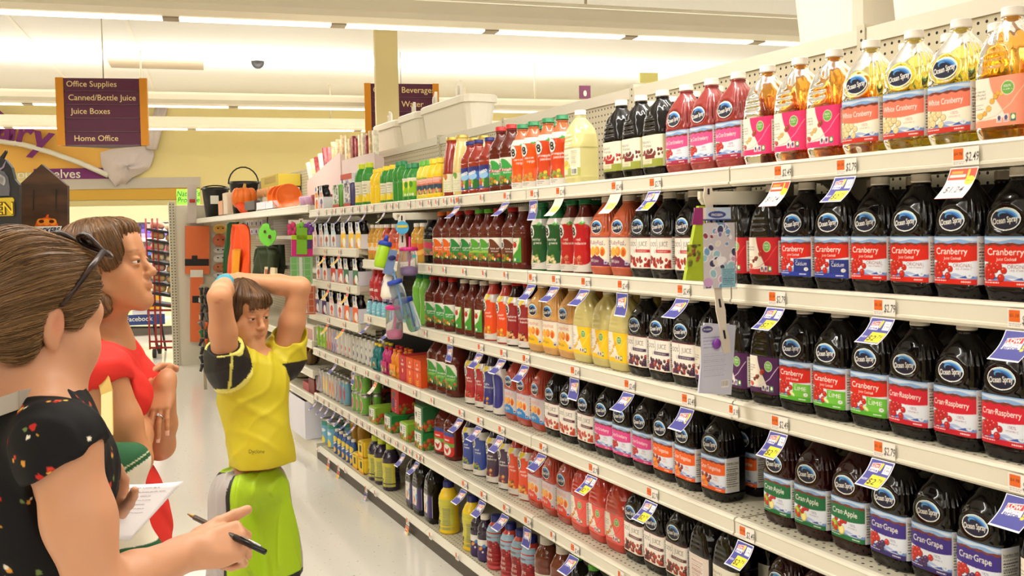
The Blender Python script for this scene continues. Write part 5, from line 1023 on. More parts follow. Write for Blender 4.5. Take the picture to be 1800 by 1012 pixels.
# vegetable juice can packs
def vpack(x, z, X, c, cn, lab, h=.094, hw=.064, d=.2, red=False):
    y = px2y(x, X, z+.04)-hw; e = empty('can_pack', (X, y, z+.001), 0, lab, 'can pack', 'juice can packs'); b = MB(); b.rbox(0, -hw, 0, d, hw, h, .008); b.build('pack_body', mat(f'{cn}_pack', c, .4), e)
    def p(a):
        a.rect(-.2, 0, .2, .2, c)
        if red: a.text('SPLASH', .018, .02, .03, (240, 190, 180), fit=.1, rot=PI/2*.9); a.ell(-.03, .05, .02, .03, (60, 60, 120)); a.ell(-.02, .1, .02, .016, (40, 90, 60)); return
        a.rect(-hw+.004, .02, .034, h-.012, (228, 224, 212)); v8mark(a, -hw+.026, h*.62, .016); a.lines(-.01, h*.72, .03, 4, .011, (80, 90, 70), .004); veg(a, -hw, hw, .004, .028, 20, 4, VEG, (.005, .01))
    box_art(e, hw*1.94, h*.97, p, .0028); side_art(e, -hw, d*.95, h*.97, lambda a: (a.rect(0, 0, 1, 1, c), a.ell(d*.6, h*.5, .035, .045, (50, 36, 34)), a.ell(d*.6, h*.5, .026, .036, (130, 120, 110)), veg(a, 0, d*.5, .0, .05, 26, 3, VEG, (.006, .012))), .004); return e, y
zf = SHZ['fifth']; Xf = D+.03
vpack(641, zf, Xf+.13, (206, 50, 30), 'red', 'red vegetable juice can pack behind the lime one, fifth shelf'); vpack(649, zf, Xf, (140, 180, 50), 'lime', 'lime green can pack with front label, left end')
_, y1 = vpack(676, zf, Xf, (30, 120, 50), 'green', 'green can pack between the two lime packs, fifth shelf'); vpack(703, zf, Xf, (140, 180, 50), 'lime', 'lime green can pack beside the green stack'); vpack(729, zf, Xf, (30, 120, 50), 'green', 'green can pack at the bottom of the right stack')
vpack(729, zf+.097, Xf, (34, 96, 50), 'dark_green', 'upper can pack on the right green stack, large emblem', .125); vpack(688, zf+.097, Xf+.05, (196, 30, 34), 'crimson', 'crimson fruit drink can pack stacked behind the green packs', .14, .066, .2, True)
# bottom shelf, far end
Zb = SHZ['bottom']
for i, x in enumerate((584, 591, 598, 605, 612)):
    y = px2y(x, D+.05, Zb+.07)-.03; e = empty('juice_bottle', (D+.08, y, Zb+.001), 0, f'small blue sleeved bottle, {ORD[i]} of five from left, bottom shelf', 'bottle', 'small blue bottles'); b = MB(); b.lathe([(.024, 0), (.027, .004), (.027, .11), (.022, .13), (.014, .142), (.014, .146)], 16); b.build('bottle_body', mat('blue_sleeve', (60, 96, 160), .3), e)
    b = MB(); b.lathe([(.016, .146), (.016, .162), (.013, .163)], 14); b.build('cap', CAPS['w'], e); a = Art(-.04, .01, .04, .12, .003, (64, 100, 166)); a.ell(0, .1, .03, .022, (244, 214, 60)); a.ell(0, .03, .02, .02, (240, 190, 60)); a.line([(-.02, .06), (.02, .075)], .008, WHT)
    put('label', a.mesh('label', lambda U, V: np.stack([-.0276*np.cos(U/.027), -.0276*np.sin(U/.027), V], 1), FILM), e)
for i, x in enumerate((604, 614, 627)): bottle('orj', (D+.24, px2y(x, D+.2, Zb+.15)-.04, Zb+.001), f'golden juice bottle, {ORD[i]} of three behind the yellow packs', 'golden bottles')
for i, (x, l) in enumerate(((620, 0), (631, 0), (629, 1))):
    y = px2y(x, D+.06, Zb+.07)-.06; e = empty('drink_multipack', (D+.055, y-(.02 if l else 0), Zb+.001+l*.1), 0, ('yellow film pack at the back of the bottom shelf trio', 'yellow film pack in front on the bottom shelf', 'yellow film pack stacked on top of another')[i], 'drink pack', 'yellow film packs')
    b = MB(); b.rbox(0, -.058, 0, .15, .058, .098, .016); b.build('wrapped_body', mat('yellow_film', (240, 196, 40), .3), e); box_art(e, .1, .09, lambda a: (a.rect(-.1, 0, .1, .2, (244, 204, 40)), a.rect(-.02, .03, .02, .07, (40, 50, 40)), a.rect(-.1, .0, .1, .012, (236, 150, 40)), a.line([(-.04, .08), (.02, .086)], .006, (110, 130, 40))), .003)
for i, x in enumerate((641, 650, 658, 667, 676, 685, 694, 704)):
    bottle('aqua', (D-.0+.034, px2y(x, D, SHZ['third']+.05)-.0, SHZ['third']+.0006), f'tiny pale blue water bottle, {ORD[i]} of eight along the third shelf front', 'tiny blue water bottles').scale = (.62, .62, .5)
# ------------------------------------------------------------------ clip strips hanging from arms under the top shelf
STRIPM = mat('strip_plastic', (226, 214, 196), .4); CLEARP = mat('clear_bag', (240, 240, 244), .12, trans=.92, ior=1.1); PINKP = mat('hot_pink_plastic', (206, 40, 120), .3)
def clear_pl(n, c): return mat(n, c, .08, trans=.85, ior=1.2)
class Plane:
    """an upright plane at P0 that faces the aisle walkers; q() turns picture positions into points on it"""
    def __init__(s, P0, ang): s.P0 = np.array(P0); a = math.radians(ang); s.d = np.array([math.cos(a), math.sin(a), 0]); s.n = np.array([-s.d[1], s.d[0], 0])
    def q(s, x, y, off=0): return atp(x, y, s.P0-s.n*off, s.n)
    def poly(s, pts, t, name, m, off=0, parent=None, label=None, cat=None, group=None):
        b = MB(); b.prism([s.q(x, y, off) for x, y in pts], -s.n*t); o = b.build(name, m, parent); return tag(o, label, cat, group)
    def rect(s, x0, y0, x1, y1, *a, **k): return s.poly([(x0, y1), (x1, y1), (x1, y0), (x0, y0)], *a, **k)
    def art(s, x0, y0, x1, y1, off, paint, name='print', parent=None, res=.003, bg=(236, 230, 226)):
        A = s.q(x0, y1, off); w = float((s.q(x1, y1, off)-A)@s.d); h = float((s.q(x0, y0, off)-A)[2]); a = Art(0, 0, w, h, res, bg); paint(a, w, h)
        return put(name, a.mesh(name, flat(A, s.d, Z3), CARD), parent)
def arm(Y, label, lx):
    e = empty('strip_bracket', (D, Y, 1.66), 0, label, 'display arm', 'display arms'); b = MB(); b.prism([(-lx, 0, 0), (.10, 0, 0), (.14, 0, .02), (.20, 0, .035), (.20, 0, -.01), (.12, 0, -.03), (.10, 0, -.035), (-lx+.012, 0, -.035), (-lx, 0, -.02)], (0, .012, 0)); b.build('arm_plate', CREAM_M, e)
    b = MB(); b.tube([(-lx+.022, -.012, -.014), (-lx+.022, .012, -.014)], .006, 8); b.build('pin', JOINT, e); return e
def strip(pl, pts, w, label, off=.0):
    P = [pl.q(x, y, off) for x, y in pts]; b = MB(); L = []; R = []
    for i, p in enumerate(P):
        k = w*(1.18 if i % 2 else .85); L.append(p-pl.d*k); R.append(p+pl.d*k)
    b.prism(L+R[::-1], -pl.n*.003); e = b.build('clip_strip', STRIPM); tag(e, label, 'clip strip', 'clip strips')
    for i in range(0, len(P)-1, 2):
        m = (P[i]+P[i+1])/2; b = MB(); b.obox(m-pl.n*.0035, pl.d*w*.22, pl.n*.001, (P[i]-P[i+1])/2*.6); b.build('slot', BLK, e)
    return e
# nearest strip
arm(2.075, 'cream arm under the top shelf holding the nearest strip', .115)
pA = Plane((D-.10, 2.06, 0), 0); strip(pA, [(1244, 328), (1244, 345), (1246, 362), (1250, 400), (1254, 440), (1258, 480), (1262, 520), (1266, 545), (1270, 575), (1274, 600), (1277, 620)], .013, 'white toothed plastic strip hanging nearest, by the store bottles', .004)
def p_head(a, w, h): a.rect(0, 0, w, h, (190, 206, 226)); a.rect(0, 0, w*.33, h, (236, 214, 206)); a.ell(w*.09, h*.55, w*.06, h*.25, (190, 110, 60)); a.ell(w*.2, h*.6, w*.06, h*.25, (240, 220, 160)); a.ell(w*.62, h*.45, w*.24, h*.26, (60, 70, 140)); a.rect(0, 0, w, h*.12, (60, 76, 150)); a.ell(w*.5, h*.82, w*.12, h*.1, (210, 200, 180)); a.text('FROZEN', w*.62, h*.36, h*.24, WHT, fit=w*.3, bold=.02)
def p_stick(a, w, h):
    a.rect(0, 0, w, h, (206, 200, 204)); rg = random.Random(3)
    for i in range(46):
        c = rg.choice(((240, 238, 240), (120, 110, 160), (150, 196, 206), (206, 160, 196), (60, 60, 100), (226, 214, 196), (110, 160, 200), (150, 60, 70))); u, v = rg.random()*w, rg.random()*h; r = rg.uniform(.004, .010); a.ell(u, v, r*1.2, r*1.5, (240, 238, 240), rg.random()*3); a.ell(u, v, r, r*1.2, c, rg.random()*3)
    a.rect(w*.56, 0, w, h*.30, (140, 190, 206)); a.lines(w*.6, h*.27, w*.97, 9, h*.028, (60, 80, 100), .0018); a.ell(w*.15, h*.09, w*.14, h*.07, (206, 160, 206))
o = pA.rect(1236, 390, 1294, 508, .004, 'sticker_bag', CLEARP, .012, None, 'clear bag of dimensional stickers hanging on the nearest strip', 'sticker pack')
pA.art(1237, 392, 1293, 507, .0185, p_stick, 'sticker_sheet', o, .0016); pA.art(1220, 365, 1285, 388, .0185, p_head, 'header_card', o, .0014)
o = pA.poly([(1224, 362), (1234, 362), (1236, 494), (1200, 492)], .012, 'gift_bag', mat('acid_green_card', (170, 190, 40), .4), .006, None, 'acid green cone pack behind the sticker bag', 'novelty pack')
pA.art(1208, 430, 1233, 470, .0205, lambda a, w, h: (a.rect(0, 0, w, h, (170, 190, 40)), veg(a, 0, w, 0, h, 16, 3, ((70, 60, 30), (100, 110, 40), (140, 80, 50)), (.003, .006))), 'print', o); pA.poly([(1221, 365), (1235, 365), (1235, 395), (1216, 395)], .002, 'top_print', mat('magenta_card', (150, 50, 110), .4), .019, o)
def p_back(a, w, h): a.rect(0, 0, w, h, (206, 206, 222)); a.ell(w*.24, h*.93, w*.18, h*.05, (60, 60, 120)); a.text('FROZEN', w*.24, h*.915, h*.035, WHT, fit=w*.26, bold=.02); a.lines(w*.1, h*.8, w*.9, 4, h*.05, (150, 140, 190), .002); a.lines(w*.1, h*.55, w*.92, 12, h*.03, (160, 160, 186), .0012); a.rect(w*.68, h*.03, w*.95, h*.14, (236, 232, 226)); [a.rect(w*(.7+.024*i), h*.05, w*(.708+.024*i), h*.13, (60, 60, 60)) for i in range(10)]
o = pA.poly([(1226, 690), (1283, 693), (1291, 571), (1236, 567)], .006, 'toy_card', mat('pale_lilac_card', (206, 206, 222), .4), -.003, None, 'pale lilac toy card hanging low on the nearest strip', 'toy card')
pA.art(1233, 572, 1284, 688, .0045, p_back, 'print', o, .0016); b = MB(); b.ball(pA.q(1260, 604, .012), (.012, .010, .014)); b.build('purple_ball', mat('purple_plastic', (120, 50, 150), .25), o)
# second strip with drinking cups
arm(4.50, 'cream arm under the top shelf holding the cup strip', .13)
pB = Plane((D-.13, 4.485, 0), -8); mpp = .00262
strip(pB, [(706, 376), (706, 390), (707, 410), (707, 430), (706, 450), (704, 470), (702, 500), (700, 530), (697, 560), (695, 592)], .016, 'white plastic strip hanging with drinking cups', -.01)
b = MB(); c = pB.q(707, 400, .02); b.prism([c+pB.d*.032*math.cos(t)+Z3*.032*math.sin(t) for t in np.linspace(0, 2*PI, 20, endpoint=False)], -pB.n*.002); o = b.build('hang_tag', mat('sky_blue_card', (80, 170, 214), .4)); tag(o, 'round blue hang tag at the top of the cup strip', 'tag')
b = MB(); b.obox(c-pB.n*.003+Z3*.006, pB.d*.026, pB.n*.001, Z3*.006); b.build('yellow_band', mat('yellow_card', (220, 190, 60), .4), o)
def vessel(name, x, y0, y1, wpx, body, lid, lidh, label, cat, tilt=0, off=.03, straw=None, inner=None, neck=1.0):
    T, Bm = pB.q(x, y0, off), pB.q(x, y1, off); h = T[2]-Bm[2]; r = wpx/2*mpp; e = empty(name, Bm, 0, label, cat, 'cups on the strip'); e.rotation_euler = (0, math.radians(tilt), 0); lh = lidh*mpp
    b = MB(); b.lathe([(r*.8, 0), (r*.97, .012), (r, .03), (r, h-lh-.03), (r*.9*neck, h-lh-.006), (r*.86*neck, h-lh)], 20); b.build('cup_body', body, e)
    b = MB(); b.lathe([(r*1.02*neck, h-lh), (r*1.02*neck, h-lh*.2), (r*.9*neck, h)], 20); b.build('lid', lid, e)
    if straw: b = MB(); b.tube([(.0, -.0, .02), (.004, 0, h*.6), (.008, 0, h+.05)], .005, 8); b.build('straw', straw, e)
    if inner: b = MB(); b.lathe([(r*.76, .006), (r*.84, .016), (r*.84, .038), (r*.3, .046)], 16); b.build('colour_base', inner, e)
    return e
BLUEP = mat('blue_plastic', (36, 66, 170), .3); LIMEP = mat('lime_plastic', (160, 200, 30), .3)
CLP = clear_pl('clear_cup', (236, 230, 236)); CLB = clear_pl('clear_blue_cup', (206, 222, 236))
e = vessel('drinking_cup', 719, 434, 484, 34, CLP, PINKP, 7, 'clear cup with hot pink lid and straw, upper strip', 'cup', 0, .046, PINKP, mat('violet_base', (120, 70, 150), .3)); b = MB(); b.box(.004, -.046, .085, .02, -.043, .10); b.build('sticker', mat('teal_sticker', (60, 170, 170), .4), e)
vessel('drinking_cup', 694, 536, 595, 31, CLP, PINKP, 8, 'clear cup with hot pink lid, lowest on the strip', 'cup', 0, .043, PINKP, PINKP)
vessel('drinking_cup', 711, 489, 560, 28, CLB, BLUEP, 7, 'clear blue-lidded cup tilted in the middle of the strip', 'cup', -14, .075, mat('blue_straw', (110, 170, 220), .3))
vessel('drinking_cup', 731, 520, 580, 26, CLB, BLUEP, 7, 'clear blue-lidded cup tilted at the right of the strip', 'cup', -18, .03, BLUEP)
e = vessel('sippy_bottle', 668, 423, 470, 25, LIMEP, BLUEP, 8, 'lime green sippy bottle with blue spout, tilted', 'bottle', 14, .07); b = MB(); b.lathe([(.011, .122), (.009, .150), (.006, .156)], 12); b.build('spout', BLUEP, e)
o = pB.poly([(672, 480), (688, 483), (698, 440), (684, 438)], .02, 'toy_pouch', mat('slate_blue_film', (110, 130, 170), .3), .08, None, 'slate blue toy pouch with oval badge by the sippy bottle', 'toy pouch'); b = MB(); b.ball(pB.q(689, 453, .105), (.020, .003, .012)); b.build('badge', NAVYM if 'NAVYM' in globals() else mat('navy_badge', (40, 44, 100), .4), o)
b = MB(); P = pB.q(683, 505, .05); b.lathe([(.030, -.055), (.040, -.04), (.034, .0), (.022, .03), (.024, .05), (.012, .066)], 16, P); o = b.build('bottle_toy', mat('ivory_plastic', (232, 222, 208), .4)); tag(o, 'ivory shaped bottle hanging behind the cups', 'bottle')
# third strip with novelty packs
arm(6.60, 'cream arm under the far end of the top shelf', .16)
pC = Plane((D-.10, 6.52, 0), -8); strip(pC, [(529, 384), (529, 400), (529, 420), (530, 450), (532, 480), (533, 510), (534, 540), (535, 570)], .016, 'white plastic strip hanging with novelty bags at the far end', -.01)
o = pC.rect(512, 413, 549, 450, .03, 'toy_box', PINKP, .02, None, 'pink and green toy box with open windows on the far strip', 'toy box')
for a in ((512, 413, 549, 421, LIMEP), (521, 400, 540, 447, mat('green_plastic_toy', (120, 176, 40), .3)), (539, 421, 548, 437, mat('deep_violet', (70, 40, 100), .4))): pC.rect(*a[:4], .006, 'toy_part', a[4], .052, o)
for i, (x, c) in enumerate(((514, (200, 50, 100)), (529, (120, 190, 50)), (542, (120, 60, 150)))): b = MB(); P = pC.q(x, 403, .04); [b.ball(P+pC.d*.022*math.cos(t)+Z3*.03*math.sin(t), (.018, .01, .022)) for t in np.linspace(0, 2*PI, 5, endpoint=False)]; b.build('flower_topper', mat(f'topper_{i}', c, .4), o)
def p_sq(c, c2):
    def f(a, w, h):
        a.rect(0, 0, w, h, c)
        for i in range(3):
            for j in range(4): a.rect(w*(.05+.32*i), h*(.04+.24*j), w*(.31+.32*i), h*(.25+.24*j), c2)
        a.rect(w*.42, 0, w*.58, h, (206, 206, 196))
    return f
o = pC.rect(510, 451, 549, 498, .02, 'novelty_bag', mat('clear_green_film', (150, 190, 140), .2), .02, None, 'green tiled novelty bag on the far strip', 'novelty bag'); pC.art(511, 452, 548, 498, .0412, p_sq((150, 180, 140), (110, 170, 90)), 'print', o)
o = pC.rect(522, 502, 554, 552, .02, 'novelty_bag', mat('clear_orange_film', (190, 100, 60), .2), .02, None, 'orange tiled novelty bag below the green one', 'novelty bag'); pC.art(523, 503, 553, 551, .0412, p_sq((190, 150, 130), (186, 84, 40)), 'print', o)
# ------------------------------------------------------------------ seasonal shelving beyond
ZS = {'top': 1.762}
for k, (p, q) in {'upper': ((502.5, 583), (551, 601)), 'middle': ((486.6, 619), (551.6, 656)), 'lower': ((502, 668), (551, 700))}.items(): ZS[k] = float((atx(*p, D)[2]+atx(*q, D)[2])/2)
YS = [6.69, 9.4, 12.2]
for k, z in ZS.items():
    for i in range(2): shelf(YS[i], YS[i+1], z, k, f'cream {k} shelf of seasonal goods, {("nearer", "farther")[i]} half', D, .44, .05, False)
for i in range(2):
    b = MB(); b.box(D+.46, YS[i], 0, D+.52, YS[i+1], 2.138); tag(b.build('pegboard_unit', PEG), f'cream back panel behind the seasonal shelves, {("nearer", "farther")[i]} half', 'shelving unit')
    b = MB(); b.box(D+.01, YS[i], 0, D+.45, YS[i+1]-.01, .10); tag(b.build('base_deck', CREAM_M), f'low cream base under the seasonal shelves, {("nearer", "farther")[i]} half', 'shelf')
for k, z in (('plain', 1.55), ('plain lower', 1.30)):
    b = MB(); b.box(D+.16, 6.75, z-.03, D+.461, 9.4, z); tag(b.build('gondola_shelf', CREAM_M), f'recessed {k} cream shelf behind the hanging costumes', 'shelf')
pW = Plane((1.36, 12.3, 0), 0); e = empty('shelving_divider', (1.36, 12.3, 0), 0, 'cream end panel with slotted post at the aisle end', 'shelving unit')
b = MB(); b.box(.07, 0, 0, .9, .03, 1.93); b.build('panel', CREAM_M, e); b = MB(); b.box(0, -.02, 0, .07, .04, 1.97); b.build('slotted_post', dotted('slotted_end_post', (204, 196, 172), .035, .007, (0, 2), dot=(50, 44, 36)), e)
def at(x, y, dep): return atd(x, y, dep)
def ub(x0, y0, x1, y1, X, t, name, m, label=None, cat=None, group=None, parent=None, r=0, mi=0):
    """an upright block whose aisle face lies on plane X between two picture columns"""
    A, B_ = atx(x0, y1, X), atx(x1, y0, X); ya, yb = sorted((A[1], B_[1])); b = MB()
    (b.rbox(X, ya, A[2], X+t, yb, B_[2], r) if r else b.box(X, ya, A[2], X+t, yb, B_[2])); return tag(b.build(name, m, parent), label, cat, group)
zt2 = ZS['top']+.004
def onshelf(x, X, z, hw): return px2y(x, X, z)
# cauldron buckets
for i, (x0, x1, dep) in enumerate(((356, 404, 11.6), (404, 456, 10.4))):
    c = atd((x0+x1)/2, 380, dep); w = (x1-x0)/2*dep/FPX; h = .36; c[2] = zt2+.003; e = empty('party_bucket', c, 0, f'black handled party bucket, {("left", "right")[i]} of two on the seasonal top shelf', 'bucket', 'black buckets')
    b = MB(); b.lathe([(w*.72, 0), (w*.95, h*.9), (w*1.0, h), (w*.94, h), (w*.7, .02)], 18); b.build('bucket_body', mat('black_plastic', (28, 26, 26), .35), e)
    b = MB(); b.tube([(w*math.cos(t), 0, h*.93+(.18 if i else .05)*math.sin(t)) for t in np.linspace(0, PI, 12)], .008, 6); b.build('handle', BLK, e)
    if i == 0: b = MB(); b.box(-w*.5, -w-.004, h*.45, w*.05, -w*.86, h*.72); b.build('sticker', WHITEP, e)
ORGP = mat('pumpkin_orange', (226, 110, 30), .4)
c = atd(430, 366, 9.7); c[2] = zt2+.105; b = MB()
for k in range(9): t = 2*PI*k/9; b.ball(c+np.array([.075*math.cos(t), .05*math.sin(t), .06]), (.055, .05, .10), 10, 8)
e = b.build('pumpkin_decoration', ORGP); tag(e, 'ribbed orange pumpkin decoration in front of the black bucket', 'pumpkin'); b = MB(); b.tube([c+Z3*.14, c+Z3*.2+np.array([.01, 0, 0])], [.022, .012], 8); b.build('stem', mat('stem_tan', (200, 150, 70), .6), e); b = MB(); b.tube([c+np.array([-.05, -.03, 0]), c+np.array([-.02, -.16, -.11])], [.05, .03], 8); b.build('strap', mat('orange_red_cloth', (240, 80, 30), .6), e)
for i, (x0, y0, x1, y1, m, lab, cat) in enumerate(((384, 352, 392, 379, mat('peach_box', (226, 160, 110), .5), 'peach coloured box standing by the left bucket', 'box'), (392, 338, 399, 378, mat('cream_box', (226, 206, 180), .5), 'tall cream box standing between the buckets', 'box'), (430, 352, 447, 371, mat('dark_grey_box', (70, 60, 56), .5), 'dark grey boxed candle set beside the pumpkin', 'box'),
        (451, 354, 466, 370, CW, 'white display box, left of two beside orange bowls', 'box'), (467, 352, 479, 368, CW, 'white display box, right of two beside orange bowls', 'box'))):
    ub(x0, y0, x1, y1-1, D+.012, .05, 'boxed_item', m, lab, cat)
for i in range(6):
    P = atx(455+5.2*i, 345, D+.09); b = MB(); b.lathe([(.016, zt2-P[2]+.125), (.018, zt2-P[2]+.19), (.014, zt2-P[2]+.2)], 10, P); tag(b.build('spice_jar', mat('jar_tan', (190, 130, 80), .4)), f'tiny tan jar in the row on the white boxes, {ORD[i]} from left', 'jar', 'tiny tan jars')
for i in range(3):
    P = atx(491+8.5*i, 350, D+.1); P[2] = zt2+.1; b = MB(); r = .10-.0*i; prof = [(.02, -.1), (r*.7, -.085), (r*.95, -.03), (r, 0), (r*.97, 0), (r*.9, -.03)]; b.lathe(prof, 20); e = b.build('orange_bowl', mat('orange_plastic', (236, 112, 30), .35), None, P); e.rotation_euler = (PI/2*.92, 0, -.2); tag(e, f'orange plastic bowl set on edge, {ORD[i]} of three nested', 'bowl', 'nested orange bowls')
for i, (x0, y0, x1, y1, m, n) in enumerate(((521, 345, 529.5, 361, mat('lilac_plastic', (206, 160, 196), .4), 'lilac cup, left of two at the seasonal shelf end'), (530.5, 344, 539, 359, mat('lilac_plastic', (206, 160, 196), .4), 'lilac cup, right of two at the seasonal shelf end'), (541, 341, 552, 356, mat('dark_red_tub', (150, 40, 50), .4), 'dark red tub at the near seasonal shelf end'))):
    A, B_ = atx(x0, y1, D+.06), atx(x1, y0, D+.06); r = abs(A[1]-B_[1])/2; b = MB(); h = B_[2]-zt2; b.lathe([(r*.8, 0), (r, h*.9), (r*.9, h)], 14, (D+.06+r, (A[1]+B_[1])/2, zt2)); tag(b.build('party_cup', m), n, 'cup')
o = ub(459, 305, 489, 333, D+.25, .2, 'gift_box', mat('mustard_box', (206, 180, 60), .55), 'mustard yellow box behind the jars on the seasonal shelf', 'box'); ub(465, 309, 483, 324, D+.248, .002, 'printed_panel', mat('mustard_print', (180, 150, 50), .55), parent=o)
b = MB(); b.box(D+.26, o.bound_box[0][1], zt2, D+.44, o.bound_box[6][1], atx(470, 333, D+.25)[2]-.001); tag(b.build('plinth_box', CREAM_M), 'cream carton under the mustard yellow box', 'box')
# wrap rolls in slanted display boxes
PINKC = mat('pale_pink_card', (228, 206, 200), .6)
def rollbox(xs, X, zb, label, glabel, n, lean, seedv, dp=.1):
    (x0, yb0, yt0), (x1, yb1, yt1) = xs; A, B_ = px2y(x0, X, zb+.2), px2y(x1, X, zb+.2); y0, y1 = B_, A; e = empty('display_box', (X, y0, zb), 0, label, 'display box')
    zl, zr = atx(x0, yt0, X)[2]-zb, atx(x1, yt1, X)[2]-zb; L = y1-y0
    b = MB(); b.prism([(0, 0, 0), (0, L, 0), (0, L, max(.06, zl)), (0, 0, zr)], (.006, 0, 0)); b.build('front_panel', PINKC, e); b = MB(); b.box(dp, 0, 0, dp+.006, L, zr*.9); b.build('back_panel', PINKC, e); b = MB(); b.box(.006, 0, 0, dp, .006, zr*.95); b.build('side_panel', PINKC, e); b = MB(); b.box(.006, L-.006, 0, dp, L, max(.05, zl)); b.build('side_panel', PINKC, e); b = MB(); b.box(.006, .006, 0, dp, L-.006, .006); b.build('bottom_panel', PINKC, e)
    rg = random.Random(seedv)
    for i in range(n):
        t = (i+.5)/n; yy = y0+.03+t*(L-.06); h = (zr*(1-t)+max(.06, zl)*t)*1.0+.10+rg.random()*.03; c = ((150, 50, 50), (206, 196, 160), (226, 214, 190), (130, 40, 44), (196, 170, 120))[rg.randrange(5)]
        for j in range(1):
            P0 = np.array([X+dp*.5+.003, yy, zb+.03]); P1 = P0+np.array([.0, lean*t, h]); b = MB(); b.tube([P0, P1], .022, 8); o = b.build('wrap_roll', noisy(f'wrap_{c[0]}', c, (min(255, c[0]+50), min(255, c[1]+40), min(255, c[2]+40)), 30, .4)); tag(o, f'patterned wrap roll, {ORD[i]} from right in the {glabel}', 'wrap roll', f'wrap rolls in the {glabel}')
rollbox(((540, 340, 318), (599, 341, 266)), D+.30, zt2, 'pale pink slanted display box of rolls on the seasonal shelf', 'seasonal display box', 9, .25, 3)
rollbox(((602, 300, 282), (659, 296, 267)), D+.30, SHZ['top']+.002, 'pale pink display box of rolls behind the lime bottles', 'rear display box', 9, .03, 5, .06)
# costumes and hanging goods
def cloth(pts, X, t, name, m, label, cat, folds=5, amp=.03, seedv=0):
    """hung cloth: outline given in the picture, lying on plane X, pleated along the aisle"""
    P = np.array([atx(x, y, X) for x, y in pts]); y0, y1, z0, z1 = P[:, 1].min(), P[:, 1].max(), P[:, 2].min(), P[:, 2].max(); poly = [(p[1], p[2]) for p in P]
    ny, nz = 28, 30; V = []; n = len(poly); rg = random.Random(seedv); ph = [rg.random()*6 for _ in range(4)]
    def span(z):
        xs = []
        for i in range(n):
            (a, b_), (c, d) = poly[i], poly[(i+1) % n]
            if (b_ <= z) != (d <= z): xs.append(a+(z-b_)*(c-a)/(d-b_))
        return (min(xs), max(xs)) if len(xs) > 1 else None
    rows = []
    for k in range(nz+1):
        s = span(z0+(z1-z0)*min(max(k/nz, .002), .998))
        if s: rows.append((z0+(z1-z0)*k/nz, s))
    for z, (a, b_) in rows:
        for j in range(ny+1):
            u = j/ny; V.append((X-amp*(math.sin(u*folds*2*PI+ph[0]+.8*math.sin(z*5+ph[1]))*.6+.4*math.sin(u*folds*3.7+z*9+ph[2]))-.04*math.sin(PI*u), a+(b_-a)*u, z))
    V2 = [(x+t, y, z) for x, y, z in V]; N_ = len(V); F = []
    for k in range(len(rows)-1):
        for j in range(ny):
            q = (k*(ny+1)+j, k*(ny+1)+j+1, (k+1)*(ny+1)+j+1, (k+1)*(ny+1)+j); F.append(q); F.append(tuple(N_+i for i in q[::-1]))
    ring = list(range(ny+1))+[k*(ny+1)+ny for k in range(1, len(rows))]+[(len(rows)-1)*(ny+1)+j for j in range(ny-1, -1, -1)]+[k*(ny+1) for k in range(len(rows)-2, 0, -1)]
    for i in range(len(ring)): a, c = ring[i], ring[(i+1) % len(ring)]; F.append((a, N_+a, N_+c, c))
    b = MB(); b.add(V+V2, F, 0, True); return tag(b.build(name, m), label, cat)
CO = cloth([(420, 394), (412, 404), (408, 420), (405, 450), (404, 492), (435, 496), (436, 460), (433, 430), (430, 405), (426, 394)], D-.03, .02, 'costume', mat('bright_orange_cloth', (244, 84, 24), .6), 'bright orange costume hanging on the seasonal shelving', 'costume', 4, .03)
cloth([(414, 437), (421, 437), (418, 494), (412, 494)], D-.09, .008, 'stripe', mat('amber_cloth', (246, 160, 30), .6), None, None, 2, .01).parent = CO
cloth([(402, 392), (418, 390), (414, 412), (408, 450), (404, 490), (399, 490)], D+.06, .02, 'costume', mat('dark_green_cloth', (20, 80, 34), .7), 'dark green costume hanging behind the orange one', 'costume', 3, .03, 2)
cloth([(455, 438), (463, 432), (474, 434), (480, 446), (482, 470), (478, 491), (460, 496), (450, 480), (450, 458)], D-.02, .06, 'plush_costume', mat('olive_cloth', (50, 60, 32), .8), 'dark olive quilted costume below the green number', 'costume', 3, .04, 3); o = COL.objects['plush_costume']; P = atx(466, 434, D+.0); b = MB(); b.tube([P-Z3*.03, [P[0]+.03, P[1], ZS['top']-.031]], .006, 6); b.build('hanger', BLK, o)
cloth([(483, 430), (492, 430), (498, 470), (494, 496), (484, 492)], D+.11, .03, 'costume', mat('dark_olive_cloth', (34, 42, 26), .8), 'darker olive costume hanging beside the quilted one', 'costume', 3, .03, 4)
# green foam figure with two holes
pG = Plane((D-.06, 7.9, 0), -20); outl = [(463, 394), (469, 392), (474, 395), (475, 402), (479, 405), (485, 404), (487, 411), (485, 420), (479, 429), (472, 433), (464, 430), (458, 422), (455, 411), (457, 403)]
o = pG.poly(outl, .03, 'foam_figure', mat('acid_green_foam', (130, 226, 76), .6), 0, None, 'acid green foam number shape hanging over costumes', 'foam decoration')
for x, y, rx in ((465.5, 407, 2.2), (474, 416, 2.8)): pG.poly([(x+rx*math.cos(t), y+rx*1.25*math.sin(t)) for t in np.linspace(0, 2*PI, 12, endpoint=False)], .004, 'hole', mat('hole_brown', (90, 50, 30), .6), .0305, o)
for j in range(2):
    for i in range(5):
        x = 424+7.6*i; o = ub(x, (388, 402)[j]-.4*i, x+6.8, (398, 413)[j]-.4*i, D+.14, .1, 'small_box', CW, f'tiny white ornament box, {ORD[i]} from left, {("upper", "lower")[j]} row', 'box', f'tiny ornament boxes {j}'); P = atx(x+3.4, (394, 408)[j]-.4*i, D+.139); b = MB(); b.ball(P, (.003, .024, .018), 8, 6); b.build('picture', mat(f'ornament_{(i+j)%3}', ((120, 50, 60), (60, 60, 60), (170, 130, 110))[(i+j) % 3], .5), o)
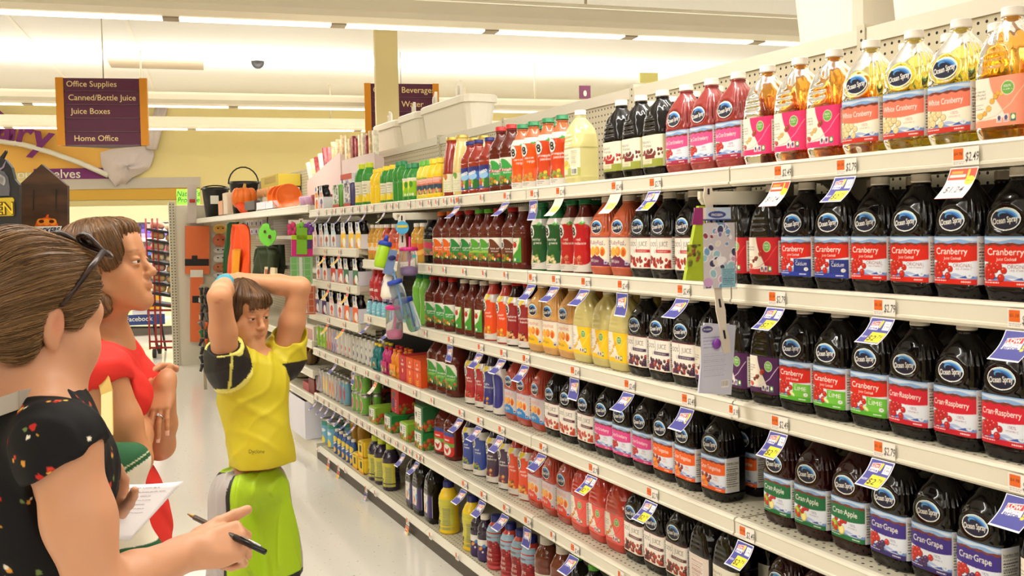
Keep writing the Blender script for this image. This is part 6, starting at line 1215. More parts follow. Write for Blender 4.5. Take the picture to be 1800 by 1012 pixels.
o = ub(462, 471, 483, 491, D-.05, .02, 'tray_card', mat('floral_card', (226, 206, 170), .5), 'small cream card with leaf print above the boy', 'card'); ub(466, 474, 474, 488, D-.053, .003, 'leaf_print', mat('rust_print', (180, 70, 40), .5), parent=o)
# end panel goods: masks, bags, torches
def wb(x0, y0, x1, y1, t, name, m, label=None, cat=None, group=None, off=.03, parent=None): return pW.rect(x0, y0, x1, y1, t, name, m, off, parent, label, cat, group)
o = wb(325, 397, 367, 481, .05, 'treat_bag', mat('orange_film_bag', (236, 120, 70), .4), 'orange treat bag with black belt hanging at the aisle end', 'bag'); wb(325, 455, 367, 467, .004, 'belt', BLK, off=.082, parent=o); wb(337, 449, 347, 457, .004, 'buckle', BLK, off=.084, parent=o); wb(334, 385, 358, 397, .01, 'header', CLEARP, off=.05, parent=o)
o = wb(334, 487, 356, 600, .05, 'treat_bag', mat('orange_film_bag', (236, 120, 70), .4), 'long orange treat bag hanging below the belted one', 'bag', off=.05); wb(338, 520, 354, 532, .004, 'belt', BLK, off=.102, parent=o); wb(334, 474, 356, 487, .04, 'header', WHITEP, off=.05, parent=o)
o = wb(329, 325, 345, 392, .04, 'treat_bag', mat('cloudy_film', (214, 200, 190), .25), 'cloudy clear bag hanging above the orange bag', 'bag', off=.05); wb(333, 350, 343, 356, .004, 'red_print', mat('red_print', (200, 60, 40), .5), off=.092, parent=o)
e = None
for i, (y0, y1, c, n) in enumerate(((394, 411, (236, 180, 90), 'amber'), (411, 434, (206, 110, 76), 'terracotta'), (434, 446, (200, 196, 190), 'silver'), (446, 462, (214, 210, 204), 'pale grey'), (462, 478, (190, 116, 76), 'rust'), (478, 490, (206, 204, 200), 'white'))):
    P = pW.q(387, (y0+y1)/2, .06); b = MB(); w = .085; h = (y1-y0)/2*11.9/FPX; b.ball(P, (w, .03, h), 14, 8); o = tag(b.build('party_mask', mat(f'mask_{n}', c, .5)), f'{n} novelty mask, {ORD[i]} from top in the hanging column', 'mask', 'hanging masks')
    for s in (-1, 1): b = MB(); b.ball(P+np.array([.03*s, -.029, .01]), (.012, .008, .008), 8, 6); b.build('eye_hole', BLK, o)
rg = random.Random(4); TC = [mat('torch_black', (40, 40, 40), .35), mat('torch_green', (50, 110, 50), .35), mat('torch_grey', (96, 92, 90), .35), mat('torch_orange', (200, 90, 40), .4)]
pT = Plane((1.28, 10.2, 0), 0)
for i in range(10):
    for j in range(2):
        P = pT.q(354+9*j+rg.uniform(-1, 1), 512+15*i, .0); m = TC[rg.choice((0, 0, 0, 1, 2, 3))]; e = empty('torch', P, 0, f'small hand torch, {ORD[i]} from top, {("left", "right")[j]} column at the aisle end', 'torch', 'hanging torches'); e.rotation_euler = (rg.uniform(-.3, .3), rg.uniform(-.4, .4), 0)
        b = MB(); b.lathe([(.014, -.035), (.015, .01), (.022, .025), (.022, .04)], 10); b.build('torch_body', m, e); b = MB(); b.lathe([(.0215, .0405), (.019, .043)], 10); b.build('lens_ring', TC[2], e)
P0, P1 = pT.q(353, 500, -.03), pT.q(372, 664, -.03); b = MB(); b.box(P0[0], P0[1], P1[2], P1[0], P0[1]+.02, P0[2]); b.box(P0[0], P0[1], 0, P0[0]+.03, P0[1]+.02, P1[2]); tag(b.build('torch_rack', JOINT), 'narrow grey rack holding hanging torches at the aisle end', 'rack')
# lower seasonal shelves beside the boy
for i, (x0, y0, x1, y1, m, n) in enumerate(((513, 556, 522, 582, mat('moss_box', (100, 120, 50), .5), 'moss green box at the left of the upper seasonal shelf'), (523, 556, 532, 575, mat('gold_box', (170, 140, 60), .4), 'gold ornament pack behind the white cards'), (519, 573, 532, 590, CW, 'white framed card, left of two on the upper seasonal shelf'), (534, 574, 551, 601, mat('ivory_card', (226, 210, 196), .5), 'ivory framed card, right of two on the upper seasonal shelf'))):
    o = ub(x0, y0, x1, y1-2, D+.03+.02*(i < 2), .03, 'boxed_item', m, n, 'box')
    if i > 1: ub(x0+2.5, y0+5, x1-2.5, y1-7, D+.028, .002, 'picture', mat('dusty_rose_print', (196, 150, 140), .6), parent=o)
PK = [(497, (236, 96, 30), 1.0), (504, (230, 84, 26), 1.2), (512, (236, 110, 40), 1.05), (519, (190, 160, 120), 1.05), (530, (110, 96, 50), 1.15), (538, (150, 70, 40), 1.1), (545, (120, 90, 50), 1.0), (550, (90, 60, 40), 1.0)]
for i, (x, c, s) in enumerate(PK):
    X = D+.07+.03*(i % 2); y = px2y(x, X, ZS['middle']+.06); P = np.array([X, y, ZS['middle']+.052*s]); b = MB()
    for k in range(7): t = 2*PI*k/7; b.ball(P+np.array([.026*s*math.cos(t), .026*s*math.sin(t), 0]), (.027*s, .027*s, .048*s), 8, 8)
    e = b.build('small_pumpkin', mat(f'gourd_{i}', c, .35)); tag(e, f'small {("bright orange", "tall orange", "deep orange", "tan", "olive", "rust brown", "mossy", "dark brown")[i]} ornamental pumpkin on the middle seasonal shelf', 'pumpkin', 'small pumpkins'); b = MB(); b.tube([P+Z3*.045*s, P+Z3*.075*s+np.array([.008, 0, 0])], [.009, .005], 6); b.build('stem', mat('stem_gold', (190, 150, 70), .4), e)
for i, (x, w) in enumerate(((517, .14), (530, .12), (540, .10))):
    X = D+.2; y = px2y(x, X, ZS['lower']+.04); b = MB(); b.lathe([(w*.5, 0), (w*.9, .012), (w, .02), (w*.96, .021), (w*.6, .008)], 22, (X-.02, y, ZS['lower']+.004)); e = tag(b.build('plate', mat(f'plate_{i}', ((206, 190, 150), (196, 170, 120), (214, 200, 160))[i], .4)), f'patterned tan plate, {ORD[i]} from left on the lower seasonal shelf', 'plate', 'tan plates')
for i, (x0, y0, x1, y1, m, n) in enumerate(((533, 674, 543, 689, mat('rose_candle', (176, 60, 66), .4), 'rose red candle jar beside the plates'), (543, 668, 552, 697, mat('dark_red_box', (120, 40, 34), .5), 'dark red box at the lower seasonal shelf end'))): ub(x0, y0, x1, y1-3, D+.03, .07, 'boxed_item', m, n, 'box')
A = atx(519, 772, D-.03); e = empty('open_carton', (D-.03, 6.84, .102), 0, 'open white carton on the low base behind the boy', 'carton'); L = atx(517, 760, D-.03)[1]-6.72; L = max(.5, L)
for (n_, bx) in (('front_panel', (0, 0, 0, .006, L, .27)), ('back_panel', (.40, 0, 0, .406, L, .27)), ('side_panel', (.006, 0, 0, .40, .006, .27)), ('side_panel', (.006, L-.006, 0, .40, L, .27)), ('contents', (.01, .01, .0, .395, L-.01, .21))):
    b = MB(); b.box(*bx); b.build(n_, CW if n_ != 'contents' else mat('brown_contents', (120, 66, 34), .7), e)
# ------------------------------------------------------------------ bread rack, table and seasonal boards far down
REDM = mat('red_wire', (150, 30, 28), .4)
c = atz(316, 628, 0); dpt = float((c-CAM)@CF); c = c*[1, 1, 0]; sc = dpt/FPX; a = math.radians(-14); e = empty('bread_rack', c, a, 'red wire bread rack with slanted black trays', 'bread rack')
hh = 245*sc; wl = .36
for (x, y) in ((-wl, 0), (-wl+.08, 0), (wl, 0), (-wl, .5), (wl, .5), (-.22, .0), (-.12, .5)): b = MB(); b.tube([(x, y, .12), (x, y, hh)], .012, 6); b.build('wire_post', REDM, e)
for z in (.14, .22, .62, .68): b = MB(); b.tube([(-wl, 0, z), (wl, 0, z-.02)], .014, 6); b.build('wire_rail', REDM, e)
for (x, y) in ((-wl+.05, .03), (wl-.05, .03), (-wl+.05, .47), (wl-.05, .47)): b = MB(); b.tube([(x-.02, y, .062), (x+.02, y, .062)], .06, 14); b.build('caster', BLK, e)
LOAF = [mat('loaf_tan', (232, 190, 130), .4), mat('loaf_pale', (244, 220, 180), .35), mat('loaf_pinkish', (226, 170, 150), .35), mat('loaf_brown', (190, 136, 90), .4)]
rg = random.Random(9); RZ = np.array(Matrix.Rotation(a, 3, 'Z'))
for i in range(8):
    z = hh*.93-i*(hh*.93-.72)/7; b = MB(); b.prism([(-wl+.01, -.02, z), (wl+.05, -.02, z-.15), (wl+.05, -.02, z-.175), (-wl+.01, -.02, z-.025)], (0, .5, 0)); b.build('tray', BLK, e)
    if i == 7: continue
    for k in range(4):
        x = -wl+.12+k*.18; P = c+RZ @ np.array([x, .135, z-.15*(x+wl)/(2*wl)+.066]); b = MB(); b.rbox(-.08, -.09, -.045, .08, .12, .045, .035, 0, 3); o = b.build('bread_loaf', LOAF[rg.choice((0, 0, 1, 2, 3 if i > 4 else 1))], None, P, a); o.rotation_euler = (0, .2, a); tag(o, f'bagged bread loaf, {ORD[k]} from left on the {ORD[i]} tray down', 'bread', f'loaves on tray {ORD[i]}')
c = atz(262, 618, 0); dpt = float((c-CAM)@CF); sc = dpt/FPX; c = c*[1, 1, 0]; zt = atd(262, 552, dpt)[2]; e = empty('display_table', c, a, 'folding table with blue banner and black legs', 'table')
b = MB(); b.box(-.9, .0, zt-.12, .22, .6, zt-.08); b.build('table_top', WHITEP, e)
for x in (-.8, .16, .06): b = MB(); b.tube([(x, .05, zt-.1), (x+.05, .05, .0)], .016, 6); b.build('leg', BLK, e)
b = MB(); b.tube([(-.75, .05, zt-.15), (.18, .05, .32)], .014, 6); b.build('brace', BLK, e)
b = MB(); b.box(-.9, -.02, zt-.14, .22, -.005, zt+.0); o = b.build('banner', mat('banner_blue', (46, 70, 130), .5), e); lettering('Like us on Facebook', .088, np.array([-.30, -.022, zt-.085]), np.array([1., 0, 0]), Z3, WHITEP, o, .003, .01)
for i in range(3):
    for k in range(2):
        P = c+RZ @ np.array([-.12+.2*k, .1, zt-.08+.001+.125*i]); b = MB(); b.box(-.095, 0, 0, .095, .2, .12); o = b.build('cake_box', CW, None, P, a); tag(o, f'yellow printed box, {("bottom", "middle", "top")[i]} of {("left", "right")[k]} stack on the banner table', 'box', 'boxes on the banner table'); b = MB(); b.box(-.08, -.003, .012, .085, 0, .075); b.build('orange_print', mat('peach_print', (240, 190, 40), .5), o)
for i in range(3): P = c+RZ @ np.array([-.45-.16*i, .12, zt-.078]); b = MB(); b.rbox(-.07, -.06, 0, .07, .1, .1, .03); o = b.build('pastry_pack', LOAF[2], None, P, a); tag(o, f'clear pastry pack, {ORD[i]} from right on the banner table', 'pastry', 'pastry packs')
o = None; P = atd(331, 346, 13.5); b = MB(); b.obox(P, WD*.155, WN*.004, Z3*.108); o = b.build('shelf_sign', mat('lime_sign', (150, 240, 76), .6)); tag(o, 'lime green sign with handwritten words by the aisle end', 'sign')
lettering("Nature's", .105, P-WN*.006+Z3*.012, WD, Z3, mat('dark_green_ink', (50, 90, 40), .6), o, .002, 0, .85, shear=.2); lettering('Promise', .105, P-WN*.006-Z3*.075, WD, Z3, mat('dark_green_ink', (50, 90, 40), .6), o, .002, 0, .85, shear=.2)
b = MB(); b.tube([P-Z3*.108, [P[0], P[1], 0]], .012, 6); b.build('pole', JOINT, o)
# chocolate display header
BRN = noisy('dark_wood_print', (54, 34, 22), (92, 60, 38), 3, .6, .35, .7, 6, (1, 1, 5)); pH = Plane(atd(78, 400, 5.6), -24)
e = pH.poly([(36, 560), (123, 560), (122, 327), (77, 289), (35, 328)], .03, 'display_board', BRN, 0, None, 'dark wooden look board with pointed top and pumpkin', 'display board')
for x in (58, 98): pH.rect(x, 333, x+1.6, 369, .002, 'groove', BLK, .0312, e)
OP = mat('pumpkin_print', (232, 96, 24), .5); OP2 = mat('pumpkin_glow', (250, 150, 40), .5); DKR = mat('pumpkin_dark', (90, 24, 10), .5)
def ell(cx, cy, rx, ry, n=24): return [(cx+rx*math.cos(t), cy+ry*math.sin(t)) for t in np.linspace(0, 2*PI, n, endpoint=False)]
pk = pH.poly(ell(82, 401, 21, 19), .003, 'pumpkin_print', OP, .031, e)
for x in (-11, 0, 11): pH.poly(ell(82+x, 390, 6.5, 6), .002, 'rib', OP2, .0335, pk)
for x in (-9, 9): pH.poly(ell(82+x, 389, 4.5, 3), .002, 'eye', DKR, .0355, pk)
pH.poly([(79, 384), (85, 383), (86, 377), (83, 377)], .003, 'stem', OP, .031, pk); pH.poly([(63, 407), (100, 407), (94, 415), (82, 413), (70, 415)], .002, 'mouth', OP2, .0335, pk)
lg = pH.poly([(52, 412), (105, 409), (109, 397), (57, 398)], .003, 'name_plate', WHITEP, .036, e); P = pH.q(80, 410.0, .041); tl = lettering('SNICKERS', .044, P, pH.d*.999+Z3*.03, Z3, mat('navy_ink', (26, 30, 70), .5), lg, .002, .03, .80, shear=.25); pH.poly([(52, 412), (57, 398), (58.5, 398), (53.5, 412)], .002, 'red_edge', mat('red_edge', (206, 40, 40), .5), .0395, lg)
P = pH.q(78, 500); b = MB(); h_ = P[2]*.5-.09; zb_ = pH.q(78, 560)[2]; b.obox(P*[1, 1, 0]+Z3*zb_/2+pH.n*.20, pH.d*.14, pH.n*.21, Z3*zb_/2); tag(b.build('candy_bin', BRN), 'dark wooden look candy bin under the pointed board', 'display bin')
# dark ghoul board at the left edge
pK = Plane(atd(10, 400, 5.2), -24); e = pK.poly([(-90, 560), (38, 560), (38, 325), (30, 315), (25, 295), (14, 281), (6, 278), (-5, 290), (-70, 300), (-90, 330)], .03, 'display_board', BLK, 0, None, 'black spooky board with yellow letters at the left edge', 'display board')
pK.poly([(2, 278), (13, 264), (14, 267), (8, 279)], .02, 'twig', BLK, .0, e); GRY = mat('ghoul_grey', (92, 90, 94), .6); pK.poly([(-30, 345), (17, 344), (18, 330), (15, 312), (8, 301), (-10, 297), (-30, 310)], .006, 'grey_shape', GRY, .031, e); pK.poly([(-6, 297), (4, 294), (9, 285), (11, 282), (8, 294), (0, 300)], .004, 'lilac_patch', mat('dusty_lilac', (140, 120, 140), .6), .0315, e)
for i in range(3): pK.poly(ell(1+3*i, 314+2*i, 3.2, 8), .005, 'pale_finger', mat('ghoul_pale', (166, 160, 156), .6), .0375, e)
pl = pK.poly([(-60, 382), (24, 379), (25, 350), (22, 347), (-60, 350)], .005, 'letter_plate', mat('mustard_plate', (206, 176, 40), .5), .031, e); lettering('HALLOWEEN', .078, pK.q(23.5, 376, .0375)-pK.d*.36, pK.d, Z3, BLK, pl, .0015, .05, 1.2, al='l') if False else None
V, T_ = text_tris('EEN', .0); wE = V[:, 0].max(); lettering('EEN', .088, pK.q(23, 376, .037)-pK.d*wE*.088*.9, pK.d, Z3, mat('brown_outline', (90, 60, 20), .5), pl, .002, .06, .9, al='l'); lettering('EEN', .088, pK.q(23, 376, .040)-pK.d*wE*.088*.9, pK.d, Z3, mat('bright_yellow', (240, 206, 40), .5), pl, .002, .0, .9, al='l')
P = pK.q(-20, 500); b = MB(); zb_ = pK.q(-20, 560)[2]; b.obox(P*[1, 1, 0]+Z3*zb_/2+pK.n*.12, pK.d*.15, pK.n*.14, Z3*zb_/2); tag(b.build('candy_bin', BLK), 'black candy bin under the spooky board', 'display bin')
# ------------------------------------------------------------------ soft bodies: smooth unions of tapered limbs, meshed on a grid
def nrm(v): v = np.array(v, float); return v/np.linalg.norm(v)
class Soft:
    def __init__(s): s.p = []
    def cap(s, a, b, ra, rb=None, k=.02, op='u'): s.p.append(('c', np.array(a, float), np.array(b, float), ra, ra if rb is None else rb, k, op)); return s
    def chain(s, pts, rs, k=.02):
        for i in range(len(pts)-1): s.cap(pts[i], pts[i+1], rs[i], rs[i+1], k)
        return s
    def ell(s, c, r, R=None, k=.02, op='u'): s.p.append(('e', np.array(c, float), np.array(r, float), np.eye(3) if R is None else np.array(R, float), 0, k, op)); return s
    def half(s, p, n, k=.004): s.p.append(('h', np.array(p, float), nrm(n), 0, 0, k, 'i')); return s       # keep the side n points away from
    def ball(s, c, r, k=.02, op='u'): return s.cap(c, np.array(c)+1e-6, r, r, k, op)
    def bounds(s):
        lo, hi = np.full(3, 9e9), np.full(3, -9e9)
        for q in s.p:
            if q[6] != 'u': continue
            if q[0] == 'c': r = max(q[3], q[4]); lo = np.minimum(lo, np.minimum(q[1], q[2])-r); hi = np.maximum(hi, np.maximum(q[1], q[2])+r)
            else: e = np.sqrt(((q[3].T*q[2])**2).sum(1)); lo = np.minimum(lo, q[1]-e); hi = np.maximum(hi, q[1]+e)
        return lo, hi
    def mesh(s, h, inflate=0., warp=None, lo=None, hi=None):
        l, u = s.bounds(); lo = l if lo is None else np.maximum(l, lo); hi = u if hi is None else np.minimum(u, hi)
        lo = lo-3*h-inflate; hi = hi+3*h+inflate; n = np.ceil((hi-lo)/h).astype(int)+1
        ax = [lo[i]+h*np.arange(n[i]) for i in range(3)]; F = np.full(n, .12, np.float32)
        for q in s.p:
            op, k = q[6], q[5]
            if q[0] == 'h':
                d = ((ax[0][:, None, None]-q[1][0])*q[2][0]+(ax[1][None, :, None]-q[1][1])*q[2][1]+(ax[2][None, None, :]-q[1][2])*q[2][2]).astype(np.float32)
                F = np.maximum(F, d); continue
            m = .05+k+inflate
            if q[0] == 'c': r = max(q[3], q[4]); bl, bh = np.minimum(q[1], q[2])-r-m, np.maximum(q[1], q[2])+r+m
            else: e = np.sqrt(((q[3].T*q[2])**2).sum(1)); bl, bh = q[1]-e-m, q[1]+e+m
            i0 = np.clip(np.floor((bl-lo)/h).astype(int), 0, n); i1 = np.clip(np.ceil((bh-lo)/h).astype(int)+1, 0, n)
            if (i1 <= i0).any(): continue
            X, Y, Z = ax[0][i0[0]:i1[0], None, None], ax[1][None, i0[1]:i1[1], None], ax[2][None, None, i0[2]:i1[2]]
            if q[0] == 'c':
                a, b = q[1], q[2]; ab = b-a; L2 = ab@ab+1e-12
                t = np.clip(((X-a[0])*ab[0]+(Y-a[1])*ab[1]+(Z-a[2])*ab[2])/L2, 0, 1)
                d = np.sqrt((X-a[0]-t*ab[0])**2+(Y-a[1]-t*ab[1])**2+(Z-a[2]-t*ab[2])**2)-(q[3]+(q[4]-q[3])*t)
            else:
                R, r = q[3], q[2]; P = [(X-q[1][0])*R[i][0]+(Y-q[1][1])*R[i][1]+(Z-q[1][2])*R[i][2] for i in range(3)]
                k0 = np.sqrt(sum((P[i]/r[i])**2 for i in range(3)))+1e-9; k1 = np.sqrt(sum((P[i]/r[i]**2)**2 for i in range(3)))+1e-9; d = k0*(k0-1)/k1
            d = d.astype(np.float32); sl = tuple(slice(i0[i], i1[i]) for i in range(3)); A = F[sl]
            if op == 'u': hh = np.maximum(k-np.abs(A-d), 0)/k; F[sl] = np.minimum(A, d)-hh*hh*k*.25
            elif op == 's': d = -d; hh = np.maximum(k-np.abs(A-d), 0)/k; F[sl] = np.maximum(A, d)+hh*hh*k*.25
        F = F-inflate
        if warp is not None: F = F+warp(ax[0][:, None, None], ax[1][None, :, None], ax[2][None, None, :]).astype(np.float32)
        F[0], F[-1] = .1, .1; F[:, 0], F[:, -1] = .1, .1; F[:, :, 0], F[:, :, -1] = .1, .1
        return nets(F, lo, h)
def nets(F, lo, h):
    """surface nets"""
    I = F < 0; n = F.shape; cnt = np.zeros(tuple(k-1 for k in n), np.int8)
    off = [(i, j, k) for i in (0, 1) for j in (0, 1) for k in (0, 1)]
    cut = lambda A, o: A[o[0]:n[0]-1+o[0], o[1]:n[1]-1+o[1], o[2]:n[2]-1+o[2]]
    for o in off: cnt += cut(I, o)
    C = np.argwhere((cnt > 0) & (cnt < 8)); idx = np.full(cnt.shape, -1, np.int64); idx[tuple(C.T)] = np.arange(len(C))
    f = {o: F[C[:, 0]+o[0], C[:, 1]+o[1], C[:, 2]+o[2]] for o in off}; acc = np.zeros((len(C), 3)); num = np.zeros(len(C))
    for a in off:
        for x in range(3):
            if a[x]: continue
            b = list(a); b[x] = 1; b = tuple(b); m = (f[a] < 0) != (f[b] < 0); t = f[a][m]/(f[a][m]-f[b][m]); p = np.tile(np.array(a, float), (m.sum(), 1)); p[:, x] += t; acc[m] += p; num[m] += 1
    V = lo+h*(C+acc/num[:, None]); Q = []
    for x in range(3):
        y, z = (x+1) % 3, (x+2) % 3; sa = [slice(None)]*3; sb = [slice(None)]*3; sa[x] = slice(0, -1); sb[x] = slice(1, None)
        A, B = I[tuple(sa)], I[tuple(sb)]; E = np.argwhere(A != B); E = E[(E[:, y] > 0) & (E[:, z] > 0) & (E[:, y] < n[y]-1) & (E[:, z] < n[z]-1)]
        fl = A[tuple(E.T)]
        def g(dy, dz): q = E.copy(); q[:, y] -= dy; q[:, z] -= dz; return idx[tuple(q.T)]
        q = np.stack([g(1, 1), g(0, 1), g(0, 0), g(1, 0)], 1); q[~fl] = q[~fl][:, ::-1]; Q.append(q)
    return V, np.concatenate(Q)
def smooth(V, Q, it=2, lam=.5):
    E = np.concatenate([Q[:, [i, (i+1) % 4]] for i in range(4)]); n = len(V); deg = np.bincount(E.ravel(), minlength=n)
    for _ in range(it):
        S_ = np.zeros_like(V)
        for k in range(3): S_[:, k] = np.bincount(E[:, 0], V[E[:, 1], k], n)+np.bincount(E[:, 1], V[E[:, 0], k], n)
        V = V+lam*(S_/np.maximum(deg, 1)[:, None]-V)
    return V
def skinmesh(name, parts, material, colf, parent=None):
    """join several (V, Q) pieces into one mesh, coloured point by point"""
    P, Qs, o = [], [], 0
    for V, Q in parts: P.append(V); Qs.append(Q+o); o += len(V)
    P = np.concatenate(P); me = fast_mesh(name, P, np.concatenate(Qs)); set_col(me, colf(P)); me.materials.append(material); return put(name, me, parent)
class Frame:
    def __init__(s, o, fwd, up, sc=1.): s.o = np.array(o, float); s.Y = nrm(fwd); s.X = nrm(np.cross(s.Y, up)); s.Z = np.cross(s.X, s.Y); s.sc = sc; s.R = np.stack([s.X, s.Y, s.Z])
    def __call__(s, x, y, z): return s.o+s.sc*(x*s.X+y*s.Y+z*s.Z)
    def loc(s, P): return (P-s.o)@s.R.T/s.sc
def cdir(r, u, f): return r*CR+u*CU+f*CF                           # right, up, away from the camera
def head(S, f, fem=True, child=False):
    k = f.sc
    def E(c, r, kk=.02, op='u'): S.ell(f(*c), np.array(r)*k, f.R, kk*k, op)
    def C(a, b, ra, rb, kk=.02, op='u'): S.cap(f(*a), f(*b), ra*k, rb*k, kk*k, op)
    E((0, -.018, .032), (.073, .094, .086)); E((0, .034, -.03), (.056, .055, .085), .03)
    jw = .046 if not child else .044
    for s in (-1, 1):
        C((s*jw, -.004, -.06), (s*.014, .068, -.104), .019, .017, .035); E((s*.040, .052, -.036), ((.020, .023, .025) if fem else (.024, .026, .028)), .025); E((s*.028, .060, -.07), ((.018, .021, .022) if fem else (.022, .024, .024)), .025)
    E((0, .072, -.106), (.017, .017, .015), .02); C((-.034, .078, .016), (.034, .078, .016), .010, .010, .02); E((0, .062, .05), (.05, .03, .04), .03)
    for s in (-1, 1): E((s*.031, .094, -.003), (.016, .016, .011), .012, 's')
    C((0, .086, .004), (0, .107, -.034), .0065, .0105, .014); E((0, .108, -.038), (.010, .009, .0085), .008)
    for s in (-1, 1): E((s*.0095, .098, -.041), (.008, .010, .0065), .006)
    E((0, .087, -.060), (.020, .010, .010), .012); E((0, .0925, -.0655), (.019, .0075, .0045), .004); E((0, .0915, -.0735), (.017, .0078, .0055), .004)
    for s in (-1, 1): E((s*.031, .0785, .0025), (.0168, .0152, .0078), .004); E((s*.031, .0772, -.0118), (.0155, .0135, .0062), .005)
    for s in (-1, 1):
        E((s*.0735, -.014, -.012), (.009, .019, .031), .006); E((s*.084, -.010, -.009), (.007, .011, .020), .004, 's'); E((s*.074, -.004, -.014), (.006, .005, .008), .004); E((s*.072, -.008, -.040), (.007, .009, .010), .006)
    return E, C
def eyes(f, parent, iris):
    for s in (-1, 1):
        b = MB(); c = f(s*.031, .0775, -.0035); r = .0122*f.sc; b.ball(c, r, 16, 12); e = b.build('eye', mat('eye_white', (226, 220, 212), .2), parent); P = c+f.Y*r*.55; b = MB(); b.ball(P, r*.62, 14, 10); ir = b.build('iris', iris, e); b = MB(); b.ball(P+f.Y*r*.36, r*.34, 12, 8); b.build('pupil', BLK, ir)
def hand(S, W, d, n, side, curls, sc=1., spread=.10, thumb=(.55, .5, .25)):
    """W wrist, d along the hand, n out of the back of the hand, side = +1 when the thumb lies along d x n"""
    d = nrm(d); n = nrm(n-np.dot(n, d)*d); t = np.cross(d, n)*side; k = sc
    S.cap(W-d*.02*k, W+d*.02*k, .024*k, .026*k, .015)
    tips = []
    for i, (off, L, r) in enumerate(((.026, (.042, .025, .020), .0088), (.009, (.046, .029, .021), .0090), (-.008, (.042, .027, .020), .0086), (-.0245, (.034, .020, .018), .0076))):
        b0 = W+d*.018*k+t*off*.6*k; kn = W+d*(.088-.004*abs(i-1))*k+t*off*k; S.cap(b0, kn, .014*k, .0105*k, .012*k); p = kn; ang = 0; dd = nrm(d+t*spread*(1.2-i)*.6)
        for j in range(3):
            ang += curls[i][j]; v = dd*math.cos(ang)-n*math.sin(ang); q = p+v*L[j]*k; S.cap(p, q, (r-.0006*j)*k, (r-.0006*(j+1))*k, .003*k); p = q
        tips.append((p, v))
    S.ell(W+d*.05*k-n*.006*k, (.038*k, .036*k, .013*k), np.stack([d, t, n]), .012*k); S.ell(W+d*.032*k+t*.026*k-n*.012*k, (.028*k, .017*k, .016*k), np.stack([d, t, n]), .012*k)
    p = W+d*.026*k+t*.030*k-n*.008*k; v = nrm(d*thumb[0]+t*thumb[1]-n*thumb[2]); q = p+v*.036*k; S.cap(p, q, .0135*k, .0115*k, .008*k); v2 = nrm(v+d*.35-n*.1); z = q+v2*.030*k; S.cap(q, z, .011*k, .0100*k, .003*k); z2 = z+nrm(v2+d*.2)*.022*k; S.cap(z, z2, .0100*k, .0082*k, .003*k); tips.append((z2, v2))
    return tips, t
def nails(tips, n, parent, sc=1.):
    for p, v in tips[:4]:
        b = MB(); u = nrm(n-np.dot(n, v)*v) if abs(np.dot(n, v)) < .95 else nrm(np.cross(v, np.cross(n, v))+1e-3); w = np.cross(v, u); c = p+v*.001*sc+u*.0062*sc
        V = [c+v*a*.0065*sc+w*bb*.0050*sc-u*(.0018*bb*bb+.001*a*a)*sc for a in (-1, -.3, .4, 1) for bb in (-1, -.5, 0, .5, 1)]; b.add(V, [(i*5+j, i*5+j+1, i*5+j+6, i*5+j+5) for i in range(3) for j in range(4)], 0, True); b.build('nail', mat('nail', (232, 184, 160), .3), parent)
def trim(VQ, lo, hi, inside):
    V, Q = VQ; m = ((V > lo) & (V < hi)).all(1)[Q].all(1); Q = Q[m] if inside else Q[~m]; u = np.zeros(len(V), bool); u[Q.ravel()] = True; return V[u], (np.cumsum(u)-1)[Q]
def graft(S, coarse, h, lo, hi):
    """swap one box of a mesh for the same surface at a finer grain"""
    lo, hi = np.array(lo), np.array(hi); return [trim(coarse, lo+.006, hi-.006, False), trim(S.mesh(h, lo=lo, hi=hi), lo, hi, True)]
def fold(seed, amp, fr, z=1.):
    rg = random.Random(seed); D_ = [(rg.uniform(-1, 1)*fr, rg.uniform(-1, 1)*fr, rg.uniform(-1, 1)*fr*z, rg.uniform(0, 6), rg.uniform(8, 20), rg.uniform(0, 6)) for _ in range(4)]
    def f(X, Y, Z):
        s = 0
        for a, b, c, p, q, r in D_: s = s-np.exp(-(2.2*np.sin(a*X+b*Y+c*Z+p+1.1*np.sin(q*(X+Z)+r)))**2)*(.5+.5*np.sin(q*.6*(Y-Z)+p))
        return amp*s
    return f
def wav(seed, amp, fr, z=1.):
    rg = random.Random(seed); D_ = [(rg.uniform(-1, 1)*fr, rg.uniform(-1, 1)*fr, rg.uniform(-1, 1)*fr*z, rg.uniform(0, 6)) for _ in range(5)]
    return lambda X, Y, Z: amp*sum(np.sin(a*X+b*Y+c*Z+p) for a, b, c, p in D_)/2.2
def paint(base, spots):
    """skin or cloth colour with soft local marks: (frame or None, centre, radii, colour, strength)"""
    def f(P):
        C_ = np.tile(lin(base), (len(P), 1))
        for fr_, c, r, col, st in spots:
            L = fr_.loc(P) if fr_ is not None else P; d = np.sqrt((((L-np.array(c))/np.array(r))**2).sum(1)); w = np.clip(1.6-1.6*d, 0, 1)[:, None]*st; C_ = C_*(1-w)+lin(col)*w
        return C_
    return f
def facepaint(f, base, lip, brow, blush, lips=.8):
    sp = [(f, (0, .093, -.0655), (.020, .012, .0052), lip, lips), (f, (0, .092, -.074), (.019, .012, .0065), lip, lips*.9), (f, (0, .098, -.0695), (.021, .01, .0013), (90, 40, 36), .8)]
    for s in (-1, 1):
        sp += [(f, (s*.034, .08, .0225), (.021, .03, .0045), brow, .8), (f, (s*.040, .062, -.042), (.03, .03, .024), blush, .35), (f, (s*.076, -.01, -.01), (.012, .02, .03), blush, .5), (f, (s*.031, .092, .0005), (.0165, .012, .0018), (60, 40, 34), .7)]
    return sp
SKIN = attr_mat('skin', .45, sss=.03); CLOTH = attr_mat('woven_cloth', .75, spec=.25); SHINY = attr_mat('sports_cloth', .5, spec=.35); HAIR = attr_mat('hair_strands', .4, spec=.4)
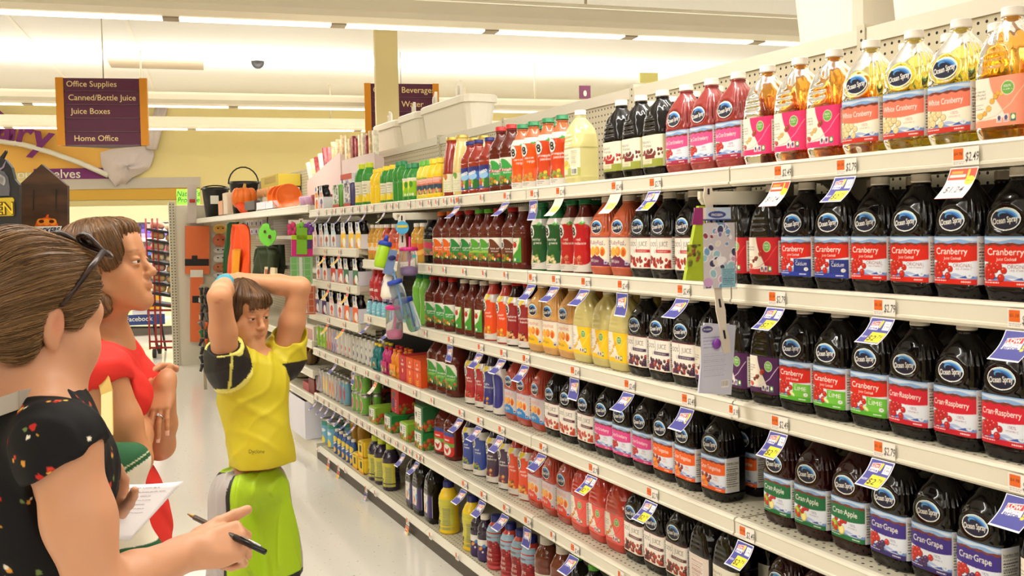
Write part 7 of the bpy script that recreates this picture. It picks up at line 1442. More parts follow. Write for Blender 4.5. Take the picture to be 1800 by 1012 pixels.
def comb(parent, me, flow, n, steps, step, c1, c2, r, seed=1, lift=.0008):
    """fine strands laid over a hair shell, each following the combed direction"""
    from mathutils.kdtree import KDTree
    m = len(me.vertices); V = np.empty(m*3, np.float32); me.vertices.foreach_get('co', V); V = V.reshape(-1, 3).astype(float); Nn = np.empty(m*3, np.float32); me.vertex_normals.foreach_get('vector', Nn); Nn = Nn.reshape(-1, 3).astype(float)
    e = 1e-3; G = np.stack([flow(V[:, 0]+e*(i == 0), V[:, 1]+e*(i == 1), V[:, 2]+e*(i == 2))-flow(V[:, 0]-e*(i == 0), V[:, 1]-e*(i == 1), V[:, 2]-e*(i == 2)) for i in range(3)], 1); Td = np.cross(Nn, G); Td /= np.linalg.norm(Td, axis=1)[:, None]+1e-9
    kd = KDTree(m); [kd.insert(p, i) for i, p in enumerate(V)]; kd.balance(); rg = random.Random(seed); P = []; Q = []; C_ = []; a, b_ = lin(c1), lin(c2)
    for _ in range(n):
        i = rg.randrange(m); p = V[i].copy(); sg = rg.choice((-1, 1)); pts = []; t = None
        for k in range(steps):
            q, i, d_ = kd.find(p); tt = Td[i]*sg
            if t is not None and tt@t < 0: tt = -tt
            t = nrm(tt+(t*.5 if t is not None else 0)); pts.append((np.array(q)*.5+p*.5+Nn[i]*lift*(1+.6*math.sin(k*.5+i)), Nn[i], t))
            if d_ > .012: break
            p = np.array(q)*.7+p*.3+t*step
        if len(pts) < 4: continue
        o = len(P); w = rg.random(); c = a*(1-w)+b_*w; L = len(pts)
        for k, (x, n_, t_) in enumerate(pts):
            s_ = np.cross(n_, t_); rr = r*math.sin(PI*min(1, .15+.85*(k+.5)/L))
            for an in (0, 2.1, 4.2): P.append(x+rr*(math.cos(an)*n_+math.sin(an)*s_)); C_.append(c)
        for k in range(L-1): Q += [(o+k*3+j, o+k*3+(j+1) % 3, o+k*3+3+(j+1) % 3, o+k*3+3+j) for j in range(3)]
    m2 = fast_mesh('hair_strands', np.array(P), np.array(Q)); set_col(m2, np.array(C_)); m2.materials.append(HAIR); return put('hair_strands', m2, parent)
def hairmesh(name, S, h, f, flow, c1, c2, parent, amp=.003, freq=60, lo=None, hi=None, seed=1):
    """hair: a soft shell combed into strands along 'flow' (a scalar field constant along each strand)"""
    rg = random.Random(seed); ph = [(rg.uniform(.6, 2.2), rg.uniform(0, 6)) for _ in range(5)]
    def strand(X, Y, Z):
        u = flow(X, Y, Z); return sum(np.sin(u*freq*a+p) for a, p in ph)/3
    V, Q = S.mesh(h, 0, lambda X, Y, Z: amp*strand(X, Y, Z), lo, hi); V = smooth(V, Q, 1, .3); u = flow(V[:, 0], V[:, 1], V[:, 2]); t = .5+.5*np.clip(strand(V[:, 0], V[:, 1], V[:, 2])*.8+.5*np.sin(u*freq*.23+1)*.6, -1, 1)
    me = fast_mesh(name, V, Q); set_col(me, lin(c1)*(1-t[:, None])+lin(c2)*t[:, None]); me.materials.append(HAIR); return put(name, me, parent)
def strands(name, roots, parent, m, r=.0012):
    b = MB()
    for p in roots: b.tube(p, [r, r, r*.8, r*.3] if len(p) == 4 else r, 4, 0, False)
    return b.build(name, m, parent)

# ================================================================== the boy
def build_boy():
    d0 = 3.2; P = lambda x, y, d=0.: atd(x, y, d0+d); up = np.array([0, 0, 1.])
    f = Frame(P(431, 549, .0), cdir(.79, -.17, -.58), cdir(-.08, 1, .0), .86); t = Frame(P(450, 680), cdir(.60, 0, -.80), up); X, Y = t.X, t.Y
    S = Soft(); head(S, f, False, True)
    nk = P(444, 636, .02); S.cap(f(0, -.02, -.07), nk, .042, .044, .02)
    shR, shL = P(398, 640, -.09), P(500, 626, .09); elR, elL = P(386, 522, -.20), P(527, 505, .06); wrR, wrL = P(398, 494, .02), P(420, 492, .03)
    S.ell(P(448, 680), (.112, .085, .13), t.R, .05); S.ell(P(455, 760), (.090, .08, .12), t.R, .05); hp = P(441, 858); S.ell(hp, (.092, .082, .085), t.R, .05)
    S.cap(nk-up*.02, shR, .036, .042, .03); S.cap(nk-up*.02, shL, .036, .042, .03)
    S.chain([shR, shR*.5+elR*.5, elR], [.044, .041, .035], .02); S.chain([elR, elR*.6+wrR*.4, wrR], [.035, .034, .024], .015); S.chain([shL, shL*.5+elL*.5, elL], [.044, .041, .034], .02); S.chain([elL, elL*.65+wrL*.35, wrL], [.034, .034, .024], .015)
    hand(S, wrL, cdir(-.45, .08, .9), cdir(0, 1, -.1), 1, [(.3, .35, .3)]*4, .80); hand(S, wrR, P(422, 492, .12)-wrR, cdir(-.2, 1, 0), -1, [(.3, .3, .3)]*4, .82)
    knees = []
    for s, sd in ((1, 'R'), (-1, 'L')):
        h0 = hp+X*s*.052-up*.03; kn = h0.copy()-X*s*-.012; kn[2] = .43; kn += Y*.015; an = kn.copy(); an[2] = .075; an -= Y*.02; S.chain([h0, kn, kn-up*.10-Y*.012, an], [.058, .046, .046, .031], .02); knees.append((h0, kn, an))
    body_lo = S.bounds()[0]; zc = f.o[2]-.12
    parts = [S.mesh(.0036)]
    sp = facepaint(f, 0, (196, 110, 96), (92, 64, 44), (206, 120, 90), .6)+[(None, P(382, 532, -.235), (.012, .02, .006), (170, 90, 60), .5), (None, P(389, 527, -.235), (.01, .02, .005), (160, 80, 56), .5)]
    body = skinmesh('person', parts, SKIN, paint((196, 138, 98), sp)); tag(body, 'boy in yellow sports shirt standing with both hands on his head', 'person')
    eyes(f, body, mat('iris_brown', (70, 50, 36), .2))
    # hair
    H = Soft(); k = f.sc; H.ell(f(0, -.022, .038), np.array((.083, .104, .090))*k, f.R, .01); H.ell(f(0, .05, .070), np.array((.062, .048, .030))*k, f.R, .02); H.ell(f(0, -.07, -.01), np.array((.070, .05, .07))*k, f.R, .02)
    for s in (-1, 1): H.ell(f(s*.066, .020, .015), np.array((.016, .030, .036))*k, f.R, .015); H.ell(f(s*.07, .022, -.015), np.array((.009, .009, .022))*k, f.R, .01)
    for i in range(8): x = -.048+.0125*i; H.cap(f(x, .088-4*x*x, .055), f(x+.008, .099-7*x*x, .036-(i % 3)*.003), .009*k, .004*k, .006)
    H.ell(f(0, .10, -.045), np.array((.062, .075, .078))*k, f.R, .008, 's')
    for s in (-1, 1): H.ell(f(s*.082, -.012, -.015), np.array((.02, .02, .030))*k, f.R, .006, 's')
    H.half(f(0, 0, -.055), -f.Z+f.Y*.2)
    def flow(A, B_, C_): L = [(A-f.o[0])*f.R[i][0]+(B_-f.o[1])*f.R[i][1]+(C_-f.o[2])*f.R[i][2] for i in range(3)]; return np.arctan2(L[0], L[1]+.03)+.0*L[2]
    hr = hairmesh('hair', H, .003, f, flow, (60, 40, 26), (116, 82, 52), body, .0020, 20); comb(hr, hr.data, flow, 900, 9, .007, (60, 40, 26), (130, 92, 58), .0007, 5)
    # shirt
    T = Soft(); T.ell(P(446, 690), (.118, .098, .14), t.R, .05); T.ell(P(457, 765), (.102, .100, .13), t.R, .05); T.ell(P(462, 812), (.098, .100, .10), t.R, .05)
    T.cap(nk-up*.022, shR, .056, .058, .05); T.cap(nk-up*.022, shL, .056, .058, .05); T.ell(nk-up*.075+Y*.035, (.085, .06, .06), t.R, .04); T.cap(shR-(elR-shR)*.1, shR+(elR-shR)*.22, .060, .056, .03); T.cap(shL-(elL-shL)*.1, shL+(elL-shL)*.34, .060, .054, .03)
    T.half(P(452, 812), nrm(cdir(.04, -1, .0))); T.half(shR+(elR-shR)*.26, elR-shR) ; T.half(shL+(elL-shL)*.36, elL-shL) if False else None
    T.ell(nk+up*.048+Y*.012, (.052, .058, .038), t.R, .008, 's'); T.cap(shL+(elL-shL)*.38, elL, .060, .06, .006, 's')
    wr = wav(3, .0040, 40, .5); w2 = fold(5, .0040, 38, .8)
    V, Q = T.mesh(.0036, 0, lambda A, B_, C_: wr(A, B_, C_)+w2(A, B_, C_)); V = smooth(V, Q, 1)
    def sc_(Pn):
        C_ = np.tile(lin((196, 180, 38)), (len(Pn), 1)); L = t.loc(Pn); x, y, z = L.T
        rr = np.sqrt(((Pn-shR)**2).sum(1)); rl = np.sqrt(((Pn-(shL-up*.01))**2).sum(1)); g = lambda m, c: C_.__setitem__(m, lin(c))
        g((rr < .088) & (x > .045), (34, 32, 30)); g((rl < .085) & (z < .075) & (x < -.075), (34, 32, 30)); g((y < -.045) & (np.abs(x) < .16) & (z < -.02), (38, 36, 32))
        g((np.abs(rr-.089) < .004) & (x > .045), (222, 212, 110)); g((np.abs(x-.118) < .004) & (rr < .088), (210, 200, 90)); g((y < -.041) & (y > -.046) & (z < .0), (222, 212, 110)); return C_
    sh = skinmesh('sports_shirt', [(V, Q)], SHINY, sc_, body)
    b0 = P(453, 795, -.10); lettering('Dyclone', .017, b0-CF*.012, nrm(CR), nrm(CU), mat('logo_ink', (70, 66, 30), .6), sh, .0, 0, .9)
    # shorts
    K = Soft(); K.ell(hp+up*.012, (.112, .100, .075), t.R, .03)
    for s, (h0, kn, an) in zip((1, -1), knees): K.cap(h0+X*s*.004, kn+X*s*.010+up*.03, .074, .076, .03)
    K.half(P(447, 826), nrm(cdir(-.05, 1, 0))); K.half([0, 0, .44], [0, 0, -1]); wq = fold(8, .010, 60, .15)
    V, Q = K.mesh(.0036, 0, lambda A, B_, C_: wq(A, B_, C_)); V = smooth(V, Q, 1)
    def kc(Pn):
        C_ = np.tile(lin((166, 200, 34)), (len(Pn), 1)); L = t.loc(Pn); x, y = L[:, 0], L[:, 1]; a = np.degrees(np.arctan2(y-.01, x-.05)); on = (x > .055); g = lambda m, c: C_.__setitem__(m, lin(c))
        g(on & (np.abs(a+8) < 34), (172, 164, 160)); g(on & (np.abs(np.abs(a+8)-36) < 4), (44, 44, 40)); ol = x < -.055; a2 = np.degrees(np.arctan2(y-.01, -x-.05)); g(ol & (np.abs(a2+8) < 34), (172, 164, 160)); g((Pn[:, 2] < .455), (34, 34, 32)); return C_
    skinmesh('sports_shorts', [(V, Q)], SHINY, kc, body)
    W_ = Soft(); wv = nrm(wrR-elR); W_.cap(wrR-wv*.055, wrR-wv*.03, .0315, .0305, .01); V, Q = W_.mesh(.003, 0, wav(2, .002, 300)); skinmesh('wristband', [(V, Q)], CLOTH, paint((70, 150, 170), []), body)
    for s, (h0, kn, an) in zip((1, -1), knees):
        B_ = Soft(); B_.cap(an-up*.03-Y*.03, an-up*.035+Y*.13, .036, .034, .03); B_.ell(an-up*.0, (.04, .05, .05), t.R, .02); B_.half([0, 0, .002], [0, 0, -1]); V, Q = B_.mesh(.005); skinmesh('trainer', [(V, Q)], CLOTH, paint((60, 60, 66), []), body)
    return f
BOYF = build_boy()

# ================================================================== the woman in red
def build_red():
    d0 = 2.35; P = lambda x, y, d=0.: atd(x, y, d0+d); up = np.array([0, 0, 1.])
    f = Frame(P(190, 468), cdir(.97, .20, .03), cdir(-.12, 1, 0), .94); t = Frame(P(178, 700, .05), cdir(.95, 0, .10), up); X, Y = t.X, t.Y
    S = Soft(); head(S, f); nk = P(176, 606, .05); S.cap(f(0, -.035, -.05), nk, .050, .054, .03); S.cap(f(0, -.01, -.09), P(188, 606, .05), .034, .04, .03)
    shR, shL = P(178, 656, -.13), P(212, 636, .19); elR, elL = P(238, 808, -.12), P(281, 782, .12); wrR, wrL = P(240, 706, .06), P(291, 672, .05)
    S.ell(P(170, 690, .05), (.15, .10, .16), t.R, .06); S.ell(P(168, 800, .05), (.125, .092, .16), t.R, .06); hp = P(166, 905, .05); S.ell(hp, (.155, .115, .13), t.R, .06)
    for s in (-1, 1): S.ell(t(s*.07, .07, .015), (.058, .055, .06), t.R, .03)
    S.cap(nk, shR, .05, .05, .05); S.cap(nk, shL, .05, .05, .05)
    S.chain([shR, shR*.45+elR*.55, elR], [.052, .046, .036], .02); S.chain([elR, elR*.6+wrR*.4, wrR], [.037, .037, .025], .015); S.chain([shL, shL*.45+elL*.55, elL], [.054, .046, .036], .02); S.chain([elL, elL*.65+wrL*.35, wrL], [.036, .036, .0245], .015)
    d = cdir(-.02, -.74, -.62); nb = cdir(.10, .62, -.74); tips, tv = hand(S, wrL, d, nb, -1 if np.dot(np.cross(nrm(d), nb), CR) > 0 else 1, [(.35, .25, .15), (.30, .25, .15), (.26, .28, .15), (.22, .3, .2)], .86, .16, (.35, .85, .30))
    tips2, _ = hand(S, wrR, P(252, 675, .10)-wrR, cdir(-.7, .2, -.6), 1, [(.5, .6, .4)]*4, .92)
    legs = []
    for s in (1, -1):
        h0 = hp+X*s*.085-up*.05; kn = h0.copy(); kn[2] = .47; an = kn.copy(); an[2] = .08; an -= Y*.03; S.chain([h0, kn, kn-up*.12-Y*.02, an], [.10, .06, .057, .035], .03); legs.append((h0, kn, an))
    parts = [S.mesh(.0040)]
    HS = Soft(); HS.p = S.p                                       # the raised hand again at a finer grain
    lo, hi = wrL-np.array([.14, .14, .16]), wrL+np.array([.14, .14, .045])
    parts = graft(HS, parts[0], .0024, np.array(lo)+.02, hi)
    sp = facepaint(f, 0, (200, 110, 96), (96, 66, 44), (214, 128, 92), .75)+[(None, p, (.014, .014, .014), (226, 150, 120), .3) for p, v in tips]
    body = skinmesh('person', parts, SKIN, paint((192, 132, 90), sp)); tag(body, 'woman in red sleeveless dress looking up at the shelves', 'person'); eyes(f, body, mat('iris_brown', (70, 50, 36), .2)); nails(tips, nb, body, .95)
    b = MB(); b.ball(f(.079, -.004, -.052), .0052); b.build('pearl_earring', mat('pearl', (244, 236, 220), .2), body)
    k_ = nrm(d); b = MB(); pr_ = wrL+k_*.088*.86+tv*(-.008)*.86+k_*.019-nrm(nb)*.006; u_ = nrm(np.cross(k_, nb)); b.tube([pr_+.0105*(u_*math.cos(a)+nrm(nb)*math.sin(a)) for a in np.linspace(0, 2*PI, 16)], .0016, 6); r_ = b.build('ring', mat('silver', (206, 206, 210), .2, metal=1), body); b = MB(); b.ball(pr_+nrm(nb)*.0125, .0038); b.build('stone', mat('diamond', (236, 240, 244), .05, trans=.6), r_)
    # bob haircut tucked behind the ear
    H = Soft(); k = f.sc
    def E(c, r, kk=.02, op='u'): H.ell(f(*c), np.array(r)*k, f.R, kk*k, op)
    E((0, -.028, .040), (.086, .106, .090)); E((0, -.075, -.03), (.082, .060, .095), .03); E((0, .040, .085), (.062, .050, .030), .03)
    for s in (-1, 1): E((s*.068, .030, .040), (.017, .042, .052), .02); E((s*.072, -.048, -.05), (.026, .042, .075), .025); E((s*.066, -.020, -.095), (.022, .036, .034), .02)
    E((0, .100, -.045), (.066, .078, .112), .012, 's'); E((0, .050, -.10), (.056, .075, .07), .012, 's')
    for s in (-1, 1): E((s*.086, .000, -.024), (.026, .022, .036), .006, 's')
    H.half(f(0, 0, -.125), -f.Z)
    def flow(A, B_, C_): L = [(A-f.o[0])*f.R[i][0]+(B_-f.o[1])*f.R[i][1]+(C_-f.o[2])*f.R[i][2] for i in range(3)]; return np.arctan2(L[1]+.25*(L[2]+.02)*np.sign(L[1]-.0)*0+.18*L[2], np.abs(L[0])+.03)*1.3+.2*np.sign(L[0])
    hr = hairmesh('hair', H, .003, f, flow, (70, 45, 26), (136, 96, 58), body, .0016, 44, seed=3); comb(hr, hr.data, flow, 1500, 16, .009, (76, 50, 30), (164, 120, 76), .0006, 7)
    # dress
    T = Soft(); T.ell(P(170, 690, .05), (.160, .110, .165), t.R, .06); T.ell(P(168, 800, .05), (.137, .104, .17), t.R, .06); T.ell(hp, (.168, .128, .14), t.R, .06)
    for s in (-1, 1): T.ell(t(s*.07, .072, .015), (.064, .062, .066), t.R, .03)
    T.cap(nk-up*.03, shR, .056, .062, .05); T.cap(nk-up*.035, shL*.92+nk*.08, .052, .052, .05); lo_ = hp.copy(); lo_[2] = .5; T.cap(hp, lo_, .17, .20, .05)
    T.cap(shR+(elR-shR)*.30, elR, .072, .055, .01, 's'); T.cap(shL+(elL-shL)*.12, elL, .066, .055, .01, 's'); T.ell(nk+up*.06+Y*.03, (.066, .075, .058), t.R, .012, 's'); T.half([0, 0, .52], [0, 0, -1]); wr = fold(12, .007, 40, .5)
    V, Q = T.mesh(.0055, 0, lambda A, B_, C_: wr(A, B_, C_)); V = smooth(V, Q, 1); skinmesh('dress', [(V, Q)], CLOTH, paint((222, 52, 44), []), body)
    b = MB(); pp = [nk+np.array([0, 0, .0])+.056*(math.cos(a)*X+math.sin(a)*Y*1.1)-up*.012*(1+math.sin(a)) for a in np.linspace(-.6, PI+.6, 16)]
    for h0, kn, an in legs:
        B_ = Soft(); B_.cap(an-up*.04-Y*.03, an-up*.05+Y*.15, .034, .03, .03); B_.half([0, 0, .002], [0, 0, -1]); V, Q = B_.mesh(.006); skinmesh('shoe', [(V, Q)], CLOTH, paint((90, 60, 44), []), body)
    return t, P, hp
REDT, REDP, REDH = build_red()
def build_bag():
    P = REDP; e_c = P(222, 900, -.20); a = Frame(P(186, 900, -.22), cdir(.25, 0, -.97), np.array([0, 0, 1.])); e = empty('canvas_bag', a.o*[1, 1, 0]+np.array([0, 0, P(215, 985, -.22)[2]]), 0, 'green and white canvas bag with gold strap at the red dress', 'bag')
    o = np.array(e.location); U = Soft(); w = .085; zt = P(230, 812, -.22)[2]-o[2]
    U.cap(np.array([0, 0, .0])-a.X*w*.8, np.array([0, 0, .0])+a.X*w*.8, .05, .05, .05); U.cap(np.array([0, 0, zt])-a.X*w*.7, np.array([0, 0, zt])+a.X*w*.7, .035, .035, .05); U.ell([0, 0, zt*.5], (w*1.0, .06, zt*.62), a.R, .05)
    V, Q = U.mesh(.0028, 0, wav(4, .003, 40)); xl = V@a.X; zl = V[:, 2]; C_ = np.tile(lin((226, 216, 196)), (len(V), 1)); gr = (zl > zt*.80-.55*xl) | (xl+.3*zl < -.01) & (zl < zt*.7) & (zl > zt*.4) | (zl < zt*.18); C_[gr] = lin((44, 92, 58)); sm_ = np.abs(zl-(zt*.80-.55*xl)-.012) < .0016; C_[sm_] = lin((206, 206, 170))
    me = fast_mesh('bag_body', V, Q); set_col(me, C_); me.materials.append(CLOTH); put('bag_body', me, e)
    b = MB(); p0, p1 = P(183, 800, -.28)-o, P(189, 768, -.28)-o; p2 = P(188, 690, -.20)-o; p3 = P(176, 640, -.17)-o
    for q0, q1 in ((p0, p1), (p1, p2), (p2, p3)): b.obox((q0+q1)/2, (q1-q0)/2, nrm(np.cross(q1-q0, CF))*.013, nrm(CF)*.0025)
    b.build('strap', mat('gold_leather', (206, 170, 90), .35), e)
build_bag()

# ================================================================== the woman in the flowered blouse
def build_front():
    d0 = 1.5; P = lambda x, y, d=0.: atd(x, y, d0+d); up = np.array([0, 0, 1.])
    f = Frame(P(52, 552), cdir(.44, -.10, .89), cdir(.10, 1, .05), 1.0); t = Frame(P(26, 800, .04), cdir(.62, 0, .78), up); X, Y = t.X, t.Y
    S = Soft(); head(S, f); nk = P(16, 700, .0); S.cap(f(0, -.035, -.05), nk, .050, .052, .03); S.cap(f(0, -.005, -.085), nk+Y*.005, .040, .044, .03)
    E_ = lambda c, r, kk: S.ell(f(*c), np.array(r)*f.sc, f.R, kk); E_((.046, .056, -.045), (.030, .036, .040), .03); E_((-.046, .056, -.045), (.030, .036, .040), .03); E_((.045, .068, .012), (.024, .022, .02), .02)
    shR = P(108, 780, -.13); shL = nk-X*.185-up*.055; elR = P(172, 1050, -.14); wrR = P(326, 972, .03); elL = shL+cdir(.05, -.27, .06); wrL = P(196, 905, .20)
    S.ell(P(30, 850, .02), (.165, .115, .19), t.R, .06); S.ell(t(0, -.0, -.20), (.145, .105, .16), t.R, .06); hp = t(0, 0, -.40); S.ell(hp, (.17, .125, .14), t.R, .06)
    for s in (-1, 1): S.ell(t(s*.065, .07, -.02), (.055, .05, .06), t.R, .03)
    S.cap(nk, shR, .056, .046, .06); S.cap(nk, shL, .058, .058, .06)
    S.chain([shR, shR*.5+elR*.5, elR], [.048, .044, .037], .03); S.chain([elR, elR*.62+wrR*.38, wrR], [.038, .038, .027], .02); S.chain([shL, shL*.5+elL*.5, elL], [.064, .056, .043], .03); S.chain([elL, elL*.62+wrL*.38, wrL], [.043, .042, .028], .02)
    d = P(420, 950, .06)-wrR; nb = cdir(-.10, .62, -.78); sd = 1 if np.dot(np.cross(nrm(d), nb), CU) > 0 else -1
    tips, tv = hand(S, wrR, d, nb, sd, [(1.15, 1.45, .8), (1.22, 1.5, .9), (1.28, 1.5, .9), (1.35, 1.5, .9)], .97, .04, (.95, .42, .0))
    dl = cdir(-.3, .25, -.5); tl_, _ = hand(S, wrL, P(197, 872, .19)-wrL, cdir(.2, -.2, .9), -1, [(.5, .5, .4)]*4, .9)
    legs = []
    for s in (1, -1):
        h0 = hp+X*s*.09-up*.05; kn = h0.copy(); kn[2] = .48; an = kn.copy(); an[2] = .085; S.chain([h0, kn, kn-up*.12, an], [.10, .062, .058, .038], .03); legs.append((h0, kn, an))
    parts = [S.mesh(.0038)]
    HS = Soft(); HS.p = S.p; parts = graft(HS, parts[0], .0023, wrR-np.array([.03, .06, .10]), wrR+np.array([.17, .15, .10]))
    sp = facepaint(f, 0, (200, 110, 100), (110, 80, 58), (216, 130, 104), .7)+[(None, shR*.5+elR*.5+CR*.02, (.05, .05, .09), (226, 158, 116), .3)]
    body = skinmesh('person', parts, SKIN, paint((208, 150, 114), sp)); tag(body, 'woman in black flowered blouse with sunglasses on her hair', 'person'); eyes(f, body, mat('iris_brown', (70, 50, 36), .2)); nails(tips, nb, body)
    H = Soft(); k = f.sc
    def E(c, r, kk=.02, op='u'): H.ell(f(*c), np.array(r)*k, f.R, kk*k, op)
    E((0, -.030, .040), (.085, .106, .092)); E((0, -.085, .0), (.072, .060, .07), .03); E((0, .040, .085), (.062, .048, .028), .03); E((0, -.135, -.045), (.048, .055, .052), .03)
    for s in (-1, 1): E((s*.064, .028, .040), (.018, .042, .044), .02); E((s*.070, .022, .006), (.009, .018, .024), .012); E((s*.06, -.06, -.03), (.020, .04, .04), .02)
    E((0, .104, -.045), (.066, .076, .104), .012, 's'); E((0, .03, -.10), (.075, .10, .055), .012, 's')
    for s in (-1, 1): E((s*.088, -.012, -.014), (.028, .022, .034), .006, 's')
    def flow(A, B_, C_): L = [(A-f.o[0])*f.R[i][0]+(B_-f.o[1])*f.R[i][1]+(C_-f.o[2])*f.R[i][2] for i in range(3)]; return np.arctan2(L[2]-.30*(L[1]+.13)+.045, np.abs(L[0])+.012)*1.5+.3*np.sign(L[0])
    hr = hairmesh('hair', H, .0026, f, flow, (66, 44, 26), (140, 102, 62), body, .0015, 44, seed=6); comb(hr, hr.data, flow, 2200, 18, .009, (70, 47, 28), (176, 132, 84), .00055, 9)
    # sunglasses pushed up on the hair
    e = empty('sunglasses', f(0, .02, .11), 0, 'dark tortoiseshell sunglasses pushed up on the hair', 'sunglasses'); o = np.array(e.location); TOR = noisy('tortoiseshell', (30, 18, 15), (66, 34, 24), 60, .3, .4, .7); LN = mat('smoke_lens', (40, 24, 20), .15, spec=.3)
    for s in (1, -1):
        b = MB(); L_ = [(s*.072, .060, .108), (s*.082, .030, .078), (s*.086, .005, .046), (s*.084, -.014, .020)]; b.tube([f(*q)-o for q in L_], [.0055, .0048, .004, .0036], 8); b.build('temple', TOR, e)
        c = np.array([s*.037, .078, .121]); ring = []
        for a_ in np.linspace(0, 2*PI, 22, endpoint=False): ring.append(f(c[0]+.030*math.cos(a_), c[1]+.022*math.sin(a_)-.008*abs(math.cos(a_)), c[2]-.012*math.sin(a_)-.015*max(0, s*math.cos(a_)))-o)
        b = MB(); b.tube(ring+ring[:2], .0042, 6); b.build('rim', TOR, e); b = MB(); cc = sum(ring)/len(ring); nn = len(ring); b.add([cc+f.Z*.004]+ring, [(0, i+1, (i+1) % nn+1) for i in range(nn)], 0, True); b.build('lens', LN, e)
    b = MB(); b.tube([f(-.010, .096, .120)-o, f(0, .100, .122)-o, f(.010, .096, .120)-o], .004, 6); b.build('bridge', TOR, e)
    # blouse
    T = Soft(); T.ell(P(30, 850, .02), (.178, .126, .195), t.R, .06); T.ell(t(0, 0, -.20), (.162, .122, .17), t.R, .06); T.ell(t(0, 0, -.33), (.18, .138, .12), t.R, .06)
    for s in (-1, 1): T.ell(t(s*.065, .072, -.02), (.062, .056, .066), t.R, .03)
    T.cap(nk-up*.03, shR, .062, .054, .05); T.cap(nk-up*.025, shL, .066, .070, .05); T.cap(shR, shR+(elR-shR)*.10, .056, .060, .03); T.cap(shL, shL+(elL-shL)*.1, .076, .078, .03)
    T.half(shR+(elR-shR)*.16+CR*.02, nrm(nrm(elR-shR)+CR*.55-CU*.1)) if False else T.cap(shR+(elR-shR)*.36+CR*.02, elR, .085, .075, .012, 's'); T.cap(shL+(elL-shL)*.35, elL, .08, .07, .012, 's'); T.ell(nk+up*.06, (.074, .078, .05), t.R, .012, 's'); T.half(t(0, 0, -.40), -up); w1_, w2_ = wav(22, .003, 40, .6), fold(23, .003, 44, .6); wr = lambda A, B_, C_: w1_(A, B_, C_)+w2_(A, B_, C_)
    V, Q = T.mesh(.0027, 0, lambda A, B_, C_: wr(A, B_, C_)); V = smooth(V, Q, 1)
    rg = random.Random(11); C_ = np.tile(lin((20, 18, 20)), (len(V), 1)); pick = []
    for _ in range(4000):
        p = V[rg.randrange(len(V))]
        if all(((p-q)**2).sum() > .040**2 for q in pick): pick.append(p)
        if len(pick) > 420: break
    for p in pick:
        near = np.argwhere(((V-p)**2).sum(1) < .03**2).ravel()
        for _ in range(rg.randint(6, 10)):
            q = p+np.array([rg.gauss(0, .0075), rg.gauss(0, .0075), rg.gauss(0, .0055)]); c = rg.choice(((190, 40, 30), (200, 60, 40), (226, 190, 80), (236, 226, 206), (214, 150, 60), (110, 130, 70))); r = rg.uniform(.0030, .0052); m = near[((V[near]-q)**2).sum(1) < r*r]; C_[m] = lin(c)
    me = fast_mesh('blouse', V, Q); set_col(me, C_); me.materials.append(CLOTH); bl = put('blouse', me, body)
    def ruffle(path, nvec, w, name, waves, parent):
        n = 160; V = []; F = []; path = [np.array(p) for p in path]; m = len(path)
        for i in range(n+1):
            u = i/n*(m-1); j = min(int(u), m-2); p = path[j]+(path[j+1]-path[j])*(u-j); tg = nrm(path[j+1]-path[j]); o_ = nrm(nvec(p)); sd_ = nrm(np.cross(tg, o_)); 
            for q in range(4): k_ = q/3; V.append(p+o_*w*k_+sd_*.010*k_*math.sin(i/n*waves*2*PI)+tg*.004*k_*math.cos(i/n*waves*2*PI))
        for i in range(n): F += [(i*4+q, i*4+q+1, (i+1)*4+q+1, (i+1)*4+q) for q in range(3)]
        b = MB(); b.add(V, F, 0, True); ob = b.build(name, mat('black_ruffle', (22, 20, 22), .75), parent); mo = ob.modifiers.new('thick', 'SOLIDIFY'); mo.thickness = .002; return ob
    ring = [nk+up*.048+.071*(math.cos(a)*X+math.sin(a)*Y*1.02)-up*.018*math.sin(a) for a in np.linspace(0, 2*PI, 24)]
    ruffle(ring, lambda p: nrm((p-nk)*[1, 1, 0])*.35+up, .026, 'ruffle_collar', 26, bl)
    # trousers, shoes
    K = Soft(); K.ell(hp+up*.0, (.182, .137, .13), t.R, .05)
    for s, (h0, kn, an) in zip((1, -1), legs): K.chain([h0, kn, an], [.115, .08, .07], .04)
    K.half(t(0, 0, -.375), up); K.half([0, 0, .07], [0, 0, -1]); V, Q = K.mesh(.007, 0, wav(31, .003, 30)); skinmesh('trousers', [(V, Q)], CLOTH, paint((46, 50, 66), []), body)
    for h0, kn, an in legs: B_ = Soft(); B_.cap(an-up*.04-Y*.03, an-up*.05+Y*.15, .036, .03, .03); B_.half([0, 0, .002], [0, 0, -1]); V, Q = B_.mesh(.006); skinmesh('shoe', [(V, Q)], CLOTH, paint((40, 36, 34), []), body)
    # bag strap across the back
    b = MB(); q = [P(-70, 735, -.13), P(-10, 718, -.135), P(36, 702, -.125), P(78, 694, -.06)]; 
    e = empty('shoulder_bag', P(60, 1000, -.16), 0, 'pale grey shoulder strap and bag of the woman in front', 'bag'); o = np.array(e.location)
    for a_, c_ in zip(q[:-1], q[1:]): b.obox((a_+c_)/2-o, (c_-a_)/2*1.06, CU*.013, CF*.003)
    GS = mat('grey_strap', (176, 166, 152), .7); b.build('strap', GS, e)
    b = MB(); q = [P(128, 925, -.05), P(95, 975, -.07), P(60, 1040, -.08), P(40, 1100, -.08)]
    for a_, c_ in zip(q[:-1], q[1:]): b.obox((a_+c_)/2-o, (c_-a_)/2*1.06, nrm(np.cross(c_-a_, CF))*.013, CF*.003)
    b.build('strap', GS, e); b = MB(); c = P(60, 1190, -.06)-o; b.rbox(c[0]-.13, c[1]-.05, c[2]-.12, c[0]+.13, c[1]+.05, c[2]+.10, .03); b.build('bag_body', GS, e)
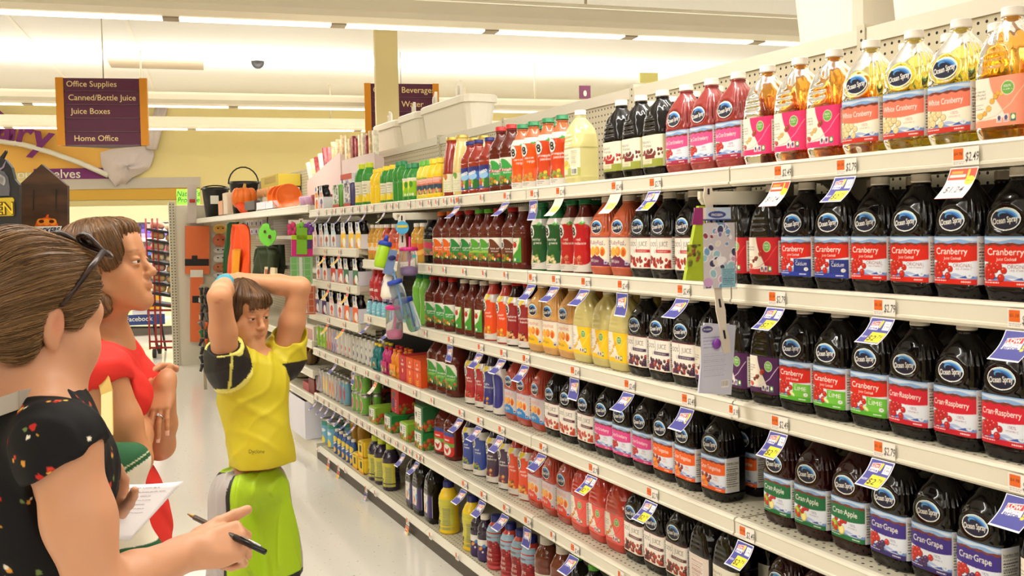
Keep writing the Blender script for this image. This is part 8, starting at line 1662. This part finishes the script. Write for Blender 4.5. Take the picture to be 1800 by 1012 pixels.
    # sheet of paper and pen
    pa = [P(206, 852, .20), P(322, 846, .30), P(228, 950, .18), P(186, 941, .12)]; nn = nrm(np.cross(pa[1]-pa[0], pa[3]-pa[0])); b = MB(); n = 10; V = []
    for i in range(n+1):
        for j in range(n+1): u, v = i/n, j/n; p = (pa[0]*(1-u)+pa[1]*u)*(1-v)+(pa[3]*(1-u)+pa[2]*u)*v; V.append(p+nn*.006*math.sin(u*PI)*math.sin(v*2+.5))
    Fq = [(i*(n+1)+j, i*(n+1)+j+1, (i+1)*(n+1)+j+1, (i+1)*(n+1)+j) for i in range(n) for j in range(n)]; b.add(V, Fq, 0, True); o_ = b.build('paper_sheet', mat('white_paper', (236, 230, 232), .7)); tag(o_, 'white sheet of handwritten paper held by the woman in front', 'paper'); o_.modifiers.new('thick', 'SOLIDIFY').thickness = .0006
    nf = nn if np.dot(nn, CF) < 0 else -nn; rg = random.Random(2); b = MB()
    for r_ in range(7):
        v = .07+.075*r_; u = .12
        while u < .55+.3*rg.random(): w = rg.uniform(.02, .06); p0 = (pa[0]*(1-u)+pa[1]*u)*(1-v)+(pa[3]*(1-u)+pa[2]*u)*v+nn*.006*math.sin(u*PI)*math.sin(v*2+.5); b.obox(p0+nf*.0012, (pa[1]-pa[0])*w*.5, (pa[3]-pa[0])*.006, nf*.0002); u += w+.02
    b.build('handwriting', mat('pencil_grey', (196, 192, 198), .7), o_)
    a0, a1 = P(330, 903, .10), P(466, 970, .02); ax = a1-a0; e = empty('pen', a0, 0, 'slim black and silver pen in the hand of the woman in front', 'pen')
    for n_, u0, u1, r0, r1, m_ in (('tip', 0, .09, .0012, .0036, mat('brass_tip', (190, 140, 70), .3, metal=.7)), ('barrel', .09, .62, .0042, .0045, mat('silver_barrel', (120, 104, 96), .25, metal=.5)), ('grip', .62, 1., .0052, .0045, mat('black_grip', (24, 24, 28), .3)), ('clip', .70, .95, .0016, .0016, mat('silver', (206, 206, 210), .2, metal=1))):
        b = MB(); off_ = CU*.0062 if n_ == 'clip' else 0; b.tube([ax*u0+off_, ax*u1+off_], [r0, r1], 12); b.build(n_, m_, e)
build_front()
